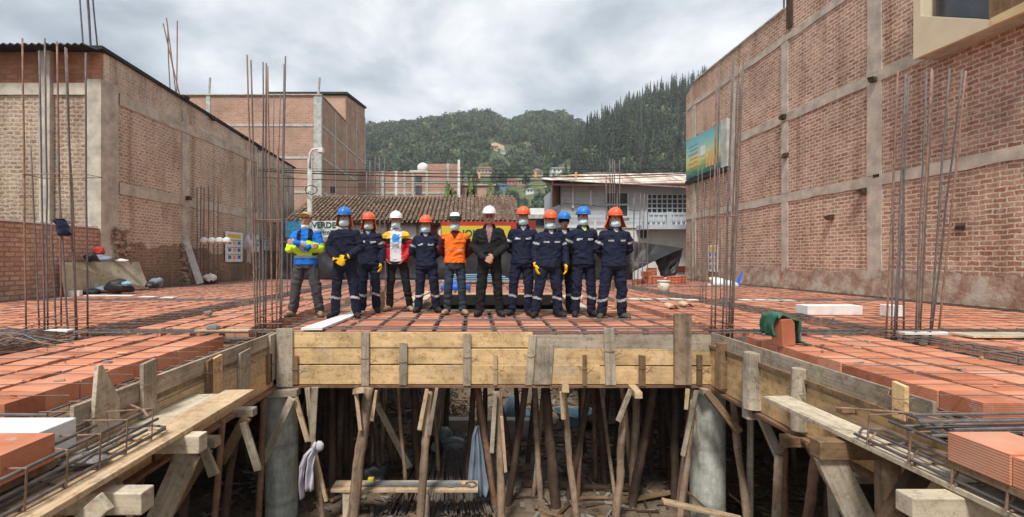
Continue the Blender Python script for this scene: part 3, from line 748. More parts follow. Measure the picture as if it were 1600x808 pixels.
while x < 12.5:
    zb, zt = P(0, 351, Yh - .9).z, P(0, 336, Yh - .9).z; h = zt - zb
    MB().tube([(x, Yh - .85, zb), (x, Yh - .85, zb + h * .25), (x, Yh - .85, zb + h * .5), (x, Yh - .85, zb + h * .8), (x, Yh - .85, zt)], [.04, .09, .10, .035, .05], 8).build('baluster', M['plaster_g'], T, smooth=True)
    x += .27
for px in (1007, 1045): 
    p = P(px, 0, Yh - .86); MB().box(p.x - .12, p.x + .12, Yh - .93, Yh - .78, P(0, 358, Yh - .9).z, P(0, 331, Yh - .9).z).build('balcony_pier', M['plaster_g'], T)
MB().box(u.x, 15, Yh - .03, Yh - .005, P(0, 356, Yh).z, P(0, 353, Yh).z).build('floor_band', M['plaster_w'], T)
for k in range(9):
    z = P(0, 292 + k * 7, Yh).z
    MB().box(u.x + .1, P(1003, 0, Yh).x, Yh - .008, Yh - .002, z - .012, z + .012).build('block_joint', M['concrete_grey'], T)
MB().box(P(1058, 0, 26).x, 13, Yh - .05, Yh + .04, P(0, 425, Yh).z, P(0, 416, Yh).z).build('red_plinth', M['red_paint'], T)
for (px, y0, y1) in ((895, 280, 325), (923, 297, 322), (930, 345, 358)):
    a = P(px, y0, Yh - .1); b = P(px, y1, Yh - .1); MB().box(a.x - .06, a.x + .06, Yh - .12, Yh - .004, b.z, a.z).build('conduit', M['plaster_w'], T)
p = P(1007, 366, Yh - .3); MB().box(p.x - .12, p.x + .12, Yh - .3, Yh - .0, p.z - .2, p.z + .2).build('meter_box', M['ink_black'], T)

# ---------------------------------------------------------------- right party wall
WX = 9.95
RW = thing('brick_wall_building', 'tall red brick party wall with concrete columns and bands along the right side', 'building', (WX, 9, GZ))
MB().prism([(WX, -4, GZ), (WX, 22.0, GZ), (WX, 22.0, 8.55), (WX, 21.2, 8.9), (WX, 14.95, 8.93), (WX, 14.9, 12), (WX, -4, 12)], (6, 0, 0)).build('wall', M['brick_r'], RW)
def rough_band(y0, y1, z, h, seed):
    """a concrete tie beam whose edges wander, 25 mm proud"""
    n = int((y1 - y0) * 3); top = []; bot = []
    for i in range(n + 1):
        y = y0 + (y1 - y0) * i / n
        top.append((y, z + h / 2 + .035 * mnoise.noise(Vector((y * 1.3, seed, 0)))))
        bot.append((y, z - h / 2 + .045 * mnoise.noise(Vector((y * 1.3, seed, 9)))))
    return top, bot
def wall_band(X, y0, y1, z, h, seed, parent, proud=-.025, mat=None, z_end=None):
    top, bot = rough_band(y0, y1, z, h, seed); m_ = MB()
    ze = (z_end - z) if z_end is not None else 0
    for (a, b), (c, d) in zip(zip(top, top[1:]), zip(bot, bot[1:])):
        k0 = ze * (a[0] - y0) / (y1 - y0); k1 = ze * (b[0] - y0) / (y1 - y0)
        xs = (X, X + proud)
        bse = len(m_.v)
        m_.v += [Vector((X + proud, a[0], a[1] + k0)), Vector((X + proud, b[0], b[1] + k1)), Vector((X + proud, b[0], d[1] + k1)), Vector((X + proud, a[0], c[1] + k0)),
                 Vector((X - proud, a[0], a[1] + k0)), Vector((X - proud, b[0], b[1] + k1)), Vector((X - proud, b[0], d[1] + k1)), Vector((X - proud, a[0], c[1] + k0))]
        m_.face((bse, bse + 1, bse + 2, bse + 3)); m_.face((bse + 4, bse + 5, bse + 1, bse)); m_.face((bse + 3, bse + 2, bse + 6, bse + 7))
    return m_.build('tie_beam', mat or M['concrete'], parent)
def wall_col(X, y, wd, z0, z1, seed, parent, proud=-.028, mat=None):
    m_ = MB(); n = max(2, int((z1 - z0) * 3)); L_ = []; R_ = []
    for i in range(n + 1):
        z = z0 + (z1 - z0) * i / n
        L_.append((y - wd / 2 + .03 * mnoise.noise(Vector((z * 1.9, seed, 2))), z)); R_.append((y + wd / 2 + .03 * mnoise.noise(Vector((z * 1.9, seed, 7))), z))
    for i in range(n):
        bse = len(m_.v)
        for xx in (X + proud, X - proud):
            m_.v += [Vector((xx, *L_[i])), Vector((xx, *R_[i])), Vector((xx, *R_[i + 1])), Vector((xx, *L_[i + 1]))]
        m_.face((bse, bse + 1, bse + 2, bse + 3)); m_.face((bse, bse + 3, bse + 7, bse + 4)); m_.face((bse + 1, bse + 5, bse + 6, bse + 2))
    return m_.build('column', mat or M['concrete'], parent)
wall_band(WX, -4, 21.9, 2.88, .26, 1, RW); wall_band(WX, -4, 21.9, 5.43, .26, 2, RW); wall_band(WX, -4, 21.9, 7.95, .20, 3, RW)
wall_band(WX, -4, 14.8, 10.4, .25, 4, RW)
for y, wd in ((3.6, .35), (7.4, .35), (11.65, .42), (15.0, .30), (18.0, .26), (21.2, .3)):
    wall_col(WX, y, wd, -.05, 2.75, y, RW); wall_col(WX, y, wd, 3.01, 5.3, y + 1, RW); wall_col(WX, y, wd, 5.56, 7.85, y + 2, RW)
    if y < 15: wall_col(WX, y, wd, 8.05, 10.28, y + 3, RW)
# rough plastered foot of the wall
def foot(u, v):
    y = 4 + 18 * u; z = GZ + 2.62 + (.62 + .22 * mnoise.noise(Vector((y * .8, 0, 3))) + .1 * mnoise.noise(Vector((y * 3, 0, 3)))) * v
    return (WX - .012 - .06 * (1 - v) ** 1.5 - .02 * mnoise.noise(Vector((y * 3, z * 3, 3))) - .015, y, z)
m_ = MB(); m_.grid(foot, 120, 6)
def footmat():
    m = NT('crumbling footing render', 0.95, 0.1); v = m.coords('world'); f = m.noise(v, 3.0, 7, 0.7)
    m.col(m.ramp(f, [(0.34, (0.24, 0.14, 0.10)), (0.48, (0.36, 0.26, 0.19)), (0.62, (0.46, 0.41, 0.34))])); m.bump(f, 1.0, 0.04); return m.m
M['foot'] = footmat()
m_.build('footing', M['foot'], RW, smooth=True)
for (px, py) in ((1368, 125), (1227, 183), (1229, 243), (1300, 340), (1350, 300)):
    p = PX(px, py, WX); r_ = MB(); r_.bar(p + Vector((-.14, 0, 0)), p + Vector((.05, 0, 0)), .16, .13, jit=.03); r_.build('beam_stub', M['wood_d'], RW)
for (px, py) in ((1500, 356), (1370, 275)):
    p = PX(px, py, WX); MB().box(WX - .03, WX + .02, p.y - .10, p.y + .08, p.z - .035, p.z + .04).build('hole_shade', M['ink_black'], RW)  # solid black boxes paint the shade inside holes; the wall is not cut
# coping line of the wall top
MB().box(WX - .04, WX + 6, 15.0, 21.2, 8.92, 8.97).build('coping', M['concrete_grey'], RW)
# dark projecting post and grille near the step in the wall
p = PX(1235, 15, WX); MB().box(WX - .05, WX + .1, p.y - .12, p.y + .12, 8.2, 9.6).build('dark_stub', M['wood_d'], RW)
for k in range(4): 
    p = PX(1220 + 5 * k, 8, WX); MB().tube([(WX + .1, p.y, 8.9), (WX + .1, p.y, 10.4)], .03, 6).build('grille_bar', M['steel'], RW)

# ---- cream stair bay jutting from the right wall
BX = 9.45
BY = thing('stair_bay', 'cream rendered stair bay with a dark opening jutting from the right brick wall', 'building part', tuple(PX(1500, 60, BX)))
pl = [PX(1427, 93, BX), PX(1551, 40, BX), PX(1549, 31, BX), PX(1438, 25, BX), PX(1438, -60, BX), PX(1427, -60, BX)]
MB().prism(pl, (.08, 0, 0)).build('lower_wall', M['cream'], BY)
pl2 = [PX(1551, 40, BX), PX(1640, 2, BX), PX(1640, -16, BX), PX(1549, 29, BX)]
MB().prism([p + Vector((-.02, 0, 0)) for p in pl2], (.10, 0, 0)).build('sloping_ledge', M['cream_y'], BY)
MB().prism([PX(1440, 30, BX) + Vector((.3, 0, 0)), PX(1550, 34, BX) + Vector((.3, 0, 0)), PX(1550, -60, BX) + Vector((.3, 0, 0)), PX(1440, -60, BX) + Vector((.3, 0, 0))], (.04, 0, 0)).build('opening', M['glass'], BY)
MB().prism([PX(1545, 31, BX), PX(1552, 29, BX), PX(1552, -60, BX), PX(1545, -60, BX)], (.12, 0, 0)).build('jamb', M['wood_b'], BY)
MB().prism([PX(1552, 27, BX), PX(1640, -18, BX), PX(1640, -60, BX), PX(1552, -60, BX)], (.05, 0, 0)).build('timber_panel', M['wood_b'], BY)
a, b, c = PX(1427, 93, BX) + Vector((.083, 0, .004)), PX(1640, 2, BX) + Vector((.083, 0, .004)), Vector((.41, 0, 0))
MB().prism([a, b, b + c, a + c], (0, 0, .08)).build('soffit', M['concrete_grey'], BY)
MB().prism([a + Vector((0, 0, .09)), a + c + Vector((0, 0, .09)), a + c + Vector((0, 0, 2.2)), a + Vector((0, 0, 2.2))], (0, -.06, 0)).build('end_wall', M['cream'], BY)

# ---- billboard on the right wall
def billboard_mat():
    m = NT('printed poster', 0.55, 0.3); t_ = m.n('ShaderNodeTexCoord'); sp = m.n('ShaderNodeSeparateXYZ'); m.l(t_.outputs['UV'], sp.inputs[0])
    nz = m.noise(m.coords('uv', (2, 5, 1)), 2.2, 5, 0.6)
    f = m.math('ADD', sp.outputs[1], m.math('MULTIPLY', m.math('SUBTRACT', nz, 0.5), 0.35))
    m.col(m.ramp(f, [(0.04, (0.03, 0.14, 0.12)), (0.18, (0.16, 0.32, 0.16)), (0.36, (0.62, 0.60, 0.22)), (0.56, (0.45, 0.62, 0.42)), (0.8, (0.22, 0.52, 0.52)), (1.0, (0.14, 0.44, 0.50))])); return m.m
pa, pb, pc, pd = PX(1072, 224, WX - .12), PX(1127, 189, WX - .12), PX(1127, 261, WX - .12), PX(1072, 281, WX - .12)
BB = thing('billboard', 'teal and yellow printed advert board fixed high on the far end of the right wall', 'billboard', tuple((pa + pc) / 2))
y0, y1 = pb.y, pa.y; zt, zb = (pa.z + pb.z) / 2, (pc.z + pd.z) / 2
m_ = MB(); bs = len(m_.v); xx = WX - .12
m_.v += [Vector((xx, y1, zb)), Vector((xx, y0, zb)), Vector((xx, y0, zt)), Vector((xx, y1, zt)), Vector((xx + .06, y1, zb)), Vector((xx + .06, y0, zb)), Vector((xx + .06, y0, zt)), Vector((xx + .06, y1, zt))]
m_.face((0, 1, 2, 3), [(0, 0), (1, 0), (1, 1), (0, 1)]); m_.face((4, 7, 6, 5)); m_.face((0, 4, 5, 1)); m_.face((1, 5, 6, 2)); m_.face((2, 6, 7, 3)); m_.face((3, 7, 4, 0))
m_.build('poster', billboard_mat(), BB)
MB().box(xx - .03, WX, y0 - .45, y0 - .01, zb - .05, zt + .05).build('side_panel', M['concrete_grey'], BB)
MB().box(xx - .03, WX, y0 - .45, y1 + .05, zb - .22, zb - .06).build('bottom_rail', M['ink_black'], BB)
H_ = zt - zb; Wd = y1 - y0
bars_ = MB()
for k, (uu, h) in enumerate(((.62, .35), (.7, .5), (.78, .62), (.86, .8))):
    yy = y0 + Wd * (1 - uu); bars_.box(xx - .012, xx - .004, yy - .07, yy + .07, zb + .12 * H_, zb + (.12 + h * .7) * H_)
bars_.build('printed_ears', M['ink_orange'], BB)
for k in range(6):
    MB().box(xx - .01, xx - .003, y0 + Wd * .62, y0 + Wd * (.92 - .05 * (k % 2)), zt - (.2 + k * .11) * H_, zt - (.16 + k * .11) * H_).build('text_line', M['pale_blue'] if k < 3 else M['ink_orange'], BB)
MB().box(xx - .01, xx - .003, y0 + Wd * .42, y0 + Wd * .55, zb + .45 * H_, zb + .68 * H_).build('printed_picture', M['plaster_w'], BB)

# ---------------------------------------------------------------- left party wall and building
LX = -10.5
LB = thing('old_brick_building', 'old rubble brick building with concrete frame and dark sheet roof on the left', 'building', (LX, 18, GZ))
MB().prism([(LX, 13.3, GZ), (LX, 27.5, GZ), (LX, 27.5, 5.75), (LX, 13.3, 5.6)], (-14, 0, 0)).build('wall', M['brick_l'], LB)
MB().prism([(LX - .02, 13.36, 5.6), (LX - .02, 27.5, 5.75), (LX - .02, 27.5, 6.22), (LX - .02, 22, 6.42), (LX - .02, 17, 6.68), (LX - .02, 13.36, 6.82)], (-.3, 0, 0)).build('parapet', M['plaster_l'], LB)
MB().box(-26, LX - .32, 13.26, 13.5, GZ, 5.6).build('front_wall', M['brick_lf'], LB)
MB().box(-26, LX - .05, 13.27, 13.34, 5.88, 6.78).build('front_parapet', M['brick_of'], LB)
MB().box(-26, LX - .3, 13.21, 13.55, 5.56, 5.89).build('front_tie_beam', M['concrete'], LB)
MB().box(LX - .40, LX + .03, 13.2, 13.85, -.1, 6.0).build('corner_column', M['concrete'], LB)
wall_band(LX, 13.9, 27.4, 5.66, .34, 11, LB, proud=.03, z_end=5.82)
wall_band(LX, 13.9, 27.4, 3.02, .34, 12, LB, proud=.03)
for y, wd in ((17.1, .42), (21.9, .42), (26.9, .4)):
    wall_col(LX, y, wd, -.02, 2.85, y, LB, proud=.033); wall_col(LX, y, wd, 3.2, 5.5, y, LB, proud=.033)
    wall_col(LX, y, wd * .8, 5.85, 6.3, y, LB, proud=.02)
rs = MB()
for i in range(80):
    x0 = -26 + 15.5 * i / 80; x1 = -26 + 15.5 * (i + 1) / 80; xm = (x0 + x1) / 2
    for (xa_, xb_, ha, hb) in ((x0, xm, 0, .07), (xm, x1, .07, 0)):
        bse = len(rs.v); rs.v += [Vector((xa_, 12.7, 6.72 + ha)), Vector((xb_, 12.7, 6.72 + hb)), Vector((xb_, 13.9, 6.86 + hb)), Vector((xa_, 13.9, 6.86 + ha)),
                                  Vector((xa_, 12.7, 6.70 + ha)), Vector((xb_, 12.7, 6.70 + hb)), Vector((xb_, 13.9, 6.84 + hb)), Vector((xa_, 13.9, 6.84 + ha))]
        rs.face((bse, bse + 1, bse + 2, bse + 3)); rs.face((bse + 4, bse + 7, bse + 6, bse + 5)); rs.face((bse, bse + 4, bse + 5, bse + 1))
rs.build('roof_sheet', M['roof_dark'], LB)
MB().prism([(LX + .06, 13.2, 6.84), (LX + .06, 27.6, 6.22), (LX + .06, 27.6, 6.30), (LX + .06, 13.2, 6.94)], (-.5, 0, 0)).build('coping_sheet', M['roof_dark'], LB)
for (px, py) in ((291, 310), (393, 330)):
    p = PX(px, py, LX); r_ = MB(); r_.bar(p + Vector((.16, 0, 0)), p + Vector((-.05, 0, 0)), .16, .14, jit=.03); r_.build('beam_stub', M['wood_d'], LB)
for (px, py, d) in ((285, 152, .2), (330, 185, .15), (380, 214, .2), (405, 232, .15)):
    p = PX(px, py, LX); r_ = MB(); r_.bar(p + Vector((.1, -.15, 0)), p + Vector((.1, d, 0)), .14, .12, jit=.04); r_.build('coping_stone', M['roof_dark'], LB)
p = P(70, 0, 13.15); MB().box(p.x - .14, p.x + .16, 13.12, 13.3, .4, P(0, 72, 13.1).z).build('drain_chase', M['concrete'], LB)
# broken masonry column remains on the wall foot
def rubble(name, c, sx, sy, sz, n, mat, parent, seed):
    r2 = random.Random(seed); m_ = MB()
    for _ in range(n):
        p = Vector(c) + Vector((r2.uniform(-sx, sx), r2.uniform(-sy, sy), r2.uniform(0, sz)))
        m_.bar(p - Vector((0, .07, 0)), p + Vector((0, .07, 0)), r2.uniform(.08, .16), r2.uniform(.06, .1), up=(r2.uniform(-.4, .4), 0, 1), jit=.025)
    return m_.build(name, mat, parent)
rubble('broken_masonry', (LX + .04, 13.9, -.05), .08, .28, 1.9, 90, M['foot'], LB, 3)
rubble('broken_masonry', (LX + .04, 17.0, -.05), .07, .2, 1.6, 60, M['foot'], LB, 4)
rubble('broken_masonry', (LX + .04, 22.4, -.05), .06, .4, .9, 50, M['foot'], LB, 5)
def foot2(u, v):
    y = 13.6 + 13.5 * u; z = -.1 + (1.45 + .5 * mnoise.noise(Vector((y * .6, 0, 3))) + .15 * mnoise.noise(Vector((y * 3, 0, 3)))) * v
    return (LX + .02 + .05 * (1 - v) + .03 * mnoise.noise(Vector((y * 3, z * 3, 3))), y, z)
m_ = MB(); m_.grid(foot2, 100, 10)
M['footl'] = brick('crumbling brick foot', 'x', (0.22, 0.12, 0.08), (0.34, 0.20, 0.13), (0.34, 0.26, 0.18), bw=.2, bh=.1, ms=.022, dist=.05, smear=.8, stain=.4)
m_.build('footing', M['footl'], LB, smooth=True)
LW = thing('low_brick_wall', 'low orange brick boundary wall with a whitish top at the far left', 'wall', (LX, 8, GZ))
MB().box(LX - .25, LX, -4, 13.19, GZ, 1.79).build('wall', M['brick_lo'], LW)
m_ = MB()
for i in range(60):
    y0 = -2 + 15.1 * i / 60
    m_.box(LX - .27, LX + .03, y0, y0 + .25, 1.792, 1.84 + .03 * mnoise.noise(Vector((y0 * 3, 0, 0))))
m_.build('mortar_cap', M['plaster_w'], LW)

# leftover starter bars on the left building's roof
def bar_bundle(name, label, pts, r, mat, cat='rebar', group=None):
    o_ = thing(name, label, cat, pts[0][0], group)
    for a, b in pts: MB().tube([a, (Vector(a) + Vector(b)) / 2 + Vector((rnd.uniform(-.02, .02), 0, 0)), b], r, 6).build('bar', mat, o_)
    return o_
bar_bundle('roof_rebar', 'three thin starter bars rising out of frame from the left building corner', [(P(130, 72, 13.4), P(123, -25, 13.4)), (P(141, 70, 13.4), P(134, -25, 13.4)), (P(142, 72, 13.45), P(136, -25, 13.45)), (P(153, 80, 13.6), P(143, -25, 13.6))], .022, M['steel'])
bar_bundle('roof_rebar', 'splayed starter bars on the sloping parapet of the left building', [(P(281, 150, 17.2), P(255, 37, 17.2)), (P(275, 148, 17.2), P(260, 28, 17.2)), (P(266, 145, 17.3), P(262, 40, 17.3)), (P(276, 150, 17.1), P(277, 33, 17.1))], .022, M['rust'])

# ================================================================== THE DECK
HOLE = (-1.0, 2.0, 8.62, 12.2)
DX0, DX1, DY1 = -10.45, 9.9, 21.2
dk = MB()
def slab(x0, x1, y0, y1): dk.box(x0, x1, y0, y1, -.19, -.155)
slab(DX0, -2.56, 2.6, 6.1); slab(3.02, DX1, 2.6, 6.1)
slab(DX0, -2.3, .4, 2.6); slab(2.6, DX1, .4, 2.6)
slab(DX0, HOLE[0], 6.1, DY1); slab(HOLE[1], DX1, 6.1, DY1); slab(HOLE[0], HOLE[1], 6.1, HOLE[2]); slab(HOLE[0], HOLE[1], HOLE[3], DY1)
struct(dk.build('floor_deck', M['wood_b']))
# --- clay blocks in rows
ZX = [(-10.35, -5.38), (-4.92, -3.09), (-2.50, 3.05), (3.36, 5.20), (5.66, 9.85)]
TY = [(3.08, 6.02), (6.42, 10.75), (11.2, 15.9), (16.35, 21.1)]
blocks = []
for zi, (x0, x1) in enumerate(ZX):
    W = x1 - x0; n = int((W + .1) / .4)
    left = (zi <= 1)
    for r in range(n):
        xa = (x1 - .3 - r * .4) if left else (x0 + r * .4)
        if zi == 2: xa = x0 + (W - (n * .4 - .1)) / 2 + r * .4
        for (ya, yb) in TY:
            if zi == 2:
                if ya < 6: continue
                if ya == 6.42: ya = 6.2
            k = 0
            while ya + (k + 1) * .3 <= yb + .05:
                y = ya + k * .3; k += 1
                if xa + .3 > HOLE[0] - .05 and xa < HOLE[1] + .05 and y + .3 > HOLE[2] - .02 and y < HOLE[3] + .02: continue
                blocks.append((xa, y))
for k in range(5):
    for r in range(7):
        blocks.append((-2.3 - .3 - r * .4, 2.27 - k * .3)); blocks.append((2.61 + r * .4, 2.27 - k * .3))
def on_screen(x, y):
    px = CX + F * (x + .15) / y; py = CY + F * CAMZ / y
    return 0 <= px <= 1600 and py < 830
blocks.sort(key=lambda b: (0 if on_screen(*b) else 1, b[1] ** 2 + b[0] ** 2 * .2))
bmn = MB().box(-.163, .163, -.1475, .1475, -.15, 0)
proto = bmn.build('clay_block', M['tile'], loc=(0, 0, -.15), bevel=.004)
r2 = random.Random(11)
rest = MB(); first = True
for i, (x, y) in enumerate(blocks):
    jx, jy, jz, ja = r2.uniform(-.009, .009), r2.uniform(-.001, .001), r2.uniform(-.007, .004), r2.uniform(-.008, .008)
    if i < 296:
        o = proto if first else proto.copy()
        if not first: C.objects.link(o)
        first = False
        o.location = (x + .15 + jx, y + .15 + jy, -.15 + jz); o.rotation_euler = (r2.uniform(-.012, .012), r2.uniform(-.02, .02), ja)
        tag(o, 'orange clay ceiling block laid in the nearest rows of the deck', 'clay block', 'clay blocks laid in rows on the deck')
    else:
        rest.box(x - .013 + jx, x + .313 + jx, y + .0025, y + .2975, -.15, jz)
tag(rest.build('clay_blocks', M['tile']), 'orange clay ceiling blocks covering the farther part of the deck', 'clay blocks', None, 'stuff')

# --- rods across the deck
def rod(name, label, pts, r, mat, group, cat='steel rod', seg=5):
    m_ = MB(); m_.tube(pts, r, seg); return tag(m_.build(name, mat), label, cat, group)
def wavy(p0, p1, n, amp, z):
    out_ = []
    for i in range(n + 1):
        t = i / n; p = Vector(p0).lerp(Vector(p1), t)
        out_.append(Vector((p.x + (rnd.uniform(-amp, amp) if abs(p1[1] - p0[1]) > abs(p1[0] - p0[0]) else 0), p.y + (rnd.uniform(-amp, amp) if abs(p1[0] - p0[0]) > abs(p1[1] - p0[1]) else 0), z + rnd.uniform(-.002, .006))))
    return out_
y = 3.2
while y < 20.9:
    if y < 6.05:
        for (xa, xb, sd) in ((DX0 + .1, -2.75, 'left'), (3.15, DX1 - .1, 'right')):
            rod('crack_control_rod', 'thin steel rod laid across the clay blocks of the %s wing' % sd, wavy((xa, y, 0), (xb, y, 0), 14, .012, .013), .0034, M['steel'], 'thin rods across the %s wing' % sd)
        y += .30
    elif HOLE[2] - .05 < y < HOLE[3] + .05:
        for (xa, xb, sd) in ((DX0 + .1, HOLE[0] - .15, 'left'), (HOLE[1] + .15, DX1 - .1, 'right')):
            rod('crack_control_rod', 'thin steel rod ending at the %s edge of the stair opening' % sd, wavy((xa, y, 0), (xb, y, 0), 14, .012, .013), .0048, M['steel'], 'rods ending at the %s of the opening' % sd)
        y += .30
    else:
        rod('crack_control_rod', 'thin steel rod laid right across the whole deck over the clay blocks', wavy((DX0 + .1, y, 0), (DX1 - .1, y, 0), 24, .012, .013), .0048, M['steel'], 'thin rods across the whole deck')
        y += .30
# --- joist bars between the rows
for zi, (x0, x1) in enumerate(ZX):
    W = x1 - x0; n = int((W + .1) / .4); left = zi <= 1
    for r in range(n - 1):
        xc = (x1 - .35 - r * .4) if left else (x0 + .35 + r * .4)
        if zi == 2: xc = x0 + (W - (n * .4 - .1)) / 2 + .35 + r * .4
        y0 = 6.2 if zi == 2 else 3.1
        inhole = HOLE[0] - .05 < xc < HOLE[1] + .05
        segs = ((y0, HOLE[2]), (HOLE[3] + .1, 21)) if inhole else ((y0, 21),)
        for (ya, yb) in segs:
            rt = thing('joist_rebar', 'dark ribbed bars and ties lying in a joist gap between clay block rows', 'joist rebar', (xc, ya, -.12), 'joist bars between the block rows')
            for dx in (-.03, .03): MB().tube(wavy((xc + dx, ya, 0), (xc + dx, yb, 0), int((yb - ya) / 1.2) + 1, .006, -.03), .0075, 5).build('top_bar', M['steel'], rt)
            MB().tube(wavy((xc, ya, 0), (xc, yb, 0), int((yb - ya) / 1.2) + 1, .006, -.115), .007, 5).build('bottom_bar', M['steel'], rt)
# --- beam cages in the trenches
def stirrup_mesh(wd, ht, r, axis):
    m_ = MB(); pts = []
    for (a, b) in ((-1, -1), (1, -1), (1, 1), (-1, 1), (-1, -1)): pts.append(Vector((a * wd / 2, 0, b * ht / 2)) if axis == 'y' else Vector((0, a * wd / 2, b * ht / 2)))
    pts.append(pts[-1] + (Vector((.05, 0, .05)) if axis == 'y' else Vector((0, .05, .05))))
    m_.tube(pts, r, 5); return m_
def beam_cage(name, label, axis, c, a0, a1, wd, ht, ztop, nb=3, step=.22, r=.009, rs=.006, mat='steel', group=None, jit=.008, cat='beam rebar'):
    if a1 - a0 > 6: step = .42
    """axis: direction the long bars run; c = other coordinate of the centre line"""
    loc = (c, a0, ztop - ht) if axis == 'y' else (a0, c, ztop - ht)
    t = thing(name, label, cat, loc, group)
    for zz_ in (ztop, ztop - ht):
        for k in range(nb):
            off = -wd / 2 + wd * k / (nb - 1)
            n = max(2, int((a1 - a0) / 1.0)); pts = []
            for i in range(n + 1):
                a = a0 + (a1 - a0) * i / n; pts.append((c + off + rnd.uniform(-jit, jit), a, zz_ + rnd.uniform(-jit, jit) * .5) if axis == 'y' else (a, c + off + rnd.uniform(-jit, jit), zz_ + rnd.uniform(-jit, jit) * .5))
            MB().tube(pts, r, 6).build('bar', M[mat], t)
    sm = stirrup_mesh(wd + .03, ht + .03, rs, axis).build('stirrup', M['rust'], t, local=True)
    n = min(98, int((a1 - a0) / step))
    for i in range(n):
        o = sm if i == 0 else sm.copy()
        if i: C.objects.link(o)
        o.parent = t; a = (i + .5) * (a1 - a0) / n + rnd.uniform(-.02, .02)
        o.location = (0, a, ht / 2) if axis == 'y' else (a, 0, ht / 2)
        o.rotation_euler = (rnd.uniform(-.05, .05), 0, rnd.uniform(-.08, .08))
    return t
beam_cage('beam_rebar', 'tied beam bars in the trench along the left formwork side', 'y', -2.84, 2.9, 8.6, .26, .3, -.12, mat='steel')
beam_cage('beam_rebar', 'tied beam bars in the trench along the right formwork side', 'y', 3.2, 2.9, 8.6, .22, .3, -.12, mat='steel')
beam_cage('beam_rebar', 'long beam cage crossing the left wing towards the tarp', 'y', -5.15, 2.9, 20.8, .28, .11, -.015)
beam_cage('beam_rebar', 'long beam cage crossing the right wing towards the tarp', 'y', 5.43, 2.9, 20.8, .28, .11, -.015)
beam_cage('beam_rebar', 'beam cage running from the left tall column bars to the left wall', 'x', 6.22, -10.3, -2.6, .24, .11, -.01)
beam_cage('beam_rebar', 'beam cage running from the right tall column bars to the right wall', 'x', 6.22, 3.1, 9.8, .24, .11, -.01)
beam_cage('beam_rebar', 'beam cage left of the stair opening across the deck', 'x', 10.97, -10.3, -1.2, .26, .11, -.015)
beam_cage('beam_rebar', 'beam cage right of the stair opening across the deck', 'x', 10.97, 2.2, 9.8, .26, .11, -.015)
beam_cage('beam_rebar', 'farthest beam cage across the deck near the black tarp', 'x', 16.12, -10.3, 9.8, .26, .11, -.015)
beam_cage('beam_rebar', 'front beam cage just behind the frontal formwork boards', 'x', 6.13, -2.5, 3.0, .08, .5, -.02, nb=2)
# near transverse beam bars lying loose at both lower corners
for sx, nm in ((-1, 'left'), (1, 'right')):
    t = thing('loose_beam_bars', 'bundle of grey bars poking out behind the %s end of the formwork' % nm, 'rebar', (sx * 3.6, 2.8, -.2))
    for k in range(9):
        y_ = 2.66 + .042 * k; z_ = -.02 - .05 * (k % 3)
        MB().tube([(sx * (2.62 + rnd.uniform(0, .2)), y_, z_), (sx * 3.6, y_ + rnd.uniform(-.02, .02), z_ + .015), (sx * 5.2, y_ + rnd.uniform(-.03, .03), z_)], .0095, 6).build('bar', M['steel'], t)
# extra loose top bars lying over the trench behind front boards
for k, (y_, z_) in enumerate(((6.16, .03), (6.28, .035), (7.02, .035), (7.1, .03))):
    rod('long_bar', ['bar resting just behind the front formwork', 'second bar behind the front formwork', 'thicker bar crossing right before the workers boots', 'bar crossing below the workers boots'][k], wavy((-2.4, y_, 0), (3.1, y_ + .02, 0), 8, .012, z_), .007, M['steel'], None)

rt_ = MB().box(DX0, DX1, 21.22, 21.4, GZ, -.16); tag(rt_.build('retaining_wall', M['concrete']), 'rough retaining wall closing the back of the space under the deck', 'wall')
m_ = MB(); r9 = random.Random(21)
for _ in range(420):
    y_ = 3.2 + 14 * r9.random() ** 1.6; x_ = r9.uniform(-9.5, 9.2)
    if y_ < 6.3 and -3.1 < x_ < 3.4: continue
    if -1.2 < x_ < 2.2 and 8.6 < y_ < 12.2: continue
    d = Vector((r9.uniform(-1, 1), r9.uniform(-1, 1), 0)).normalized() * r9.uniform(.008, .05)
    m_.bar(Vector((x_, y_, .012)) - d, Vector((x_, y_, .014)) + d, r9.uniform(.008, .03), r9.uniform(.006, .02), jit=.004, m=r9.choice((0, 0, 1, 2)))
tag(m_.build('debris', [M['tile'], M['stone'], M['wood_l']]), 'crumbs of broken clay, stones and wood chips strewn over the deck', 'debris', None, 'stuff')
# ================================================================== FORMWORK
YF = 6.06
FW = thing('front_formwork', 'frontal timber formwork of three long boards with upright cleats facing the pit', 'formwork', (.3, YF, -.68))
def fx(px): return (px - CX) / F * YF
def fz(py): return CAMZ - (py - CY) / F * YF
bd = None
def board_seg(px0, px1, y0, y1, mat, yo=0.0):
    m_ = MB(); m_.bar((fx(px0), YF - .014 + yo, (fz(y1) + fz(y0)) / 2), (fx(px1), YF - .014 + yo, (fz(y1) + fz(y0)) / 2), .028, fz(y0) - fz(y1) - .012, jit=.004); m_.build('board', mat, FW, bevel=.003)
board_seg(459, 832, 518, 543, M['wood_y']); board_seg(832.5, 1120, 522, 548, M['wood_g'])
board_seg(459, 726, 543.4, 569, M['wood_y'], .003); board_seg(726.5, 1119, 543.6, 571, M['wood_y'])
board_seg(459, 936, 569.5, 600, M['wood_y'], -.002); board_seg(936.5, 1118, 571.5, 600, M['wood_y'], .002)
MB().box(fx(430), fx(1118), YF - .05, YF + .3, fz(604.5), fz(600.6)).build('bottom_board', M['bark_r'], FW)
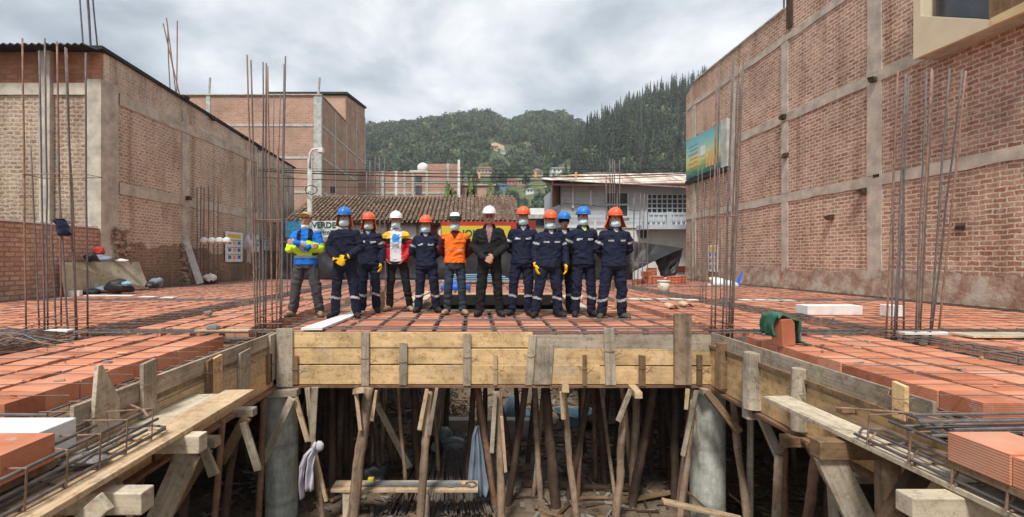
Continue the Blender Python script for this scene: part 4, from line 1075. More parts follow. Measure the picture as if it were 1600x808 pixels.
cl = [(435, 460, 511, 603, 'wood_g', 0), (459.5, 468, 553, 599, 'wood_b', 0), (566, 578, 517, 601, 'wood_g', 0), (625, 637, 534, 600, 'wood_g', 0), (724, 735.5, 520, 601, 'wood_g', 0),
      (771, 776.5, 551, 600, 'wood_l', 0), (823, 834, 522, 600, 'wood_g', -3), (836, 862, 537, 599, 'wood_g', -2), (909, 915, 553, 601, 'wood_b', 0), (943, 959, 512, 600, 'wood_g', 1.5),
      (996, 1006, 553, 601, 'wood_b', 0), (1050, 1076, 488, 599, 'bark', 0), (1086, 1094, 552, 600, 'wood_b', 0)]
for i, (a, b, y0, y1, mt, sk) in enumerate(cl):
    th = .05 if mt == 'bark' else .03
    c = MB(); x0, x1, z0, z1 = fx(a), fx(b), fz(y1), fz(y0); s_ = sk / F * YF
    d = .002 * (i % 3)
    c.prism([(x0 + s_, YF - .034 - d, z0), (x1 + s_, YF - .034 - d, z0), (x1 - s_, YF - .034 - d, z1 - rnd.uniform(0, .015)), (x0 - s_, YF - .034 - d, z1 - rnd.uniform(0, .015))], (0, -th, 0))
    for k_ in range(len(c.uv)): c.uv[k_] = [(u_, v_ * 1.0) for (u_, v_) in c.uv[k_]]
    c.build('cleat', M[mt], FW, bevel=.003)
    if (b - a) < 20 and (y1 - y0) > 45:
        xm = (x0 + x1) / 2; zm = z0 + (z1 - z0) * rnd.uniform(.45, .6); w_ = MB(); yy = YF - .072 - d
        w_.tube([(x0 - .05, YF - .03, zm + .03), (x0, yy, zm + .01), (xm, yy, zm), (x1, yy, zm + .012), (x1 + .06, YF - .03, zm - .03), (x1 + .09, YF - .07, zm + .03)], .0035, 5)
        w_.build('tie_wire', M['rust'], FW)
def side_form(name, label, X, sgn, y_near, rows, cleats, mats):
    t = thing(name, label, 'formwork', (X, 4.5, -.68))
    for k, (z0, z1, ya, yb) in enumerate(rows):
        MB().box(X, X + sgn * .028, ya, yb, z0 + .002, z1 - .002).build('board', M[mats[k]], t, bevel=.003)
    MB().box(X - sgn * .06, X + sgn * .3, 1.2, 6.0, -.72, -.69).build('bottom_board', M['bark_r'], t)
    for (pa, pb, y0, y1, mt, shape) in cleats:
        Xc = X - sgn * .004
        A = [PX(pa, y0, Xc), PX(pb, y0, Xc), PX(pb, y1, Xc), PX(pa, y1, Xc)]
        zt = (A[0].z + A[1].z) / 2; zb = (A[2].z + A[3].z) / 2; ya, yb = sorted((A[0].y, A[1].y))
        c = MB()
        if shape == 'tri': c.prism([(Xc, ya, zb), (Xc, yb, zb), (Xc, yb, zt * .4 + zb * .6), (Xc, ya + (yb - ya) * .35, zt), (Xc, ya + (yb - ya) * .2, zt)], (-sgn * .03, 0, 0))
        elif shape == 'round': c.tube([(Xc - sgn * .035, (ya + yb) / 2, zb), (Xc - sgn * .035, (ya + yb) / 2 + .01, (zb + zt) / 2), (Xc - sgn * .035, (ya + yb) / 2, zt)], [(yb - ya) * .5, (yb - ya) * .47, (yb - ya) * .42], 9)
        else: c.prism([(Xc, ya, zb), (Xc, yb, zb), (Xc, yb, zt), (Xc, ya, zt - .015)], (-sgn * .032, 0, 0))
        c.build('cleat', M[mt], t, bevel=.003 if shape != 'round' else 0)
        if shape in ('', 'round'):
            zm = zb + (zt - zb) * .6; q = -sgn
            MB().tube([(Xc, ya - .04, zm + .02), (Xc + q * .055, ya - .004, zm), (Xc + q * (.055 if shape == '' else .075), (ya + yb) / 2, zm - .01), (Xc + q * .055, yb + .004, zm), (Xc, yb + .05, zm + .03), (Xc + q * .04, yb + .1, zm - .02)], .0035, 5).build('tie_wire', M['rust'], t)
    return t
side_form('left_side_formwork', 'left timber formwork running back to the front panel, with a pointed cleat', -2.57, -1, 3.02,
    [(-.225, 0, 3.02, 6.05), (-.455, -.225, 2.9, 6.04), (-.685, -.455, 1.2, 6.04)],
    [(419, 434.5, 520, 592, 'wood_g', ''), (416, 421, 552, 600, 'wood_b', ''), (371, 388, 547, 608, 'wood_g', ''), (320, 328, 561, 612, 'wood_b', ''), (328.5, 343, 556, 614, 'wood_y', ''), (218, 239, 563, 650, 'wood_g', ''), (138, 181, 568, 672, 'wood_w', 'tri')],
    ['wood_g', 'wood_l', 'wood_y'])
side_form('right_side_formwork', 'right timber formwork running back to the front panel, grey board on top', 3.05, 1, 3.13,
    [(-.225, 0, 3.12, 6.05), (-.455, -.225, 2.9, 6.04), (-.685, -.455, 1.2, 6.04)],
    [(1127, 1137, 536, 606, 'wood_b', 'round'), (1172, 1190, 551, 638, 'wood_g', 'round'), (1246, 1263, 576, 672, 'wood_g', 'round'), (1400, 1421, 598, 655, 'wood_y', '')],
    ['wood_g', 'wood_y', 'wood_y'])
# second-level detail: stub between planks on the right
p = PX(1331, 643, 3.03); MB().tube([p, p + Vector((-.1, 0, 0))], .035, 8).build('post_stub', M['wood_b'], bpy.data.objects['right_side_formwork'])

# ================================================================== PLANK WALKWAYS
def plank(label, x0, x1, y0, y1, z, mat, th=.035, twist=0.0, yfar=0.0):
    m_ = MB(); n = 6
    ring = []
    m_.hexa([(x0, y0, z - th), (x1, y0, z - th), (x1, y0, z), (x0, y0, z), (x0 + yfar, y1, z - th + twist), (x1 + yfar, y1 + .02, z - th), (x1 + yfar, y1 + .02, z), (x0 + yfar, y1, z + twist)])
    return tag(m_.build('plank', M[mat], bevel=.004), label, 'plank')
plank('long pale plank on the left crossbeams, beside the pit', -2.335, -2.075, 1.1, 4.42, -.285, 'wood_l')
plank('shorter pale plank between the left formwork and the outer plank', -2.56, -2.342, 1.1, 4.30, -.292, 'wood_w')
plank('long whitish plank on the right crossbeams, beside the pit', 2.62, 2.86, 1.1, 4.22, -.285, 'wood_w', yfar=-.02)
plank('brown cement stained plank against the right formwork', 2.868, 3.04, 1.1, 3.92, -.292, 'wood_b')
# planks' support timbers
def pole(label, px0, py0, px1, py1, Y0, Y1, rpx, mat, name='wooden_prop', group=None, cat='prop', ground=True, wob=.013, seg=9):
    a = P(px0, py0, Y0); b = P(px1, py1, Y1)
    if ground: t = (GZ + .02 - a.z) / (b.z - a.z); b = a + (b - a) * t
    r = rpx / F * Y0; n = 18; pts = []; rad = []
    sd = rnd.random() * 50
    for i in range(n + 1):
        t = i / n; p = a.lerp(b, t); k = math.sin(math.pi * t)
        p += Vector((mnoise.noise(Vector((t * 3, sd, 0))) * wob * k * 2, mnoise.noise(Vector((t * 3, sd, 5))) * wob * k, 0))
        pts.append(p); rad.append(r * (.92 + .16 * t) * (1 + .20 * mnoise.noise(Vector((t * 12, sd, 2)))))
    m_ = MB(); m_.tube(pts, rad, seg)
    o = m_.build(name, M[mat], smooth=True); tag(o, label, cat, group)
    return o
def timber(label, p0, p1, a, b, mat, name='timber', cat='timber', up=(0, 0, 1), group=None, jit=.006):
    m_ = MB(); m_.bar(p0, p1, a, b, up=up, jit=jit); return tag(m_.build(name, M[mat], bevel=.005), label, cat, group)
def brace(parent_or_label, pa, pb, wd, th, mat, face=(0, -1, 0), group=None):
    d = (Vector(pb) - Vector(pa)).normalized(); return timber(parent_or_label, pa, pb, wd, th, mat, 'brace', 'brace', up=face, group=group)
# front row head pieces with props and braces (P gives points at the depth of each)
timber('short grey head timber capping the left concrete column', P(416, 614, 6.0), P(467, 612, 6.0), .16, .085, 'wood_g', 'head_timber', up=(0, 0, 1))
timber('short grey head timber capping the right concrete column', P(1094, 611, 6.0), P(1140, 613, 6.0), .16, .08, 'wood_g', 'head_timber')
brace('wide grey brace slanting down left across the left concrete column', P(456, 622, 5.85), P(410, 722, 5.85), .09, .03, 'wood_g')
brace('pale brace slanting right from the left column head to the forked prop', P(461, 622, 5.9), P(481, 690, 5.9), .06, .03, 'wood_l')
brace('grey board strapped upright over the prop with the white shirt', P(492, 605, 5.8), P(488, 690, 5.8), .08, .03, 'wood_g')
brace('short grey board beside the prop holding the white shirt', P(481, 606, 5.85), P(484, 650, 5.85), .06, .03, 'wood_g')
brace('pale slat leaning by the hanging white shirt', P(489, 695, 5.95), P(510, 783, 5.95), .045, .03, 'wood_l')
pole('reddish thin prop left of the left concrete column', 412, 618, 404, 808, 5.75, 5.75, 5, 'bark_r')
pole('rough prop carrying the white shirt', 480, 606, 503, 808, 5.95, 5.95, 4.6, 'bark')
pole('thick barked prop leaning left under the second cleat', 576, 606, 551, 808, 5.9, 5.9, 8.6, 'bark')
pole('barked prop rising in front of the plank bench', 670, 612, 656, 808, 5.9, 5.9, 6.6, 'bark')
pole('upright barked prop right of the hanging grey jacket', 779, 612, 784, 808, 5.9, 5.9, 6.2, 'bark')
pole('crooked prop below the slanted cleat', 881, 614, 900, 808, 5.9, 5.9, 5.2, 'bark')
pole('pale prop with a forked brace at its head', 974, 650, 963, 808, 5.9, 5.9, 6, 'bark')
pole('prop leaning beside the right concrete column', 1084, 625, 1063, 808, 5.85, 5.85, 5.2, 'bark')
pole('crooked prop just right of the right concrete column', 1144, 615, 1167, 808, 5.7, 5.6, 5.5, 'bark')
pole('grey square prop behind the crooked right prop', 1173, 650, 1172, 808, 5.7, 5.7, 6, 'wood_g', seg=4, wob=.003)
brace('two pale slats beside the thick barked prop, left', P(556, 612, 5.8), P(563, 672, 5.8), .05, .03, 'wood_l')
brace('short pale slat right of the thick barked prop', P(588, 610, 5.8), P(581, 658, 5.8), .04, .03, 'wood_l')
timber('pale head block jutting out above the thick barked prop', P(563, 610, 5.55), P(556, 612, 6.1), .09, .07, 'wood_l', 'head_timber')
brace('slat nailed left of the bench prop', P(667, 608, 5.8), P(655, 672, 5.8), .045, .03, 'wood_l')
brace('slat nailed right of the bench prop', P(683, 606, 5.85), P(670, 680, 5.85), .045, .03, 'wood_g')
brace('grey slat nailed left of the upright barked prop', P(774, 612, 5.8), P(768, 708, 5.8), .05, .03, 'wood_g')
brace('thin pale slat right of the upright barked prop', P(784, 650, 5.85), P(790, 738, 5.85), .035, .02, 'wood_l')
timber('pale head block above the crooked middle prop', P(884, 607, 5.5), P(880, 609, 6.1), .08, .10, 'wood_l', 'head_timber')
brace('pale slat nailed to the crooked middle prop', P(878, 612, 5.8), P(881, 655, 5.8), .06, .03, 'wood_l')
timber('pale head block above the forked prop', P(998, 618, 5.45), P(988, 606, 6.0), .09, .08, 'wood_l', 'head_timber')
brace('brace forking up right from the pale prop', P(986, 610, 5.75), P(965, 658, 5.75), .06, .04, 'wood_g')
brace('grey brace leaning right of the dark props', P(1088, 610, 5.75), P(1066, 712, 5.75), .05, .03, 'wood_g')
brace('short slat left of the right column brace', P(1074, 608, 5.9), P(1072, 640, 5.9), .05, .03, 'wood_l')
brace('slat leaning onto the right concrete column', P(1087, 640, 5.95), P(1094, 705, 5.95), .035, .02, 'wood_g')
brace('square brace crossing the head of the right concrete column', P(1104, 612, 5.75), P(1156, 676, 5.55), .085, .05, 'wood_b')
# side supports: (head px0,py_top,px1,py_bot) measured at depth Y
def side_head(px0, px1, yt, yb, Y, mat, label, deep=.9, th=None):
    a = P(px0, yt, Y); b = P(px1, yb, Y); sgn = -1 if px1 < CX else 1
    x_in = b.x if sgn < 0 else a.x; x_out = x_in + sgn * deep; zc = (a.z + b.z) / 2; h = a.z - b.z
    m_ = MB(); m_.hexa([(x_in, Y, zc - h / 2), (x_in, Y + .11, zc - h / 2), (x_in, Y + .11, zc + h / 2), (x_in, Y, zc + h / 2), (x_out, Y, zc - h / 2), (x_out, Y + .11, zc - h / 2), (x_out, Y + .11, zc + h / 2), (x_out, Y, zc + h / 2)])
    return tag(m_.build('head_timber', M[mat], bevel=.008), label, 'timber')
side_head(358, 395, 639.5, 652.5, 5.0, 'wood_g', 'small grey head timber under the left formwork nearest the left column', .5)
side_head(311, 336, 686, 701, 4.3, 'wood_g', 'grey head timber half hidden behind the thick whitish crossbeam')
side_head(240, 311, 682, 710, 3.36, 'wood_w', 'thick whitish crossbeam end under the left planks', 1.1)
side_head(180, 243, 708, 722, 3.75, 'wood_b', 'rough split timber end under the left planks', .6)
side_head(50, 221, 771, 806, 2.68, 'wood_w', 'nearest thick crossbeam end at the lower left corner', 1.2)
side_head(1168, 1187, 641, 657, 5.05, 'wood_g', 'small head timber under the right formwork nearest the right column', .5)
side_head(1229, 1266, 684, 700, 4.3, 'wood_b', 'brown head timber under the right formwork')
side_head(1282, 1380, 691, 720, 3.3, 'wood_b', 'thick split brown crossbeam end under the right planks', 1.1)
side_head(1427, 1530, 779, 812, 2.5, 'wood_w', 'pale sawn crossbeam end at the lower right edge', 1.2)
side_head(1334, 1366, 746, 757, 3.6, 'wood_g', 'thin grey timber below the thick split crossbeam', .7)
brace('wide brace below the small left head timber', P(385, 652, 4.9), P(345, 722, 4.9), .09, .04, 'wood_b')
brace('short brace leaning right below the small left head timber', P(381, 660, 4.88), P(404, 735, 4.9), .075, .035, 'wood_g')
brace('short brace leaning right below the left middle head', P(318, 702, 4.15), P(335, 742, 4.15), .085, .03, 'wood_g')
brace('long brown brace leaning left from the left middle head', P(326, 702, 4.2), P(268, 800, 4.2), .08, .04, 'wood_b')
brace('broad grey board brace under the thick whitish crossbeam', P(295, 708, 3.42), P(240, 830, 3.42), .17, .045, 'wood_g')
brace('grey brace leaning left at the lower left', P(157, 738, 3.2), P(215, 800, 3.2), .10, .04, 'wood_g')
brace('cut brace end at the lower left corner below the nearest crossbeam', P(165, 783, 2.5), P(130, 815, 2.5), .10, .05, 'wood_w')
brace('board brace below the right small head timber', P(1190, 652, 4.95), P(1218, 715, 4.85), .09, .05, 'wood_g')
brace('brace crossing behind the right brown head timber', P(1236, 672, 5.0), P(1220, 705, 5.0), .07, .04, 'wood_g')
brace('narrow brace down right from the brown head timber', P(1262, 692, 4.2), P(1296, 752, 4.1), .07, .04, 'wood_b')
brace('broad grey board brace under the thick split crossbeam', P(1292, 708, 3.36), P(1352, 830, 3.36), .19, .05, 'wood_g')
brace('dark brace leaning left from the right planks', P(1436, 738, 3.0), P(1385, 820, 3.0), .12, .06, 'wood_d')
side_poles = [('orange brown slim prop below the left middle brace', 348, 655, 335, 808, 4.7, 5, 'bark_r'), ('dark prop behind the left middle brace', 372, 660, 350, 808, 5.3, 6, 'bark_d'),
 ('thick dark prop at the lower left', 222, 712, 205, 808, 3.9, 10, 'bark_d'), ('thin dark prop at the far lower left', 300, 700, 285, 808, 4.6, 7, 'bark_d'),
 ('barked prop below the right small brace', 1218, 712, 1212, 808, 4.8, 7, 'bark'), ('reddish slim prop beside the barked right prop', 1226, 700, 1224, 808, 5.0, 5, 'bark_r'),
 ('brown prop under the brown head timber', 1276, 700, 1262, 808, 4.5, 7, 'bark_r'), ('thick barked prop under the thick split crossbeam', 1386, 716, 1384, 808, 3.4, 17, 'bark'),
 ('grey slim prop beside the broad right brace', 1300, 755, 1303, 808, 4.2, 8, 'wood_g')]
for (lb, a, b, c, d, Y, r, mt) in side_poles: pole(lb, a, b, c, d, Y, Y, r, mt)
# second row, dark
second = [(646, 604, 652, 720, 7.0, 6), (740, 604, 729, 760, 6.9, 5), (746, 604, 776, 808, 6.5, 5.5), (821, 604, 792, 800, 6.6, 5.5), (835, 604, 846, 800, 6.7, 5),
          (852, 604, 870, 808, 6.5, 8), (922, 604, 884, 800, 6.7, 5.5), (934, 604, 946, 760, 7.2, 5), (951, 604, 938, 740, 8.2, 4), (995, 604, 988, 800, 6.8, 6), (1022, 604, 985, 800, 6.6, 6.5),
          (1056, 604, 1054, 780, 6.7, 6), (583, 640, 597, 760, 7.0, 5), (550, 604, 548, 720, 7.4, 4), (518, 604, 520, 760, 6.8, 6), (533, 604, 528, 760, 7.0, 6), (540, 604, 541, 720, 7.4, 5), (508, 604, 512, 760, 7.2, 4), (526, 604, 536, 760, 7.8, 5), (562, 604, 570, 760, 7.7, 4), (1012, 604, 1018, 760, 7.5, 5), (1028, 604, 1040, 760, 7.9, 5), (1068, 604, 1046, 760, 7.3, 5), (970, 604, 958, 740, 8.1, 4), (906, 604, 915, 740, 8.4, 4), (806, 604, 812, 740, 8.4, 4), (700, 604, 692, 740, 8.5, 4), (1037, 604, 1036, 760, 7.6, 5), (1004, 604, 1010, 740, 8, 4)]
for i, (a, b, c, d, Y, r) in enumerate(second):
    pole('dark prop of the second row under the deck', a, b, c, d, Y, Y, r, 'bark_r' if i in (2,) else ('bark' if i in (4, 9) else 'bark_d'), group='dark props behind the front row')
r3 = random.Random(5)
for Y in (7.9, 8.6, 9.8, 11.2, 12.8, 14.4):
    x = -9.5
    while x < 9.4:
        x += r3.uniform(.7, 1.1)
        if -1.6 < x < 2.4 and Y < 13: continue
        if abs(x - 3.2) < .2 or abs(x + 2.9) < .2: continue
        a = Vector((x, Y + r3.uniform(-.2, .2), -.2)); px, py = CX + F * a.x / a.y, CY + F * (CAMZ - a.z) / a.y
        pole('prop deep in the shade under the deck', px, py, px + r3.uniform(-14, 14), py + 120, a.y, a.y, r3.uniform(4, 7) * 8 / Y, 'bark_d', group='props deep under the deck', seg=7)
for sx in (-1, 1):
    for Y in (5.4, 4.4, 3.6, 2.8):
        for k in range(4):
            x = sx * (4.0 + k * 1.5 + r3.uniform(-.2, .2)) + (.3 if sx > 0 else 0)
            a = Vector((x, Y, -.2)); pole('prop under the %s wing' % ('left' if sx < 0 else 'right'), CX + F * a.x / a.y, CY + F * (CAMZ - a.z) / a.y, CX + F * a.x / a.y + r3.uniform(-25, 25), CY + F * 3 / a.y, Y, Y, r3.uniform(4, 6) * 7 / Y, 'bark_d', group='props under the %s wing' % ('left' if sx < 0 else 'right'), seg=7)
# joist bearers under the deck
for i, Y in enumerate((6.9, 8.3, 12.9, 14.5, 16.5, 18.5)):
    MBo = MB(); MBo.box(DX0 + .1, DX1 - .1, Y, Y + .09, -.30, -.195); tag(MBo.build('bearer', M['wood_d']), 'dark bearer timber spanning under the deck', 'bearer', 'bearers under the deck')
# concrete columns
def ccol(label, px0, px1, Y, tri=None):
    xc = (P(px0, 0, Y).x + P(px1, 0, Y).x) / 2; r = (px1 - px0) / 2 / F * Y
    m_ = MB(); n = 14; pts = [(xc, Y + r, GZ + (2.6 - .75) * i / n) for i in range(n + 1)]
    m_.tube(pts, [r * (1 + .006 * mnoise.noise(Vector((i * .9, px0, 0)))) for i in range(n + 1)], 28)
    return tag(m_.build('concrete_column', M['column'], smooth=False), label, 'column')
c1 = ccol('round concrete column under the left corner of the formwork', 405, 455, 6.05); c2 = ccol('round concrete column under the right corner of the formwork', 1092, 1145, 6.05)
ccol('slim pale concrete column far under the deck, middle left', 592, 603, 9.6); ccol('slim pale concrete column far under the deck, middle right', 940, 953, 9.6)
for c_ in (c1, c2):
    for p_ in c_.data.polygons: p_.use_smooth = len(p_.vertices) == 4

# ================================================================== UNDER THE DECK: things on the ground
def eh(x, y): return Vector(earth((x + 10) / 19.8, (y - 3) / 17))
# plank bench
bt = thing('plank_bench', 'low plank bench with steel offcuts standing between two front props', 'bench', (P(635, 0, 6.1).x, 6.2, GZ))
z_ = P(0, 767, 6.15).z
MB().box(P(516, 0, 6.1).x, P(747, 0, 6.1).x, 6.1, 6.36, z_, z_ + .04).build('top', M['wood_l'], bt, bevel=.004)
MB().box(P(545, 0, 6.1).x, P(735, 0, 6.1).x, 6.16, 6.20, z_ + .042, z_ + .06).build('steel_strip', M['steel'], bt)
MB().box(P(566, 0, 6.1).x, P(720, 0, 6.1).x, 6.23, 6.27, z_ + .042, z_ + .065).build('steel_strip', M['metal_blue'], bt)
for (a, b) in ((538, 550), (658, 670)): MB().box(P(a, 0, 6.2).x, P(b, 0, 6.2).x, 6.12, 6.32, GZ + .02, z_ - .002).build('leg', M['wood_w'], bt)
m_ = MB(); c = P(577, 766, 6.2); m_.box(c.x - .04, c.x + .04, 6.28, 6.34, z_ + .042, z_ + .10); tag(m_.build('tape_measure', M['yellow_vinyl'], bevel=.01), 'small yellow tape measure on the plank bench', 'tape measure')
for k, px in enumerate((705, 736)):
    c = P(px, 764, 6.2); m_ = MB(); m_.tube([(c.x + .07 * math.cos(a), 6.22 + .07 * math.sin(a), z_ + .05) for a in np.linspace(0, 6.1, 14)], .014, 6)
    tag(m_.build('wire_coil', M['steel']), ['left coil of tie wire on the plank bench', 'coil of tie wire at the right end of the plank bench'][k], 'wire coil')
# rebar fan
fan = thing('rebar_pile', 'fan of long thin steel bars lying on the ground behind the plank bench', 'rebar pile', (P(680, 0, 7.5).x, 7.5, GZ))
for i in range(80):
    t = i / 79; a = P(672 + 50 * t + rnd.uniform(-3, 3), 712 + rnd.uniform(-6, 6), 8.6 + rnd.uniform(-.1, .1)); a.z = GZ + .28 + rnd.uniform(0, .12)
    b = P(600 + 175 * t + rnd.uniform(-12, 12), 815, 6.3); b.z = GZ + .10 + rnd.uniform(0, .06)
    MB().tube([a, (a + b) / 2 + Vector((0, 0, .03)), b], .009, 5).build('bar', M['steel' if i % 5 else 'rust'], fan)
# wheelbarrow tipped on its side
wb = thing('wheelbarrow', 'tipped wheelbarrow with grey blue tray and black tyre between the props', 'wheelbarrow', tuple(eh(-.15, 7.9)))
wc = P(680, 697, 7.85)
tr = MB(); c = P(709, 707, 7.95)
def trayf(u, v):
    x = c.x - .26 + .52 * u; k = 1 - (2 * u - 1) ** 2 * .5
    a = -1.1 + 2.2 * v; return (x, c.y + .25 - .22 * math.cos(a) * k, c.z - .02 + .26 * math.sin(a) * k)
tr.grid(trayf, 10, 8); tr.build('tray', M['metal_blue'], wb, smooth=True, solid=.01)
ty = MB(); ty.tube([(wc.x + .0 + .13 * math.cos(a) * .8, 7.8 - .1 * math.cos(a), wc.z + .14 * math.sin(a)) for a in np.linspace(0, 6.283, 20)], .045, 8, cap=False); wh = ty.build('wheel', M['rubber'], wb, smooth=True)
MB().tube([(wc.x, 7.78, wc.z), (wc.x + .02, 7.88, wc.z)], .07, 12).build('rim', M['metal_blue'], wh)
MB().tube([(wc.x, 7.8, wc.z), P(705, 700, 7.75), P(735, 712, 7.7), P(745, 728, 7.75)], .016, 6).build('handle', M['steel'], wb)
MB().tube([(wc.x, 7.82, wc.z + .02), P(712, 690, 7.75), P(738, 694, 7.7)], .016, 6).build('handle', M['steel'], wb)
MB().tube([P(727, 684, 7.75), P(724, 720, 7.75)], .012, 6).build('strut', M['steel'], wb)
# dome like pale sack/bucket
m_ = MB(); c = P(694, 684, 8.4); m_.tube([c - Vector((0, 0, .2)), c, c + Vector((0, 0, .14)), c + Vector((0, 0, .2))], [.17, .16, .12, .05], 14); tag(m_.build('bucket', M['metal_blue'], smooth=True), 'pale blue upturned bucket behind the black tyre', 'bucket')
# hanging clothes
def cloth_hang(name, label, cat, outline, Y, mat, folds=5, amp=.025):
    """outline: list of (px_left, px_right, py) rows from top to bottom"""
    rows = outline
    def fn(u, v):
        t = v * (len(rows) - 1); i = min(int(t), len(rows) - 2); k = t - i
        l = rows[i][0] * (1 - k) + rows[i + 1][0] * k; r = rows[i][1] * (1 - k) + rows[i + 1][1] * k; y = rows[i][2] * (1 - k) + rows[i + 1][2] * k
        p = P(l + (r - l) * u, y, Y); p.y += amp * math.sin(u * folds * 3.1 + v * 3) * (.4 + v) + .05 * mnoise.noise(Vector((u * 3, v * 4, Y))) - .03 * math.sin(math.pi * u); return p
    m_ = MB(); m_.grid(fn, 24, 24); o = m_.build(name, M[mat], smooth=True, solid=.008); return tag(o, label, cat)
cloth_hang('hanging_shirt', 'lilac white shirt body hanging from the forked prop', 'shirt', [(492, 500, 690), (486, 500, 700), (480, 492, 715), (478, 490, 735), (477, 490, 765)], 5.8, 'cloth_w', 3)
cloth_hang('hanging_sleeve', 'dangling lilac white sleeve left of the hanging shirt body', 'sleeve', [(486, 493, 700), (474, 484, 712), (467, 476, 730), (467, 473, 755), (469, 475, 778)], 5.82, 'cloth_w', 2, .012)
m_ = MB(); c = P(499, 697, 5.78); m_.sphere(c, .055, (1, .8, 1.15), 12, 8, jit=.08); tag(m_.build('cloth_knot', M['cloth_w'], smooth=True), 'knotted lilac white cloth tied round the prop', 'cloth')
cloth_hang('hanging_jacket', 'blue grey jacket hanging from a dark prop right of the bench', 'jacket', [(743, 748, 665), (738, 750, 680), (736, 754, 700), (733, 758, 730), (730, 764, 760), (741, 760, 774)], 6.4, 'cloth_bg', 5)
m_ = MB(); c = P(589, 748, 7.0); m_.sphere(c, .19, (1.2, .8, 1.15), 20, 14)
for i_, v_ in enumerate(m_.v):
    d_ = v_ - c; m_.v[i_] = c + d_ * (1 + .5 * mnoise.noise(d_ * 7) + .25 * mnoise.noise(d_ * 17))
m_.sphere(c + Vector((.02, 0, .2)), .05, (1, 1, 1), 8, 6); tag(m_.build('black_bag', M['black'], smooth=True), 'black rubbish bag slumped behind the thick barked prop', 'bag')
# plastic tarp heap and basin
def crumple(c, sx, sy, h, seed):
    def fn(u, v):
        x = c.x + (u - .5) * 2 * sx; y = c.y + (v - .5) * 2 * sy
        e = max(0, 1 - (2 * u - 1) ** 2) * max(0, 1 - (2 * v - 1) ** 2)
        return (x, y, c.z + h * e ** .3 * (.6 + .9 * mnoise.noise(Vector((x * 3, y * 3, seed)))) + .05 * mnoise.noise(Vector((x * 9, y * 9, seed))))
    return fn
c = P(810, 640, 9.9); c.z = eh(c.x, 9.9).z - .02
m_ = MB(); m_.grid(crumple(c, .40, .4, .5, 2), 36, 30); tag(m_.build('tarp_heap', M['tarp_blue'], smooth=True), 'crumpled slate blue tarp heap under the deck opening', 'tarp')
m_ = MB(); c = P(812, 651, 9.55); m_.grid(crumple(Vector((c.x, 9.5, eh(c.x, 9.5).z + .02)), .42, .22, .06, 5), 20, 8); tag(m_.build('white_sheet', M['foam'], smooth=True), 'white sheet spread in front of the slate blue tarp heap', 'sheet')
bs = thing('basin', 'pale blue plastic tub with raised ears behind the middle props', 'basin', P(900, 665, 9.5))
def basinf(u, v):
    a = u * 6.2832; r_ = (.16 + .20 * v); z = .24 * v + (.05 * abs(math.cos(a)) * v)
    return Vector(P(900, 668, 9.5)) + Vector((r_ * 1.15 * math.cos(a), .22 * math.sin(a) * (1 + .4 * v) + .2, z))
m_ = MB(); m_.grid(basinf, 28, 6); m_.build('shell', M['pale_blue'], bs, smooth=True, solid=.012)
m_ = MB(); m_.tube([Vector(basinf(i / 28, 1.0)) for i in range(29)], .015, 6, cap=False); m_.build('rim', M['foam'], bs, smooth=True)
m_ = MB(); m_.grid(lambda u, v: (P(0, 0, 1).x * 0 + P(900, 660, 9.7).x - .22 + .44 * u, 9.62 + .25 * v, P(900, 655, 9.7).z + .03 * mnoise.noise(Vector((u * 4, v * 4, 0)))), 8, 6)
m_.build('water', M['blue_sheet'], bs, smooth=True)
# kerb-like footing beam on the ground behind
b_ = MB().box(P(700, 0, 9.1).x, P(845, 0, 9.1).x, 9.1, 9.3, GZ, P(0, 657, 9.1).z); tag(b_.build('footing_beam', M['concrete']), 'low concrete footing beam before the slate blue tarp heap', 'beam')
b_ = MB().box(P(585, 0, 10).x, P(640, 0, 10).x, 9.9, 10.0, P(0, 670, 10).z, P(0, 660, 10).z); tag(b_.build('plank', M['wood_l'], bevel=.003), 'short bright plank lying on the earth behind the steel ladder', 'plank')
# ladder of rebar
ld = thing('rebar_ladder', 'leaning ladder like cage of rusty bars left of the bench prop', 'rebar cage', P(632, 700, 7.6))
for dx in (0, 9): MB().tube([P(614 + dx, 604, 7.4), P(634 + dx * .8, 700 - dx * 2, 7.6)], .014, 6).build('bar', M['rust'], ld)
for k in range(5): MB().tube([P(616 + k * 4, 612 + k * 18, 7.42), P(624 + k * 4, 610 + k * 17, 7.42)], .010, 5).build('stirrup', M['rust'], ld)
brace('grey board leaning from the thick barked prop down to the ground', P(588, 630, 6.7), P(640, 730, 6.9), .09, .04, 'wood_g')
# fallen boards and litter
lit = [(1036, 783, 1160, 812, 5.6, .10, 'wood_l', 'long board lying before the right concrete column'), (1070, 765, 1110, 800, 6.0, .07, 'wood_b', 'short board leaning on the long board by the right column'),
       (872, 735, 1000, 705, 8.6, .05, 'wood_l', 'bright lath lying on the ground behind the crooked prop'), (905, 745, 962, 735, 7.9, .08, 'wood_d', 'charred log on the ground behind the props'),
       (815, 775, 990, 770, 7.0, .10, 'wood_d', 'dark timber lying in the mud in the middle'), (880, 795, 950, 778, 6.7, .06, 'wood_b', 'brown lath sloping in the mud'),
       (810, 725, 860, 724, 8.6, .06, 'wood_b', 'short lath lying between the dark props'), (800, 780, 850, 800, 6.7, .04, 'wood_d', 'dark stick in the mud left of the burnt prop'),
       (1140, 772, 1175, 800, 6.2, .07, 'bark_r', 'reddish offcut beside the right column foot'), (590, 730, 650, 712, 8.6, .12, 'wood_b', 'wide board on the earth behind the leaning grey board')]
for (a, b, c_, d, Y, wd, mt, lb) in lit:
    p = P(a, b, Y); q_ = P(c_, d, Y); 
    for s_ in (p, q_): s_.z = max(s_.z, eh(s_.x, s_.y).z + .03)
    timber(lb, p, q_, wd, wd * .4, mt, 'board', 'board')
m_ = MB()
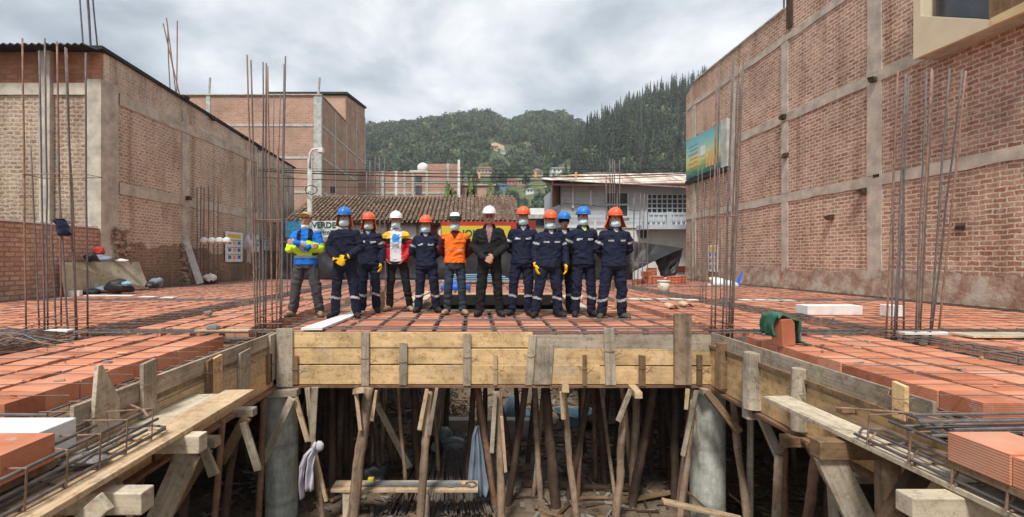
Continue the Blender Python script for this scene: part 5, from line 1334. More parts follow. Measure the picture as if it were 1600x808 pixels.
for _ in range(1500):
    x, y = r3.uniform(-4, 5), r3.uniform(5.6, 12); g = eh(x, y); a = r3.uniform(0, 3.14); ln = r3.uniform(.03, .25) if r3.random() < .4 else r3.uniform(.02, .07)
    d = Vector((math.cos(a), math.sin(a), r3.uniform(-.2, .2))) * ln
    m_.bar(g - d + Vector((0, 0, .02)), g + d + Vector((0, 0, .02)), r3.uniform(.015, .06), r3.uniform(.01, .03), jit=.008, m=r3.choice((0, 0, 1, 2)))
tag(m_.build('rubble', [M['stone'], M['wood_b'], M['wood_d']]), 'stones chips and wood scraps littering the mud under the deck', 'rubble', None, 'stuff')
for k in range(34):          # discarded laths and boards trodden into the mud, each one its own thing
    x, y = r3.uniform(-3.2, 4.2), r3.uniform(6.5, 10.6); g = eh(x, y); a = r3.uniform(-.5, .5) if r3.random() < .7 else r3.uniform(0, 3); ln = r3.uniform(.25, .9)
    d = Vector((math.cos(a), math.sin(a), r3.uniform(-.05, .12))) * ln; wd = r3.uniform(.03, .11)
    timber('discarded board trodden into the mud under the deck', g - d + Vector((0, 0, .06)), g + d + Vector((0, 0, .08)), wd, .025, r3.choice(('wood_b', 'wood_d', 'wood_d', 'wood_g')), 'board', 'board', group='discarded boards in the mud')
for k in range(26):
    x = r3.uniform(-2.6, 3.4); y = r3.uniform(6.5, 8.3); 
    if -.9 < x < 1.0 and y < 7.2: continue
    a = Vector((x, y, -.2)); px, py = CX + F * a.x / a.y, CY + F * (CAMZ - a.z) / a.y
    pole('thin leaning prop among the second row', px, py, px + r3.uniform(-32, 32), py + 150, y, y, r3.uniform(2.6, 4.4), r3.choice(('bark_d', 'bark_d', 'bark_r', 'bark')), group='thin props among the second row', seg=7)
# tangled bars behind the bench on the earth bank
tg = thing('scrap_rebar', 'tangle of bent reddish bars on the earth bank behind the wheelbarrow', 'scrap rebar', P(715, 650, 9.9))
for k in range(16):
    p = P(r3.uniform(690, 730), r3.uniform(625, 655), 9.7); q_ = P(r3.uniform(700, 745), r3.uniform(625, 655), 10.2)
    MB().tube([p, (p + q_) / 2 + Vector((r3.uniform(-.1, .1), 0, r3.uniform(0, .15))), q_], .012, 5).build('bar', M['rust'], tg)
bn = thing('stick_bundle', 'bundle of pale sticks leaning up behind the wheelbarrow', 'sticks', P(690, 660, 9.8))
for k in range(14):
    MB().tube([P(672 + k * .8, 690, 8.7), P(690 + k * 1.4 + r3.uniform(-2, 2), 612 + r3.uniform(-4, 12), 8.9)], .011, 5).build('stick', M['wood_g'], bn)

# ================================================================== COLUMN REBAR
def cage(label, bars, Y, r=.0105, stir=(), name='column_rebar', group=None, mat='steel', wpx=None):
    t = thing(name, label, 'column rebar', P(bars[0][0], 404, Y) * 1.0, group); t.location.z = -.12
    xs = [b[0] for b in bars]
    for i, b in enumerate(bars):
        pb, pt, top = b[0], b[1], b[2]; dy = b[3] if len(b) > 3 else [0, .28][i % 2] * 1.0
        a = P(pb, 404, Y + dy); a.z = -.12
        c_ = P(pt, top, Y + dy); k = (c_ - a).length * .0018
        pts = [a + (c_ - a) * (j / 6) + Vector((rnd.uniform(-k, k), rnd.uniform(-k, k), 0)) * math.sin(j / 6 * 3.14) for j in range(7)]
        MB().tube(pts, r * rnd.uniform(.9, 1.1), 7).build('bar', M[mat if (i % 4) else 'rust'] if r < .012 else M['steel'], t, smooth=True)
    for (z_, p0, p1) in stir:
        a = P(p0, 404, Y).x - .02; b = P(p1, 404, Y).x + .02
        MB().tube([(a, Y - .02, z_), (b, Y - .02, z_ + .005), (b, Y + .30, z_ + .01), (a, Y + .30, z_), (a, Y - .02, z_), (a + .07, Y + .05, z_)], .006, 5).build('stirrup', M['rust'], t)
    return t
cage('tall column bars on the left wing with a dark cloth hung on them', [(41, 35, 60), (62, 48, 229), (70, 61, 80), (75, 70, 60, .1), (96, 89, 65, .4), (88, 80, 342), (107, 89, 232), (119, 102, 74, .05), (121, 104, 76, .15), (137, 134, 83)], 6.15,
     stir=((.0, 41, 137), (.06, 41, 137), (.16, 60, 120), (2.05, 40, 130)))
cage('tall column bars at the left corner of the pit', [(400, 386, 86), (403, 392, 94, .12), (412, 411, 97, .28), (415, 416, 99, .3), (426, 418, 104, .1), (439, 446, 88, 0), (437, 444, 100, .25), (407, 403, 240, .3), (432, 434, 232, .3)], 6.12,
     stir=((.02, 400, 439), (.1, 400, 439), (.2, 402, 438), (1.45, 400, 438)))
cage('tall column bars at the right corner of the pit', [(1111, 1120, 111), (1117, 1124, 108, .2), (1128, 1146, 85, .05), (1138, 1153, 104), (1141, 1158, 98, .25), (1144, 1161, 100, .1), (1135, 1138, 262, .3)], 6.12,
     stir=((.02, 1111, 1144), (.08, 1111, 1144), (1.5, 1115, 1148)))
cage('tall column bars leaning right before the right brick wall', [(1384, 1403, 110, .0), (1397, 1415, 118, -.05), (1400, 1420, 121, .3), (1430, 1448, 112, 0), (1434, 1456, 107, .05), (1437, 1458, 110, .3), (1452, 1484, 107, 0), (1454, 1504, 110, .25), (1465, 1509, 111, .1), (1412, 1412, 264, .35), (1393, 1397, 264, .35)], 5.85,
     stir=((.05, 1384, 1465), (.0, 1384, 1465), (.18, 1384, 1465)))
cage('slim column bars close to the left brick wall by the white hats', [(308, 308, 293), (313, 314, 292, .1), (318, 319, 293, .2), (326, 326, 291), (334, 334, 292, .2), (340, 341, 292)], 17.5, r=.02, stir=((.5, 307, 341), (1.6, 307, 341)))
cage('slim column bars standing behind the left corner bars', [(406, 406, 240), (411, 409, 238, .2), (424, 428, 144, .1), (431, 438, 146, 0), (436, 436, 250, .2), (449, 449, 300, .2)], 11.9, r=.011, stir=((.15, 406, 436), (.35, 406, 436), (.4, 406, 449)))
cage('slim column bars rising behind the two left hand workers in navy', [(579, 578, 251), (587, 586, 245, .2), (594, 593, 247, 0), (602, 601, 246, .2), (573, 573, 268, .1)], 13.6, r=.016, stir=((.9, 573, 602), (1.8, 573, 602)))
cage('slim column bars rising behind the rightmost worker', [(948, 947, 275), (954, 953, 248, .2), (961, 960, 250, 0), (958, 957, 249, .2), (969, 968, 250, .1)], 13.6, r=.014, stir=((.9, 948, 969), (1.8, 948, 969)))
cage('short column bars before the black tarp right of the workers', [(988, 992, 303), (996, 1001, 303, .3), (1003, 1007, 304, 0), (1012, 1012, 304, .3), (991, 990, 310, .3)], 16.2, r=.014, stir=((.2, 988, 1012), (.8, 988, 1012), (1.5, 988, 1012)))
cage('slim column bars close to the right brick wall beside the blue panel', [(1172, 1174, 308), (1179, 1180, 310, .3), (1186, 1185, 318, 0), (1193, 1193, 307, .3), (1198, 1200, 308, 0)], 17.0, r=.017, stir=((.3, 1172, 1198), (.9, 1172, 1198)))
cage('cluster of slim bars at the far corner by the right wall', [(1080, 1080, 345), (1085, 1084, 335, .3), (1089, 1091, 262, 0), (1096, 1097, 262, .3), (1100, 1101, 285, 0), (1108, 1110, 262, .3)], 19.0, r=.016, stir=((1.6, 1080, 1108), (.3, 1080, 1108)))
cage('short slim bars with a pale sleeve behind the right corner bars', [(1094, 1094, 330), (1098, 1098, 325, .2), (1103, 1103, 340, 0), (1126, 1124, 262, .1), (1131, 1130, 262, .1)], 10.9, r=.010, stir=((.1, 1094, 1103), (.55, 1093, 1104)))
cage('pair of bars rising beside the leaning capped worker', [(455, 455, 368, 0), (462, 462, 375, .2), (466, 465, 380, .2)], 14.5, r=.014, stir=((.5, 455, 466),))

# ================================================================== THINGS ON THE DECK
def foam(label, x0, x1, y0, y1, z0, z1, name='polystyrene_block'):
    return tag(MB().box(x0, x1, y0, y1, z0, z1).build(name, M['foam'], bevel=.006), label, 'polystyrene block')
foam('long white polystyrene bar lying on the right wing', P(1262, 0, 7.9).x, P(1348, 0, 7.9).x, 7.9, 8.2, .0, .155)
foam('small white polystyrene piece beside the right leaning bars', P(1391, 0, 7.6).x, P(1412, 0, 7.6).x, 7.6, 7.8, .0, .19)
foam('white polystyrene slab at the lower left behind the brick', -3.05, -2.40, 2.59, 2.84, -.2, -.01)
p = PZ(470, 516, .015); q_ = PZ(553, 488, .015)
m_ = MB(); m_.hexa([p, p + Vector((.28, 0, 0)), p + Vector((.28, 0, .03)), p + Vector((0, 0, .03)), q_, q_ + Vector((.2, 0, 0)), q_ + Vector((.2, 0, .03)), q_ + Vector((0, 0, .03))])
tag(m_.build('polystyrene_strip', M['foam']), 'white strip lying between the left corner and the workers boots', 'polystyrene strip')
k = 0
for (a, b, y_) in [(130, 205, 463), (215, 240, 465), (250, 270, 466), (985, 1000, 469), (1004, 1020, 469), (1030, 1045, 469), (1052, 1070, 469), (1075, 1092, 470), (1160, 1176, 470), (1184, 1200, 470), (1205, 1224, 471), (1230, 1245, 471)]:
    Y = CAMZ * F / (y_ - CY)
    side = 'left' if a < 500 else 'right'
    tag(MB().box(P(a, 0, Y).x, P(b, 0, Y).x, Y, Y + .22, .0, .02).build('polystyrene_strip', M['foam']), 'thin white strip in a broken line across the %s wing' % side, 'polystyrene strip', 'white strips across the %s wing' % side)
for (a, b, y_, lb) in ((68, 105, 520, 'white strip below the tall left column bars'), (1415, 1490, 524, 'white strip below the tall right leaning bars')):
    Y = CAMZ * F / (y_ - CY); tag(MB().box(P(a, 0, Y).x, P(b, 0, Y).x, Y, Y + .12, .005, .03).build('polystyrene_strip', M['foam']), lb, 'polystyrene strip')
Y = CAMZ * F / (531 - CY)
tag(MB().box(P(1522, 0, Y).x, P(1640, 0, Y).x, Y, Y + .3, .02, .045).build('plank', M['wood_w'], bevel=.003), 'pale board lying on the blocks at the right edge', 'plank')
Y = CAMZ * F / (521 - CY)
tag(MB().bar(P(305, 520, Y), P(385, 516, Y + .12), .11, .02).build('plank', M['wood_l'], bevel=.003) if False else MB().box(P(303, 0, Y).x, P(388, 0, Y).x, Y, Y + .12, .02, .04).build('plank', M['wood_l'], bevel=.003), 'small board with a stone on it on the left wing', 'plank')
for (px, py, r_, lb) in ((325, 492, .06, 'dark stone on the left wing blocks'), (333, 516, .07, 'dark stone lying on the small board')):
    p = PZ(px, py, .03); m_ = MB(); m_.sphere(p + Vector((0, 0, r_ * .5)), r_, (1.3, 1, .7), 8, 6, jit=.1); tag(m_.build('stone', M['stone']), lb, 'stone')
# hollow clay block geometry
def hollow(c, sx, sy, sz, rot, label, name='hollow_brick', cells=(3, 3), group=None):
    """six sided block whose -y face shows cells"""
    m_ = MB(); nx, nz = cells; t = .011
    m_.box(-sx / 2, sx / 2, -sy / 2 + .04, sy / 2, 0, sz)
    for i in range(nx + 1):
        x = -sx / 2 + (sx - t) * i / nx; m_.box(x, x + t, -sy / 2, -sy / 2 + .0395, 0, sz)
    for j in range(nz + 1):
        z = (sz - t) * j / nz; m_.box(-sx / 2 + t, sx / 2 - t, -sy / 2 + .001, -sy / 2 + .0392, z, z + t)
    o = m_.build(name, M['tile'], loc=(0, 0, 0)); o.location = c; o.rotation_euler = rot; return tag(o, label, 'brick', group)
# brick with the green blanket
p = PZ(1232, 541, .0)
m_ = MB(); m_.box(-.088, .088, -.07, .07, 0, .29)
o = m_.build('clay_block', M['tile'], loc=(0, 0, 0), bevel=.005); o.location = p + Vector((0, .08, 0)); o.rotation_euler = (0, R(-3), R(14)); tag(o, 'upright clay block wrapped in a green blanket on the right wing', 'clay block')
def blanket(u, v):
    # drapes from left side over the top and down the right onto the deck
    path = [(-.13, .02), (-.14, .17), (-.125, .28), (-.06, .335), (.04, .315), (.12, .27), (.135, .14), (.15, .05), (.24, .012)]
    t = u * (len(path) - 1); i = min(int(t), len(path) - 2); k = t - i
    x = path[i][0] * (1 - k) + path[i + 1][0] * k; z = path[i][1] * (1 - k) + path[i + 1][1] * k
    if u < .3: z = .10 + (z - .02) * .9
    n_ = mnoise.noise(Vector((u * 5, v * 3, 1))) * .035
    return Vector((p.x + x + n_, p.y + .015 + .24 * v + .02 * math.sin(u * 17), p.z + z + n_ * .6))
m_ = MB(); m_.grid(blanket, 40, 14); tag(m_.build('green_blanket', M['cloth_green'], smooth=True, solid=.02), 'crumpled dark green blanket draped over the upright clay block', 'blanket')
# near corner blocks that stand up proud with visible cells
# white bucket
p = PZ(1037, 459, 0)
bk = thing('bucket', 'cream plastic bucket standing on the blocks before the black tarp', 'bucket', p)
m_ = MB(); h = .36; m_.tube([p, p + Vector((0, 0, h * .97))], [.135, .16], 20); m_.build('body', M['bucket'], bk, smooth=True)
m_ = MB(); m_.tube([p + Vector((0, 0, h * .9)), p + Vector((0, 0, h))], [.172, .172], 20); m_.build('rim', M['bucket'], bk, smooth=True)
MB().tube([p + Vector((-.17, 0, .32)), p + Vector((-.12, -.13, .2)), p + Vector((.12, -.13, .2)), p + Vector((.17, 0, .32))], .005, 5).build('handle', M['steel'], bk)
# brick pile before the tarp
r4 = random.Random(9); k = 0
spots = [(1014, 432, 0), (1020, 432, 0), (1027, 430, 0), (1018, 421, 0), (1062, 432, 0), (1052, 434, 0), (1002, 438, 0), (1036, 436, 0), (1010, 428, .3)]
for i, (px, py, dz) in enumerate(spots):
    Y = 17.4 + r4.uniform(-.3, .5); x = P(px, 0, Y).x; zb = [0, 0, 0, .3, 0, 0, 0, 0, .3][i]
    hollow(Vector((x, Y, zb)), .36, .32, .3 if i < 6 else .18, (0, 0, r4.uniform(-.3, .3)), 'hollow clay brick in the loose pile before the black tarp', group='loose bricks before the tarp')
# black shade tarps
def tarp_fn(x0, x1, zt, zb, Y, seed, sag=.12):
    def fn(u, v):
        x = x0 + (x1 - x0) * u; top = zt(u); z = top + (zb(u) - top) * v
        return (x, Y + .16 * mnoise.noise(Vector((x * .8, z * 1.2, seed))) + .06 * mnoise.noise(Vector((x * 3, z * 2.2, seed))), z)
    return fn
m_ = MB(); m_.grid(tarp_fn(-8.7, 7.1, lambda u: 1.72 + .12 * math.sin(u * 23) * math.sin(u * 5), lambda u: .0, 20.9, 1), 150, 16)
tag(m_.build('black_tarp', M['black'], smooth=True, solid=.01), 'long black plastic sheet hung behind the whole line of workers', 'tarp')
m_ = MB(); zl = lambda u: P(0, 430 - 45 * u if u < .0 else 430 - 0 * u, 19.6).z
A = [P(985, 378, 19.8), P(1068, 388, 19.6), P(1060, 412, 19.2), P(1010, 412, 19.4), P(985, 425, 19.6)]
def flap(u, v):
    l = P(983, 376, 20.3).lerp(P(983, 428, 19.9), v); r_ = P(1068, 388, 20.2).lerp(P(1030, 404, 19.2), v)
    q = l.lerp(r_, u); q.y += .12 * mnoise.noise(Vector((u * 5, v * 3, 8))); return q
m_.grid(flap, 24, 14); tag(m_.build('black_tarp', M['black'], smooth=True, solid=.01), 'black plastic flap sagging over the brick pile right of the workers', 'tarp')
def flap2(u, v):
    q = P(1068, 388, 20.3).lerp(P(1022, 404, 19.9), u).lerp(P(1056, 430, 19.9).lerp(P(1034, 434, 19.7), u), v); q.y += .15 * mnoise.noise(Vector((u * 4, v * 4, 3))); return q
m_ = MB(); m_.grid(flap2, 14, 14); tag(m_.build('black_tarp', M['black'], smooth=True, solid=.01), 'black plastic fold hanging down beside the white wall', 'tarp')
# blue sheets, boards and other things behind the workers around the opening
for k in range(4):
    Y = 17.5 + k * .12; m_ = MB(); m_.box(P(690 + 6 * k, 0, Y).x, P(800 - 5 * k, 0, Y).x, Y, Y + .5, .1 + k * .07, .13 + k * .07)
    tag(m_.build('roof_panel', M['pale_blue']), 'pale blue sheet stacked behind the workers', 'sheet', 'stack of pale blue sheets')
m_ = MB(); m_.sphere(P(712, 450, 14.2), .42, (1.1, .5, .45), 14, 8, jit=.08); tag(m_.build('blue_sack', M['blue_sheet'], smooth=True), 'bright blue plastic sack behind the orange vest worker', 'sack')
HB = thing('opening_edge', 'pale boards framing the far edge of the stair opening behind the workers', 'board frame', (.5, 12.0, -.2))
MB().box(-1.05, 2.05, 12.17, 12.21, -.25, .0).build('shade_board', M['panel_shade'], HB); MB().box(-1.15, 2.2, 12.3, 12.5, .0, .03).build('board', M['wood_l'], HB)  # first board is coloured near-black to paint the dark gap below the edge
MB().bar((2.05, 8.8, .02), (2.3, 11.9, .02), .2, .03).build('board', M['wood_w'], HB); MB().bar((-1.15, 8.8, .02), (-1.15, 11.9, .02), .2, .03).build('board', M['wood_w'], HB)
MB().bar((-1.0, 8.6, -.01), (2.0, 8.6, -.01), .03, .05).build('board', M['wood_g'], HB)
for (a, b, c_, d, mt, lb) in ((640, 470, 668, 455, 'wood_l', 'board propped at the left of the stair opening'), (893, 478, 905, 462, 'wood_w', 'white board at the right corner of the stair opening')):
    timber(lb, P(a, b, 9.6), P(c_, d, 10.4), .2, .03, mt, 'board', 'board')
hollow(Vector((P(838, 0, 10.4).x, 12.7, .0)), .3, .3, .15, (0, 0, .3), 'loose block just past the stair opening behind the glove wearer')
timber('squared pale post standing between two workers legs', P(597, 492, 8.9), P(597, 455, 8.9), .1, .1, 'wood_l', 'post', 'post', up=(0, 1, 0))
timber('squared yellow post standing behind the rightmost workers', P(966, 492, 8.9), P(966, 452, 8.9), .1, .1, 'wood_y', 'post', 'post', up=(0, 1, 0))
# leaning board at left with things on it
a, b, c_, d = P(100, 459, 11.8), P(232, 451, 14.2), P(216, 409, 14.5), P(92, 410, 11.72)
m_ = MB(); m_.prism([a, b, c_, d], (0, .03, 0)); tag(m_.build('leaning_board', wood('plywood', (.47, .42, .30), .8, grain=6, knots=False)), 'wide plywood board leaning at the foot of the left wall', 'board')
def lump(label, px, py, Y, r, sc, mat, name, cat, jit=.12, onz=None):
    p = P(px, py, Y); m_ = MB(); m_.sphere(p, r, sc, 22, 14)
    for i_, v_ in enumerate(m_.v):
        d_ = v_ - p; q_ = d_ * (1.1 / r); m_.v[i_] = p + d_ * (1 + .55 * mnoise.noise(q_ + Vector((px, py, 0))) + .22 * mnoise.noise(q_ * 2.6 + Vector((py, px, 3))))
    return tag(m_.build(name, M[mat], smooth=True), label, cat)
lump('black bag on the deck before the leaning board', 190, 449, 12.6, .26, (1.2, .8, .7), 'black', 'bag', 'bag')
lump('small pale cyan cap on the black bag', 198, 443, 12.4, .10, (1.2, .8, .6), 'pale_blue', 'cap', 'cap')
lump('dark rag lying left of the black bag', 165, 453, 12.7, .22, (1.3, .8, .35), 'cloth_bg', 'rag', 'rag')
lump('dark rag lying before the leaning board', 139, 457, 12.4, .22, (1.2, .8, .4), 'black', 'rag', 'rag')
lump('red snack bag on top of the leaning board', 156, 393, 12.75, .13, (1.1, .7, .9), 'ink_red', 'bag', 'bag')
lump('grey plastic bag on top of the leaning board', 157, 404, 12.7, .17, (1.4, .8, .6), 'cloth_bg', 'bag', 'bag')
lump('dark bag beside the snack bag on the leaning board', 142, 402, 12.55, .15, (1.1, .8, .8), 'black', 'bag', 'bag')
lump('white paper scrap on top of the leaning board', 190, 407, 13.6, .12, (1.6, .8, .4), 'foam', 'paper', 'paper')
lump('small pale rag by the right end of the leaning board', 245, 442, 14.2, .16, (1.2, .8, .9), 'cloth_bg', 'rag', 'rag')
lump('black bag at the right end of the leaning board', 236, 446, 14.0, .16, (1, .8, .6), 'black', 'bag', 'bag')
lump('white sack on the black box by the left wall', 327, 434, 17.2, .20, (1, .8, .8), 'foam', 'sack', 'sack')
tag(MB().box(P(321, 0, 17.2).x, P(333, 0, 17.2).x, 17.1, 17.4, .0, P(0, 437, 17.2).z).build('black_box', M['black'], bevel=.02), 'small black box by the left wall below the white sack', 'box')
tag(MB().box(P(107, 0, 12).x, P(129, 0, 12).x, 11.9, 12.0, .0, P(0, 454, 12).z).build('white_board', M['foam']), 'small white board standing before the leaning plywood', 'board')
cloth_hang('dark_jacket', 'navy cloth hung on the tall left column bars', 'cloth', [(86, 100, 342), (84, 104, 348), (84, 106, 356), (88, 109, 366), (96, 108, 369)], 6.1, 'cloth_navy', 2, .03)
cloth_hang('white_cloth', 'white sheet piece between the left tall bars and the boards', 'cloth', [(101, 113, 453), (102, 116, 458), (104, 129, 462)], 12.2, 'foam', 2, .03)
# white hats hung in a row on the left wall
MB_ = MB()
hb = thing('hat_line', 'thin cord with white round hats strung along the left wall', 'cord', P(335, 373, 17.2))
MB().tube([P(305, 372, 17.4), P(335, 374, 17.3), P(362, 375, 17.3)], .008, 5).build('cord', M['cable'], hb)
for k, (px, lb) in enumerate(((319, 'leftmost white hard hat hung on the cord by the left wall'), (331, 'second white hard hat from the left on the cord'), (343, 'third white hard hat from the left on the cord'), (354, 'rightmost white hard hat on the cord, over the poster'))):
    m_ = MB(); c = P(px, 376, 17.15); m_.sphere(c, .14, (1, .9, .9), 14, 10); m_.tube([c + Vector((0, 0, -.02)), c + Vector((0, 0, -.05))], [.165, .16], 16)
    tag(m_.build('hard_hat', M['foam'], smooth=True), lb, 'hard hat')
# posters
def poster(label, pa, pb, y0, y1, X, title, rows, off, name='poster'):
    A = PX(pa, y0, X + off); B = PX(pb, y1, X + off); t = thing(name, label, 'poster', tuple((A + B) / 2)); ya, yb = sorted((A.y, B.y)); zt = (PX(pa, y0, X).z + PX(pb, y0, X).z) / 2; zt = A.z; zb = B.z
    s_ = 1 if off > 0 else -1; x0 = X + off
    MB().box(x0 - .004, x0 + .004, ya, yb, zb, zt).build('sheet', M['white_vinyl'], t)
    if title: MB().box(x0 + s_ * .006, x0 + s_ * .010, ya + .12 * (yb - ya), yb - .12 * (yb - ya), zt - .2 * (zt - zb), zt - .08 * (zt - zb)).build('title_band', M[title], t)
    H = zt - zb; W_ = yb - ya
    for j in range(rows):
        z = zt - (.27 + .24 * j) * H
        MB().box(x0 + s_ * .006, x0 + s_ * .009, ya + .08 * W_, yb - .08 * W_, z - .015 * H, z).build('text_line', M['ink_black'], t)
        for i, mt in enumerate(('ink_blue', 'ink_orange', 'ink_blue')):
            yy = ya + (.15 + .27 * i) * W_; MB().box(x0 + s_ * .006, x0 + s_ * .010, yy, yy + .17 * W_, z - .15 * H, z - .04 * H).build('pictogram', M[mt], t)
    return t
poster('white safety poster with yellow title on the left wall', 352, 379, 361, 409, LX, 'yellow_vinyl', 3, .09)
poster('narrow poster seen behind the left corner bars', 393, 405, 366, 394, LX, None, 2, .09)
poster('narrow poster with red band behind the left corner bars', 409, 421, 370, 391, LX, 'ink_red', 2, .09)
poster('white poster on the right wall behind the corner bars', 1107, 1122, 383, 425, WX, 'yellow_vinyl', 3, -.1)
lump('pink and white cloth bundle on the left wall ledge', 389, 382, 20.8, .3, (.7, .5, 1.2), 'cloth_w', 'cloth_bundle', 'cloth')
# blue panel by the right wall
m_ = MB(); a = P(1147, 447, 16.3); m_.prism([a, P(1155, 447, 16.3), P(1161, 424, 16.8), P(1158, 428, 16.8)], (0, .05, 0)); tag(m_.build('plastic_sheet', M['blue_sheet']), 'bright blue pointed plastic panel leaning near the right wall', 'panel')
lump('white sack lying near the blue panel', 1128, 444, 16.3, .35, (1.5, .8, .6), 'foam', 'sack', 'sack')
# corrugated rusty offcut + scraps
for (px, py, lb) in ((1075, 477, 'curled cardboard scrap on the right wing'), (1052, 480, 'yellowish wood chip heap on the right wing')):
    p = PZ(px, py, .02); m_ = MB(); m_.grid(lambda u, v: p + Vector(((u - .5) * .3, (v - .5) * .3, .05 * math.sin(u * 5) + .03 * v)), 8, 6); tag(m_.build('scrap', M['wood_l'], smooth=True, solid=.006), lb, 'scrap')
# dark net strip hung on the left wall
m_ = MB(); a, b = P(289, 372, 17.0), P(313, 443, 16.6); m_.bar(a, b, .22, .03, up=(.6, -1, 0)); tag(m_.build('leaning_gutter', M['concrete_grey']), 'grey sheet strip leaning diagonally against the left wall', 'strip')
# bar pile at the far left edge
pl_ = thing('bar_heap', 'heap of dark bent bars lying at the left edge of the deck', 'rebar heap', PZ(40, 530, 0))
for k in range(26):
    p = PZ(rnd.uniform(-60, 20), rnd.uniform(520, 542), .02 + rnd.uniform(0, .08)); q_ = PZ(rnd.uniform(60, 118), rnd.uniform(514, 540), .02 + rnd.uniform(0, .05))
    MB().tube([p, (p + q_) / 2 + Vector((0, rnd.uniform(-.05, .05), rnd.uniform(.0, .10))), q_], .008, 5).build('bar', M['steel' if k % 3 else 'rust'], pl_)
# protruding rebar cages on the planks
def plank_cage(label, X0, X1, ya, yb, z0, z1, sgn):
    t = thing('beam_rebar', label, 'rebar cage', ((X0 + X1) / 2, yb, z0))
    for (x, z, e_) in ((X0, z0, 0), (X1, z0, .04), (X0, z1, -.25), (X1, z1, -.05), ((X0 + X1) / 2, z0, .02), ((X0 + X1) / 2, z1, -.4), (X1 - sgn * .05, z0 + .06, .08)):
        MB().tube([(x, ya, z), (x + rnd.uniform(-.01, .01), (ya + yb) / 2, z + .005), (x + rnd.uniform(-.02, .02), yb + e_, z + rnd.uniform(0, .02))], .0105, 7).build('bar', M['steel'], t, smooth=True)
    y_ = yb - .12; k = 0
    while y_ > ya:
        a = rnd.uniform(-.05, .05); e_ = rnd.uniform(-.012, .012)
        MB().tube([(X0 - .015, y_ - a, z0 - .012), (X1 + .015, y_ + a, z0 - .012), (X1 + .017, y_ + a + .01, z1 + .012 + e_), (X0 - .017, y_ - a, z1 + .012 + e_), (X0 - .015, y_ - a + .02, z0 - .012), (X0 + .06, y_ + .03, z0 + .05)], .0065, 6).build('stirrup', M['rust'], t)
        k += 1; y_ -= rnd.uniform(.16, .34)
    MB().tube([(X1, yb, z0 + .01), (X1 + sgn * .0, yb + .07, z0 + .012), ((X0 + X1) / 2, yb + .09, z0 + .015), (X0, yb - .03, z0 + .03)], .009, 6).build('bent_end', M['steel'], t)
    MB().tube([(X0 - .05, yb + .12, z1 - .02), (X1, yb - .15, z1 + .03), (X1 + .1, yb - .25, z1 + .02)], .008, 6).build('bar', M['rust'], t)
    return t
plank_cage('beam cage of bars and stirrups lying on the left planks', -2.43, -2.20, 1.1, 3.28, -.262, -.09, 1)
plank_cage('beam cage of bars and stirrups lying on the right planks', 2.62, 2.86, 1.1, 3.22, -.262, -.09, -1)
m_ = MB(); c = PZ(128, 718, -.24); m_.sphere(c, .09, (1.5, 1, .3), 10, 6, jit=.15); tag(m_.build('mortar_lump', M['stone']), 'dried mortar lump on the left planks', 'mortar')

# ================================================================== STREET POLE AND CABLES
up_ = thing('utility_pole', 'concrete street pole with a lamp arm behind the capped worker', 'street pole', tuple(P(484, 404, 22.6)))
up_.location.z = GZ
b = P(484, 404, 22.6); b.z = GZ; tt = P(484, 248, 22.6)
MB().tube([b, tt], [.15, .11], 10).build('pole', M['concrete_grey'], up_, smooth=True)
MB().tube([P(484, 262, 22.5), P(484, 240, 22.5), P(488, 234, 22.5), P(500, 232, 22.5)], .05, 7).build('arm', M['plaster_w'], up_, smooth=True)
MB().box(P(497, 0, 22.4).x, P(505, 0, 22.4).x, 22.3, 22.6, P(0, 239, 22.4).z, P(0, 231, 22.4).z).build('lamp_head', M['plaster_w'], up_, bevel=.04)
m_ = MB(); c = P(487, 297, 22.4); m_.tube([(c.x + .28 * math.cos(a), 22.35, c.z + .22 * math.sin(a)) for a in np.linspace(0, 6.283, 18)], .02, 5, cap=False); m_.build('cable_coil', M['cable'], up_)
for k in range(2): MB().box(P(517 + 4 * k, 0, 22.4).x, P(519.5 + 4 * k, 0, 22.4).x, 22.3, 22.4, P(0, 302, 22.4).z, P(0, 292, 22.4).z).build('insulator', M['cable'], up_)
def wire(label, pts, r=.018):
    m_ = MB(); m_.tube(pts, r, 5); return tag(m_.build('overhead_cable', M['cable']), label, 'cable', 'cables strung across the street')
lbls = ['topmost thin overhead cable across the street', 'thick upper overhead cable across the street', 'thick lower overhead cable across the street', 'low overhead cable just above the tiled roof', 'lowest sagging cable before the far buildings']
for k, (ya, ym, yb, r_) in enumerate(((262, 266, 262, .012), (264, 272, 268, .022), (266, 277, 270, .028), (276, 284, 272, .018), (290, 292, 280, .012))):
    pts = []
    for i in range(15):
        t = i / 14; px = 380 + (1100 - 380) * t; py = ya + (yb - ya) * t + 4 * (ym - (ya + yb) / 2) * t * (1 - t); pts.append(P(px, py, 22.7 + .1 * k))
    wire(lbls[k], pts, r_)
for (px, py, lb) in ((749, 274, 'yellow cable marker left of the middle'), (837, 272, 'yellow cable marker in the middle of the street'), (900, 273, 'yellow cable marker over the end of the grey house')):
    c = P(px, py, 22.6); tag(MB().box(c.x - .05, c.x + .05, 22.57, 22.63, c.z - .16, c.z + .12).build('cable_marker', M['ink_orange'], bevel=.02), lb, 'cable marker')
wire('cable drooping across the grey house wall', [P(880, 318, 25.5), P(915, 320, 25.5), P(1000, 330, 25.4)], .015)
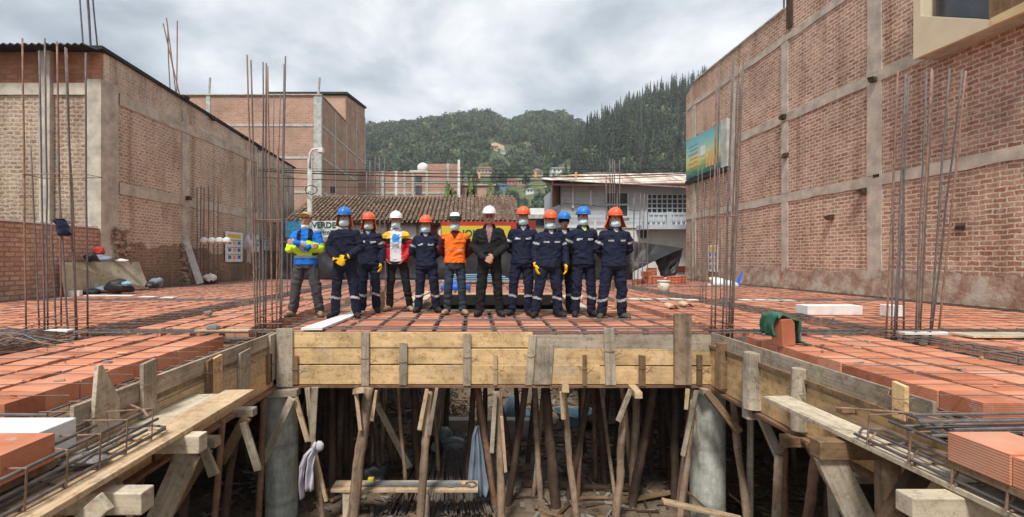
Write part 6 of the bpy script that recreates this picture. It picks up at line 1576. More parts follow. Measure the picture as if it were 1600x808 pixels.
# small green bushes above tiled roof ridge
for k, (px, py, h, lb) in enumerate(((705, 296, .25, 'light green bush peeking over the tiled roof, left one'), (740, 296, .35, 'wide light green bush behind the tiled roof'), (768, 298, .2, 'small bush behind the right end of the tiled roof'), (545, 304, .1, 'bush tip behind the left part of the tiled roof'))):
    c = P(px, py, 34); t = thing('bush', lb, 'bush', (c.x, 34, GZ)); hh = c.z + h - GZ
    for (nm, mt, tr_) in (('foliage', M['bush'], tmpl_broad(80 + k, 500)),):
        me = tri_mesh(nm, tr_ * np.array((hh * .16, hh * .25, hh * .97)) * (1 if True else 1), mt); o = bpy.data.objects.new(nm, me); C.objects.link(o); o.parent = t
    MB().tube([(c.x, 34, GZ), (c.x, 34, GZ + hh * .6)], .08, 6).build('stem', M['trunk'], t)

# ================================================================== PEOPLE
def cloth_mat(name, c, rough=0.9, var=0.18):
    m = NT(name, rough, 0.15); v = m.coords('obj'); f = m.noise(v, 9, 5, 0.65, .5); f2 = m.noise(v, 4, 4, .6, 1.5)
    m.col(m.ramp(f, [(0.3, tuple(x * (1 - var) for x in c)), (0.7, tuple(min(1, x * (1 + var)) for x in c))])); m.bump(f2, 0.6, 0.03); return m.m
PM = dict(
    skin=plain('skin', (0.52, 0.29, 0.20), .6, .1, 8, 0.05), hair=plain('black hair', (0.02, 0.017, 0.015), .7, .2, 20, .2),
    navy=cloth_mat('navy work cloth', (0.017, 0.021, 0.043)), navy2=cloth_mat('navy sweater', (0.015, 0.018, 0.034)), band=cloth_mat('reflective tape', (0.42, 0.43, 0.45), .5, .08),
    black=cloth_mat('black cloth', (0.018, 0.018, 0.02)), charcoal=cloth_mat('charcoal jeans', (0.055, 0.055, 0.065)), slate=cloth_mat('dark blue grey jeans', (0.035, 0.048, 0.065)),
    orange=cloth_mat('orange vest', (0.90, 0.17, 0.02)), orange_cloth=cloth_mat('orange flap cloth', (0.78, 0.16, 0.04)), maroon=cloth_mat('maroon sleeves', (0.075, 0.012, 0.016)),
    lime=cloth_mat('lime fabric', (0.55, 0.85, 0.04)), blue=cloth_mat('bright blue fabric', (0.02, 0.17, 0.62)), red=cloth_mat('red fabric', (0.55, 0.03, 0.04)), yellow=cloth_mat('amber fabric', (0.80, 0.45, 0.05)),
    white=cloth_mat('white fabric', (0.66, 0.66, 0.70)), print_blue=cloth_mat('printed blue patch', (0.06, 0.30, 0.75)), print_grey=cloth_mat('printed grey patch', (0.30, 0.31, 0.36)), shirt=cloth_mat('checked shirt', (0.30, 0.17, 0.17)),
    grey_shirt=cloth_mat('grey shirt', (0.36, 0.36, 0.37)), green_shirt=cloth_mat('lime shirt', (0.45, 0.68, 0.2)),
    h_orange=plain('orange helmet', (0.80, 0.13, 0.045), .35, .05, 4, 0, spec=.5), h_blue=plain('blue helmet', (0.02, 0.19, 0.58), .35, .05, 4, 0, spec=.5), h_white=plain('white helmet', (0.82, 0.82, 0.82), .35, .03, 4, 0, spec=.5),
    h_black=plain('black helmet', (0.03, 0.03, 0.035), .5, .05, 4, 0, spec=.4), mask=plain('light blue mask', (0.64, 0.88, 0.99), .9, .05, 20, .2), mask_w=plain('white mask', (0.72, 0.74, 0.72), .9, .05, 20, .2),
    glove=cloth_mat('yellow glove', (0.85, 0.52, 0.02)), shoe=plain('dark work boot', (0.030, 0.028, 0.028), .7, .3, 12, .2), shoe_t=plain('tan dusty boot', (0.33, 0.24, 0.15), .8, .25, 12, .2), shoe_g=plain('green grey boot', (0.08, 0.085, 0.05), .8, .25, 12, .2),
    tan=cloth_mat('tan cap', (0.50, 0.34, 0.17)), eye=plain('dark eye', (0.015, 0.01, 0.01), .3, .1, 2, 0), eyew=plain('eye white', (0.6, 0.58, 0.55), .4, .02, 2, 0), lips=plain('lips', (0.26, 0.10, 0.08), .6, .1, 2, 0),
    redglass=plain('reddish glasses', (0.10, 0.02, 0.03), .2, .1, 2, 0, spec=.6), dust=cloth_mat('dusty dark jeans', (0.075, 0.072, 0.078)))

def voxel(mb, vox, name, smooth_it=2, wrinkle=0, wsc=7, seed=0):
    me = bpy.data.meshes.new(name); me.from_pydata([tuple(v) for v in mb.v], [], mb.f); me.update()
    ob = bpy.data.objects.new('tmp', me); C.objects.link(ob)
    md = ob.modifiers.new('r', 'REMESH'); md.mode = 'VOXEL'; md.voxel_size = vox
    if smooth_it: ms = ob.modifiers.new('s', 'SMOOTH'); ms.iterations = smooth_it; ms.factor = .5
    dg = bpy.context.evaluated_depsgraph_get(); out_ = bpy.data.meshes.new_from_object(ob.evaluated_get(dg)); bpy.data.objects.remove(ob)
    out_.name = name
    if wrinkle:
        n = len(out_.vertices); co = np.empty(n * 3); out_.vertices.foreach_get('co', co); co = co.reshape(-1, 3)
        no = np.array([v.normal[:] for v in out_.vertices])
        for i in range(n):
            p = co[i]; q_ = Vector((p[0] * wsc + seed, p[1] * wsc, p[2] * wsc * 1.9))
            d = abs(mnoise.noise(q_ + Vector((0, 0, 1.3 * mnoise.noise(q_ * .6))))) * 2 - .45
            co[i] += no[i] * d * wrinkle
        out_.vertices.foreach_set('co', co.ravel()); out_.update()
    out_.polygons.foreach_set('use_smooth', [True] * len(out_.polygons))
    return out_
def paint(me, mats, fn):
    for m_ in mats: me.materials.append(m_)
    n = len(me.polygons); mi = np.zeros(n, dtype=np.int32)
    for i, p in enumerate(me.polygons): mi[i] = fn(p.center)
    me.polygons.foreach_set('material_index', mi); me.update()
def link(name, me, parent):
    o = bpy.data.objects.new(name, me); C.objects.link(o)
    if parent: o.parent = parent
    return o
def rings(mb, rs, seg=20, sq=0.85):
    """rs: (cx, cy, z, rx, ry)"""
    b = len(mb.v)
    for (cx, cy, z, rx, ry) in rs:
        for k in range(seg):
            a = 2 * math.pi * k / seg; c, s = math.cos(a), math.sin(a)
            mb.v.append(Vector((cx + math.copysign(abs(c) ** sq, c) * rx, cy + math.copysign(abs(s) ** sq, s) * ry, z)))
    n = len(rs)
    for i in range(n - 1):
        for k in range(seg):
            k2 = (k + 1) % seg; mb.face((b + i * seg + k, b + i * seg + k2, b + (i + 1) * seg + k2, b + (i + 1) * seg + k))
    mb.face([b + k for k in reversed(range(seg))]); mb.face([b + (n - 1) * seg + k for k in range(seg)])
def limb(mb, pts, rad, seg=12, flat=1.0):
    """round-ended chain with subdivided joints"""
    P_ = [Vector(p) for p in pts]; out_, rr = [], []
    for i in range(len(P_) - 1):
        for k in range(5):
            t = k / 5; out_.append(P_[i].lerp(P_[i + 1], t)); rr.append(rad[i] + (rad[i + 1] - rad[i]) * t)
    out_.append(P_[-1]); rr.append(rad[-1])
    mb.tube(out_, rr, seg)
    for p, r in zip(P_, rad): mb.sphere(p, r * .99, (1, 1, 1), 10, 6)
def hand(mb, wrist, d, palm_n, side, s=1.0, curl=.5):
    """wrist: Vector, d: direction of the hand, palm_n: direction the palm faces, side: where the thumb leaves"""
    d = Vector(d).normalized(); pn = Vector(palm_n); pn = (pn - d * pn.dot(d)).normalized(); w_ = d.cross(pn).normalized()
    if w_.dot(Vector(side)) < 0: w_ = -w_
    L_ = .085 * s
    for t in (-1, -.33, .33, 1): mb.tube([wrist + w_ * t * .014, wrist + d * L_ * .5 + w_ * t * .024, wrist + d * L_ + w_ * t * .030], [.015, .015, .012], 8)
    for i, (t, ln) in enumerate(((1, .068), (.35, .078), (-.3, .073), (-.95, .057))):
        b = wrist + d * L_ + w_ * t * .031; ln *= s
        m1 = b + (d * math.cos(curl * .5) + pn * math.sin(curl * .5)) * ln * .45
        m2 = m1 + (d * math.cos(curl * 1.3) + pn * math.sin(curl * 1.3)) * ln * .32
        m3 = m2 + (d * math.cos(curl * 2.0) + pn * math.sin(curl * 2.0)) * ln * .25
        mb.tube([b - d * .01, b, m1, m2, m3], [.0095, .0095, .009, .0082, .006], 7)
    tb = wrist + d * .02 + w_ * .026; t1 = tb + (w_ * .75 + d * .6 + pn * .25).normalized() * .038 * s; t2 = t1 + (d * .9 + w_ * .25 + pn * .4).normalized() * .03 * s
    mb.tube([wrist + d * .01 + w_ * .01, tb, t1, t2], [.014, .0125, .0105, .008], 7)

def person(label, fl, fr, foot_y, top_y, head_px, pose, jacket, trousers, shoes, head, extra={}, yaw=0.0, build=1.0, seed=1, dY=0):
    Y = CAMZ * F / (foot_y - CY) + dY; ppm = F / Y; ztop = CAMZ - (top_y - CY) / F * Y
    s = (ztop - .055) / 1.72; X = lambda px: (px - CX) / F * Y
    org = Vector(((X(fl) + X(fr)) / 2, Y + .13, 0.006)); rs_ = random.Random(seed)
    hx = X(head_px) - org.x; px_ = hx * .55           # head and pelvis offsets
    def V(x, y, z): return Vector((x, y, z))
    fLx, fRx = X(fl) - org.x, X(fr) - org.x
    toeL, toeR = -.35, .35
    # ---- skeleton
    pel = V(px_, 0, .93 * s); nk = V(hx, .01, 1.46 * s)
    sw = .175 * s * build
    shx = lambda k: hx * .9 + px_ * .1
    sh = {-1: V(shx(0) - sw, .015, 1.372 * s), 1: V(shx(0) + sw, .015, 1.372 * s)}
    cxm = (hx + px_) / 2
    arm = {}
    for k in (-1, 1):
        S_ = sh[k]
        if pose == 'sides': el = V(S_.x + k * .075, .03, 1.12 * s); wr = V(S_.x + k * .075, -.06, .885 * s); hd = V(-k * .12, -.25, -1)
        elif pose == 'clasp': el = V(S_.x + k * .085, .0, 1.13 * s); wr = V(cxm + k * .085, -.205, (.965 + .02 * k) * s); hd = V(-k * .8, -.35, -.42)
        elif pose == 'behind': el = V(S_.x + k * .085, .085, 1.13 * s); wr = V(cxm + k * .07, .20, .95 * s); hd = V(-k * .9, .1, -.4)
        elif pose == 'cross':
            el = V(S_.x + k * .085, -.05, 1.12 * s)
            wr = V(cxm - k * .085, -.215 - .035 * k, (1.185 + .035 * k) * s); hd = V(-k * .9, .12, .15)
        elif pose == 'pocket': el = V(S_.x + k * .095, .04, 1.12 * s); wr = V(S_.x + k * .0, -.115, .955 * s); hd = V(-k * .5, -.1, -.7)
        elif pose == 'one_behind': el = V(S_.x + k * .08, .06, 1.13 * s); wr = V(S_.x + k * .02, .10, .90 * s); hd = V(-k * .3, .1, -.9)
        arm[k] = (S_, el, wr, hd.normalized())
    leg = {}
    for k, fxx, tx in ((-1, fLx, toeL), (1, fRx, toeR)):
        hip = V(px_ + k * .092 * s, 0, .90 * s); ank = V(fxx, .045, .085 * s); kn = hip.lerp(ank, .52) + V(k * .008, -.022, 0); leg[k] = (hip, kn, ank, tx)
    # ---- body: one continuous mesh
    b = MB()
    rings(b, [(px_, 0, .84 * s, .13, .095), (px_, 0, .95 * s, .15, .105), (cxm, 0, 1.06 * s, .13, .095), (cxm, 0, 1.2 * s, .145, .10), (hx, 0, 1.33 * s, .155, .10), (hx, .01, 1.41 * s, .12, .08), (hx, .01, 1.45 * s, .06, .06)])
    limb(b, [V(hx, .015, 1.40 * s), V(hx, .005, 1.55 * s)], [.06, .053])
    for k in (-1, 1):
        S_, el, wr, hd = arm[k]
        limb(b, [V(hx + k * .08, .01, 1.385 * s), S_, el, wr], [.055, .05, .038, .026])
        hip, kn, ank, tx = leg[k]; limb(b, [hip, kn, ank], [.08, .052, .036])
        limb(b, [ank + V(0, .02, -.03), ank + V(tx * .10, -.10, -.045)], [.035, .03])
    hc = V(hx, -.012, 1.605 * s)
    b.sphere(hc + V(0, .012, .02), .1, (.76, .95, 1.02), 20, 14); b.sphere(hc + V(0, -.022, -.045), .1, (.60, .66, .68), 18, 12)
    b.sphere(hc + V(0, -.06, -.085), .03, (1.1, .8, .8), 10, 8)
    b.tube([hc + V(0, -.082, .018), hc + V(0, -.098, -.012), hc + V(0, -.105, -.028)], [.010, .013, .016], 8); b.sphere(hc + V(0, -.098, -.028), .017, (1.15, .9, .8), 10, 8)
    b.sphere(hc + V(0, -.078, .026), .02, (2.2, .6, .45), 10, 6); b.sphere(hc + V(0, -.085, -.062), .018, (1.5, .7, .55), 10, 6)
    for k in (-1, 1): b.sphere(hc + V(k * .076, .012, -.008), .028, (.42, .7, 1.05), 10, 8)
    bare = pose in ('cross', 'pocket') or (pose in ('clasp', 'one_behind') and 'glove' not in extra) or (pose == 'behind')
    for k in (-1, 1):
        S_, el, wr, hd = arm[k]; hand(b, wr + hd * .012, hd, V(0, 1, 0) if pose in ('clasp', 'cross') else V(-k, 0, 0), V(0, 0, 1) if pose in ('clasp', 'cross') else V(0, -1, 0), s, .55 if pose != 'clasp' else .8)
    me = voxel(b, .0078, 'person', 1); me.materials.append(PM['skin'])
    po = bpy.data.objects.new('person', me); C.objects.link(po); po.location = org; po.rotation_euler = (0, 0, R(yaw))
    tag(po, label, 'person')
    # ---- trousers
    t = MB(); tk = extra.get('leg_fat', 1.0)
    rings(t, [(px_, 0, .80 * s, .155, .118), (px_, 0, .88 * s, .168 * build, .13), (px_, 0, .97 * s, .165 * build, .122), (px_ * .8 + cxm * .2, 0, 1.03 * s, .152 * build, .112)])
    for k in (-1, 1):
        hip, kn, ank, tx = leg[k]
        limb(t, [hip + V(0, 0, -.02), kn, ank.lerp(kn, .35), ank + V(0, -.004, .015)], [.099 * tk, .080 * tk, .074 * tk, .071 * tk])
    me = voxel(t, .013, 'trousers', 1, .017, 6, seed)
    zb0, zb1 = .30 * s, .34 * s
    tm_ = [PM[trousers[0]], PM['band']]
    paint(me, tm_, (lambda c: 1 if zb0 < c.z + .02 * math.sin(c.x * 20 + seed) < zb1 else 0) if len(trousers) > 1 else (lambda c: 0))
    link('trousers', me, po)
    # ---- boots
    for k in (-1, 1):
        hip, kn, ank, tx = leg[k]; m_ = MB(); d = V(tx, -1, 0).normalized()
        heel = V(ank.x, ank.y + .02, .05); 
        rings_pts = [(heel - d * .035, .030), (heel, .042), (heel + d * .07, .047), (heel + d * .14, .046), (heel + d * .19, .038), (heel + d * .215, .022)]
        m_.tube([V(p.x, p.y, .006 + r * .95) for p, r in rings_pts], [r * 1.1 for _, r in rings_pts], 12, flat=.9)
        m_.tube([V(ank.x, ank.y, .03), V(ank.x, ank.y, .13 * s)], [.048, .05], 12)
        me = voxel(m_, .009, 'boot', 2); me.materials.append(PM[shoes]); link('boot', me, po)
        m_ = MB(); pts = [heel - d * .04, heel + d * .08, heel + d * .20]
        m_.tube([V(p.x, p.y, .010) for p in pts], [.040, .047, .038], 10, flat=.25, up=(0, 0, 1)); link('sole', m_.build('sole', PM['eye'], po, local=True).data, po) if False else m_.build('sole', PM['eye'], po, local=True, smooth=True)
    # ---- jacket
    j = MB(); bw = build; lowz = extra.get('hem', .85) * s
    rings(j, [(px_, 0, lowz, .186 * bw, .142), (px_, 0, lowz + .06, .184 * bw, .138), (cxm * .6 + px_ * .4, 0, 1.02 * s, .172 * bw, .126), (cxm, 0, 1.15 * s, .176 * bw, .126), (hx, 0, 1.28 * s, .186 * bw, .126), (hx, .005, 1.37 * s, .172 * bw, .112), (hx, .01, 1.425 * s, .115, .088), (hx, .01, 1.47 * s, .072, .075)])
    sl_k = extra.get('sleeve', 1.0)
    if extra.get('sleeveless') is None or True:
        for k in (-1, 1):
            S_, el, wr, hd = arm[k]
            limb(j, [V(hx + k * .07, .012, 1.385 * s), S_ + V(0, 0, -.012), el, wr - hd * .0], [.062, .068 * sl_k, .064 * sl_k, .050 * sl_k])
    me = voxel(j, .0125, 'jacket', 1, .016, 7.5, seed + 3)
    def armpos(c):
        best = (9, 0, 0)
        for k in (-1, 1):
            S_, el, wr, hd = arm[k]
            for i, (a, b_) in enumerate(((S_, el), (el, wr))):
                ab = b_ - a; t_ = max(0, min(1, (Vector(c) - a).dot(ab) / ab.length_squared)); dd = (Vector(c) - a - ab * t_).length
                if dd < best[0]: best = (dd, i + t_, k)
        return best
    env = dict(s=s, hx=hx, px=px_, cxm=cxm)
    paint(me, [PM[m_] for m_ in jacket[0]], lambda c: jacket[1](c, armpos(c), env))
    link(extra.get('jname', 'jacket'), me, po)
    # collar
    m_ = MB(); 
    if extra.get('collar'):
        zc = 1.455 * s
        cm = []
        for i in range(15):
            a = R(-250 + i * (320 / 14)) ; a = math.pi * (-0.5) + R(35) + R(290) * i / 14
            cm.append((math.cos(a), math.sin(a)))
        bse = len(m_.v)
        for (cx_, sy_) in cm:
            m_.v.append(V(hx + cx_ * .078, .008 + sy_ * .078, zc + .045 * s)); m_.v.append(V(hx + cx_ * .105, .008 + sy_ * .10, zc - .012))
        for i in range(14): m_.face((bse + 2 * i, bse + 2 * i + 1, bse + 2 * i + 3, bse + 2 * i + 2))
        m_.build('collar', PM[extra['collar']], po, local=True, smooth=True, solid=.012)
    # ---- gloves
    if 'glove' in extra:
        for k in (-1, 1):
            S_, el, wr, hd = arm[k]; m_ = MB()
            hand(m_, wr + hd * .012, hd, V(0, 1, 0) if pose in ('clasp', 'cross') else V(-k, 0, 0), V(0, 0, 1) if pose in ('clasp',) else V(0, -1, 0), s * 1.05, .5 if pose != 'clasp' else .8)
            m_.tube([wr - hd * .035, wr + hd * .03], [.040, .034], 10)
            me = voxel(m_, .0065, 'glove', 1)
            n = len(me.vertices); co = np.empty(n * 3); me.vertices.foreach_get('co', co); no = np.array([v.normal[:] for v in me.vertices]); co = co.reshape(-1, 3) + no * .005; me.vertices.foreach_set('co', co.ravel()); me.update()
            me.materials.append(PM['glove']); link('glove', me, po)
    # ---- face
    for k in (-1, 1):
        e_ = MB().sphere(hc + V(k * .031, -.084, .008), .0125, (1.25, .55, .75), 10, 6).build('eye', PM['eyew'], po, local=True, smooth=True)
        e2 = MB().sphere(hc + V(k * .031, -.0915, .008), .006, (1, .5, 1), 8, 6).build('iris', PM['eye'], e_, local=True, smooth=True)
        MB().tube([hc + V(k * .016, -.094, .024), hc + V(k * .033, -.093, .029), hc + V(k * .048, -.083, .023)], .0045, 5).build('eyebrow', PM['hair'], po, local=True)
    if extra.get('mask') is None or extra.get('mask') == 'chin':
        MB().sphere(hc + V(0, -.096, -.060), .022, (1.0, .35, .28), 10, 6).build('mouth', PM['lips'], po, local=True, smooth=True)
    if extra.get('glasses'):
        for k in (-1, 1): MB().sphere(hc + V(k * .033, -.098, .008), .026, (1.05, .25, .8), 12, 6).build('lens', PM['redglass'], po, local=True, smooth=True)
    if extra.get('mask'):
        z0, z1 = (-.118, -.022) if extra['mask'] != 'chin' else (-.155, -.075)
        mt = 'mask_w' if extra.get('mask_c') == 'w' else 'mask'
        def mf(u, v):
            a = R(-72 + 144 * u); z = z0 + (z1 - z0) * v; bul = 1 - .22 * (2 * v - 1) ** 2
            nose = math.exp(-(a * 3.2) ** 2) * .022 * math.exp(-((v - .72) * 2.6) ** 2)
            pl = .0022 * math.sin(v * 19)
            r_ = 1.0
            return hc + V(math.sin(a) * .0805 * bul, .012 - math.cos(a) * (.106 * bul + nose + pl) - (.012 if extra['mask'] != 'chin' else -.012), z)
        m_ = MB(); m_.grid(mf, 20, 12); m_.build('face_mask', PM[mt], po, local=True, smooth=True, solid=.003)
        for k in (-1, 1):
            MB().tube([hc + V(k * .074, -.03, z1 - .012), hc + V(k * .08, .0, z1 + .005), hc + V(k * .084, .015, .01), hc + V(k * .08, .005, z0 + .03), hc + V(k * .072, -.025, z0 + .015)], .0022, 4).build('ear_loop', PM[mt], po, local=True)
    # hair cap
    m_ = MB(); m_.sphere(hc + V(0, .034, .024), .102, (.79, .92, 1.03), 18, 12, z0=-.55); m_.build('hair', PM['hair'], po, local=True, smooth=True)
    # ---- headgear
    kind, hm = head
    if kind == 'helmet':
        tilt = extra.get('tilt', 0.0)
        base = hc + V(0, .008, .068); m_ = MB(); n, kk = 28, 9
        bse = len(m_.v)
        for jx in range(kk + 1):
            a = math.pi / 2 * jx / kk; zz_ = math.cos(a); rr = math.sin(a) ** .9
            for i in range(n):
                th = 2 * math.pi * i / n; ridge = .006 * math.exp(-(math.sin(th * 1.0 + 0) * 0 + (math.cos(th)) ** 2 * 18)) * (1 if jx < kk - 1 else 0)
                m_.v.append(base + V(math.cos(th) * rr * (.112 + ridge), math.sin(th) * rr * (.138 + ridge), zz_ * (.122 + ridge) + (.0)))
        for jx in range(kk):
            for i in range(n):
                i2 = (i + 1) % n; m_.face((bse + jx * n + i, bse + (jx + 1) * n + i, bse + (jx + 1) * n + i2, bse + jx * n + i2))
        shell = m_.build('helmet', PM[hm], po, local=True, smooth=True, solid=.006)
        m_ = MB(); bse = len(m_.v)
        for i in range(n):
            th = 2 * math.pi * i / n; f = max(0, -math.sin(th)) ** 2.2; e_ = .010 + .040 * f
            for (r_, dz) in ((0, .004), (1, -.004 - .010 * f)):
                m_.v.append(base + V(math.cos(th) * (.111 + e_ * r_), math.sin(th) * (.137 + e_ * r_), dz))
        for i in range(n):
            i2 = (i + 1) % n; m_.face((bse + 2 * i, bse + 2 * i + 1, bse + 2 * i2 + 1, bse + 2 * i2))
        m_.build('brim', PM[hm], shell, local=True, smooth=True, solid=.006)
        rg_ = MB()
        for off_ in (-.022, 0, .022):
            rg_.tube([base + V(off_, -.138 * math.sin(a), .123 * math.cos(a) + .002) for a in np.linspace(-1.25, 1.25, 12)], .0065, 6)
        rg_.build('crown_ridges', PM[hm], shell, local=True, smooth=True)
        if extra.get('knob'): MB().sphere(base + V(0, 0, .125), .03, (1.1, 1, .8), 10, 6).build('mount', PM['eye'], shell, local=True, smooth=True)
        if extra.get('front_patch'):
            def fp(u, v):
                a = R(-48 + 96 * u); b_ = R(18 + 40 * v); return base + V(math.sin(a) * math.cos(b_) * .1225, -math.cos(a) * math.cos(b_) * .1485, math.sin(b_) * .130)
            m_ = MB(); m_.grid(fp, 12, 8); m_.build('front_patch', PM['h_white'], shell, local=True, smooth=True, solid=.003)
    elif kind == 'cap':
        m_ = MB(); base = hc + V(0, .006, .04); m_.sphere(base, .115, (.86, 1.0, .82), 20, 12, z0=-.02); cp = m_.build('cap', PM[hm], po, local=True, smooth=True)
        def vis(u, v): a = R(-50 + 100 * u); r_ = .095 + .075 * v * math.cos(a) ** .5; return base + V(math.sin(a) * (.095 + .01 * v), -math.cos(a) * r_ - .01, .01 + .045 * v - .02 * (2 * u - 1) ** 2)
        m_ = MB(); m_.grid(vis, 12, 5); m_.build('visor', PM[hm], cp, local=True, smooth=True, solid=.006)
    if extra.get('beanie'):
        m_ = MB(); m_.sphere(hc + V(0, .012, .03), .112, (.86, .98, .55), 18, 10); m_.build('beanie', PM['black'], po, local=True, smooth=True)
    if extra.get('flap'):
        fw = extra['flap']
        def fl_(u, v):
            a = R(78 + 204 * u); r_ = .102 + (.045 + .012 * math.sin(u * 14)) * v * fw; return hc + V(math.sin(a) * r_ * (1 + .18 * v), .0 - math.cos(a) * r_ * 1.05, .062 - .195 * v + .02 * math.sin(u * 9) * v)
        m_ = MB(); m_.grid(fl_, 26, 10); m_.build('neck_flap', PM['orange_cloth'], po, local=True, smooth=True, solid=.006)
    return po, org, arm, env
# ---- painting rules
def work(c, ap, e):
    dd, t, k = ap; s = e['s']; x = c.x - e['hx']
    z = c.z + .006 * math.sin(c.x * 30)
    if dd < .085 and .46 < t < .60 and abs(c.x - e['cxm']) > .165 * s: return 1            # upper arm tape
    if c.y < -.03 and 1.245 * s < z < 1.275 * s and .045 < abs(x) < .135: return 1   # chest tapes
    if c.y < -.02 and c.z > 1.40 * s and abs(x) < .035 * (c.z / s - 1.38) / .06: return 2
    return 0
WORK = (['navy', 'band', 'grey_shirt'], work)
def sweater(c, ap, e): return 1 if (c.z > 1.435 * e['s'] and abs(c.x - e['hx']) < .075) else 0
SWEAT = (['navy2', 'grey_shirt'], sweater)
def rain(c, ap, e):
    dd, t, k = ap; s = e['s']
    if dd < .09 and t > .55 and (t > 1.02 or abs(c.x - e['cxm']) > .17):
        if 1.62 < t < 1.85: return 2
        return 1 if t > .75 and t < 1.62 else 0
    if 1.02 * s < c.z < 1.13 * s: return 1 if abs(c.x - e['cxm']) < .125 else 3
    if .975 * s < c.z <= 1.02 * s: return 2
    if c.z <= .975 * s: return 0
    x = abs(c.x - e['hx'])
    if c.y < 0 and .055 < x < .125 and c.z > 1.14 * s: return 3
    return 0
RAIN = (['blue', 'lime', 'band', 'navy2'], rain)
def tri(c, ap, e):
    dd, t, k = ap; s = e['s']; x = c.x - e['cxm']
    if c.y < -.02 and abs(x) < .075:
        z = c.z / s
        if 1.235 < z < 1.37 + .012 * math.sin(c.x * 70) and abs(x) < .068: return 4
        if 1.12 < z < 1.20 + .012 * math.sin(c.x * 90) and abs(x) < .068: return 5
        return 3
    if c.y < .02 and abs(x) < .098: return 3
    if dd < .09 and t > .42: return 1
    if c.z > 1.30 * s: return 0 if c.z < 1.41 * s or abs(x) > .12 else 3
    if 1.19 * s < c.z <= 1.30 * s: return 2
    return 1
TRI = (['yellow', 'red', 'black', 'white', 'print_blue', 'print_grey'], tri)
def vest(c, ap, e):
    dd, t, k = ap; s = e['s']; x = c.x - e['hx']
    if abs(c.x - e['cxm']) > .152 * 1.0 and dd < .09 and t > .12: return 1
    if t > .9 and dd < .07: return 1
    if c.y < 0 and c.z > 1.33 * s and abs(x) < .05 * (c.z / s - 1.32) / .08: return 1
    if 1.125 * s < c.z < 1.145 * s and c.y < 0 and abs(x) > .05: return 2
    if 1.26 * s < c.z < 1.268 * s and c.y < 0 and .04 < abs(x) < .12: return 2
    return 0
VEST = (['orange', 'maroon', 'band'], vest)
def office(c, ap, e):
    s = e['s']; x = c.x - e['hx']
    if c.y < -.02 and c.z > 1.20 * s and abs(x) < .012 + .04 * (c.z / s - 1.20) / .22: return 1
    return 0
OFF = (['black', 'shirt'], office)
def work_green(c, ap, e):
    r_ = work(c, ap, e); return r_
PEOPLE = []
def pp_(*a, **k): PEOPLE.append(person(*a, **k))
pp_('person in tan cap with arms crossed, blue and lime rain jacket, leftmost of the line', 452, 494, 497, 327, 474, 'cross', RAIN, ['dust'], 'shoe_t', ('cap', 'tan'), dict(mask='chin', mask_c='w', hem=.86, leg_fat=1.05), seed=1, build=1.02, yaw=3)
pp_('person in blue helmet and plain navy sweater clasping yellow gloved hands', 519, 553, 499, 325, 535, 'clasp', SWEAT, ['navy', 'band'], 'shoe', ('helmet', 'h_blue'), dict(mask='on', glove=1, flap=.35, hem=.93), seed=2, build=1.05)
pp_('person with orange neck flap and yellow gloves at the sides, third from the left', 563, 585, 490, 333, 574, 'sides', WORK, ['navy', 'band'], 'shoe', ('helmet', 'h_orange'), dict(mask='on', mask_c='w', glove=1, flap=.45, collar='navy'), seed=3, build=.92)
pp_('person in white helmet and red, yellow and white open jacket over a blue printed shirt', 606, 638, 488, 331, 617, 'pocket', TRI, ['black'], 'shoe_t', ('helmet', 'h_white'), dict(mask='on', hem=.88, leg_fat=.88, collar='white'), seed=4)
pp_('person in orange helmet, navy workwear and blue mask, hands behind, left of the orange vest', 653, 681, 490, 338, 664, 'behind', WORK, ['navy', 'band'], 'shoe', ('helmet', 'h_orange'), dict(mask='on', collar='navy'), seed=5, yaw=5)
pp_('person in orange vest with maroon sleeves and black helmet with white front', 698, 723, 494, 333, 710.5, 'behind', VEST, ['slate'], 'shoe_t', ('helmet', 'h_black'), dict(mask='on', front_patch=1, hem=.91, leg_fat=.88), seed=6)
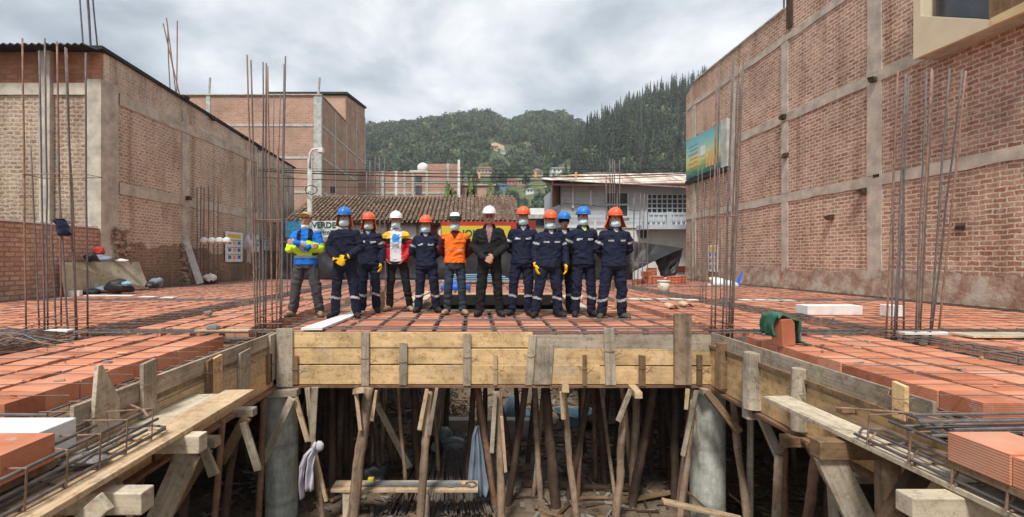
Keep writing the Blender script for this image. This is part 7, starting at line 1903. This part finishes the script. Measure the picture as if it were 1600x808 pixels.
pp_('person in white helmet, glasses and black jacket with bare clasped hands, no mask', 750, 781, 496, 323, 765, 'clasp', OFF, ['black'], 'shoe', ('helmet', 'h_white'), dict(glasses=1, hem=.90, collar='black'), seed=7, yaw=-3, build=1.04)
pp_('tall person in orange helmet and navy workwear, hands behind, right of the black jacket', 801, 827, 495, 324, 819, 'behind', WORK, ['navy', 'band'], 'shoe', ('helmet', 'h_orange'), dict(mask='on', collar='navy'), seed=8, yaw=-6)
pp_('person in orange helmet with yellow gloves hanging down, before the blue helmeted onlooker', 838, 876, 498, 330, 862, 'sides', WORK, ['navy', 'band'], 'shoe', ('helmet', 'h_orange'), dict(mask='on', glove=1, collar='navy', leg_fat=1.06), seed=9, yaw=4, build=1.03)
pp_('person in blue helmet over a dark cap, unmasked, half hidden behind the gloved worker', 873, 893, 495, 332, 883.5, 'one_behind', WORK, ['navy', 'band'], 'shoe', ('helmet', 'h_blue'), dict(beanie=1, collar='navy'), seed=10, dY=.25, build=.94)
pp_('tall person in blue helmet with a dark knob and lime undershirt, hands behind', 903, 929, 497, 324, 914, 'behind', (['navy', 'band', 'green_shirt'], work_green), ['navy', 'band'], 'shoe', ('helmet', 'h_blue'), dict(mask='on', knob=1, collar='navy'), seed=11, yaw=6)
pp_('person in orange helmet with long orange neck flap, rightmost of the line', 944, 977, 501, 326, 965, 'behind', WORK, ['navy', 'band'], 'shoe_g', ('helmet', 'h_orange'), dict(mask='on', flap=.95, collar='navy', leg_fat=1.05), seed=12, build=1.06)

# ================================================================== HAZE
hz = MB().box(-905, 905, -310, 1005, GZ - 1.2, 205)
ho = hz.build('haze', None if False else M['mud'], loc=(0, 0, GZ - 1.2)); ho.data.materials.clear()
hm_ = bpy.data.materials.new('haze'); hm_.use_nodes = True; ht = hm_.node_tree; ht.nodes.clear()
ho_ = ht.nodes.new('ShaderNodeOutputMaterial'); pv = ht.nodes.new('ShaderNodeVolumePrincipled'); pv.inputs['Color'].default_value = (.86, .92, 1.0, 1)
pv.inputs['Density'].default_value = .00034; ht.links.new(pv.outputs[0], ho_.inputs['Volume']); ho.data.materials.append(hm_)
tag(ho, 'pale mountain haze filling the air over the whole place', None, None, 'stuff')
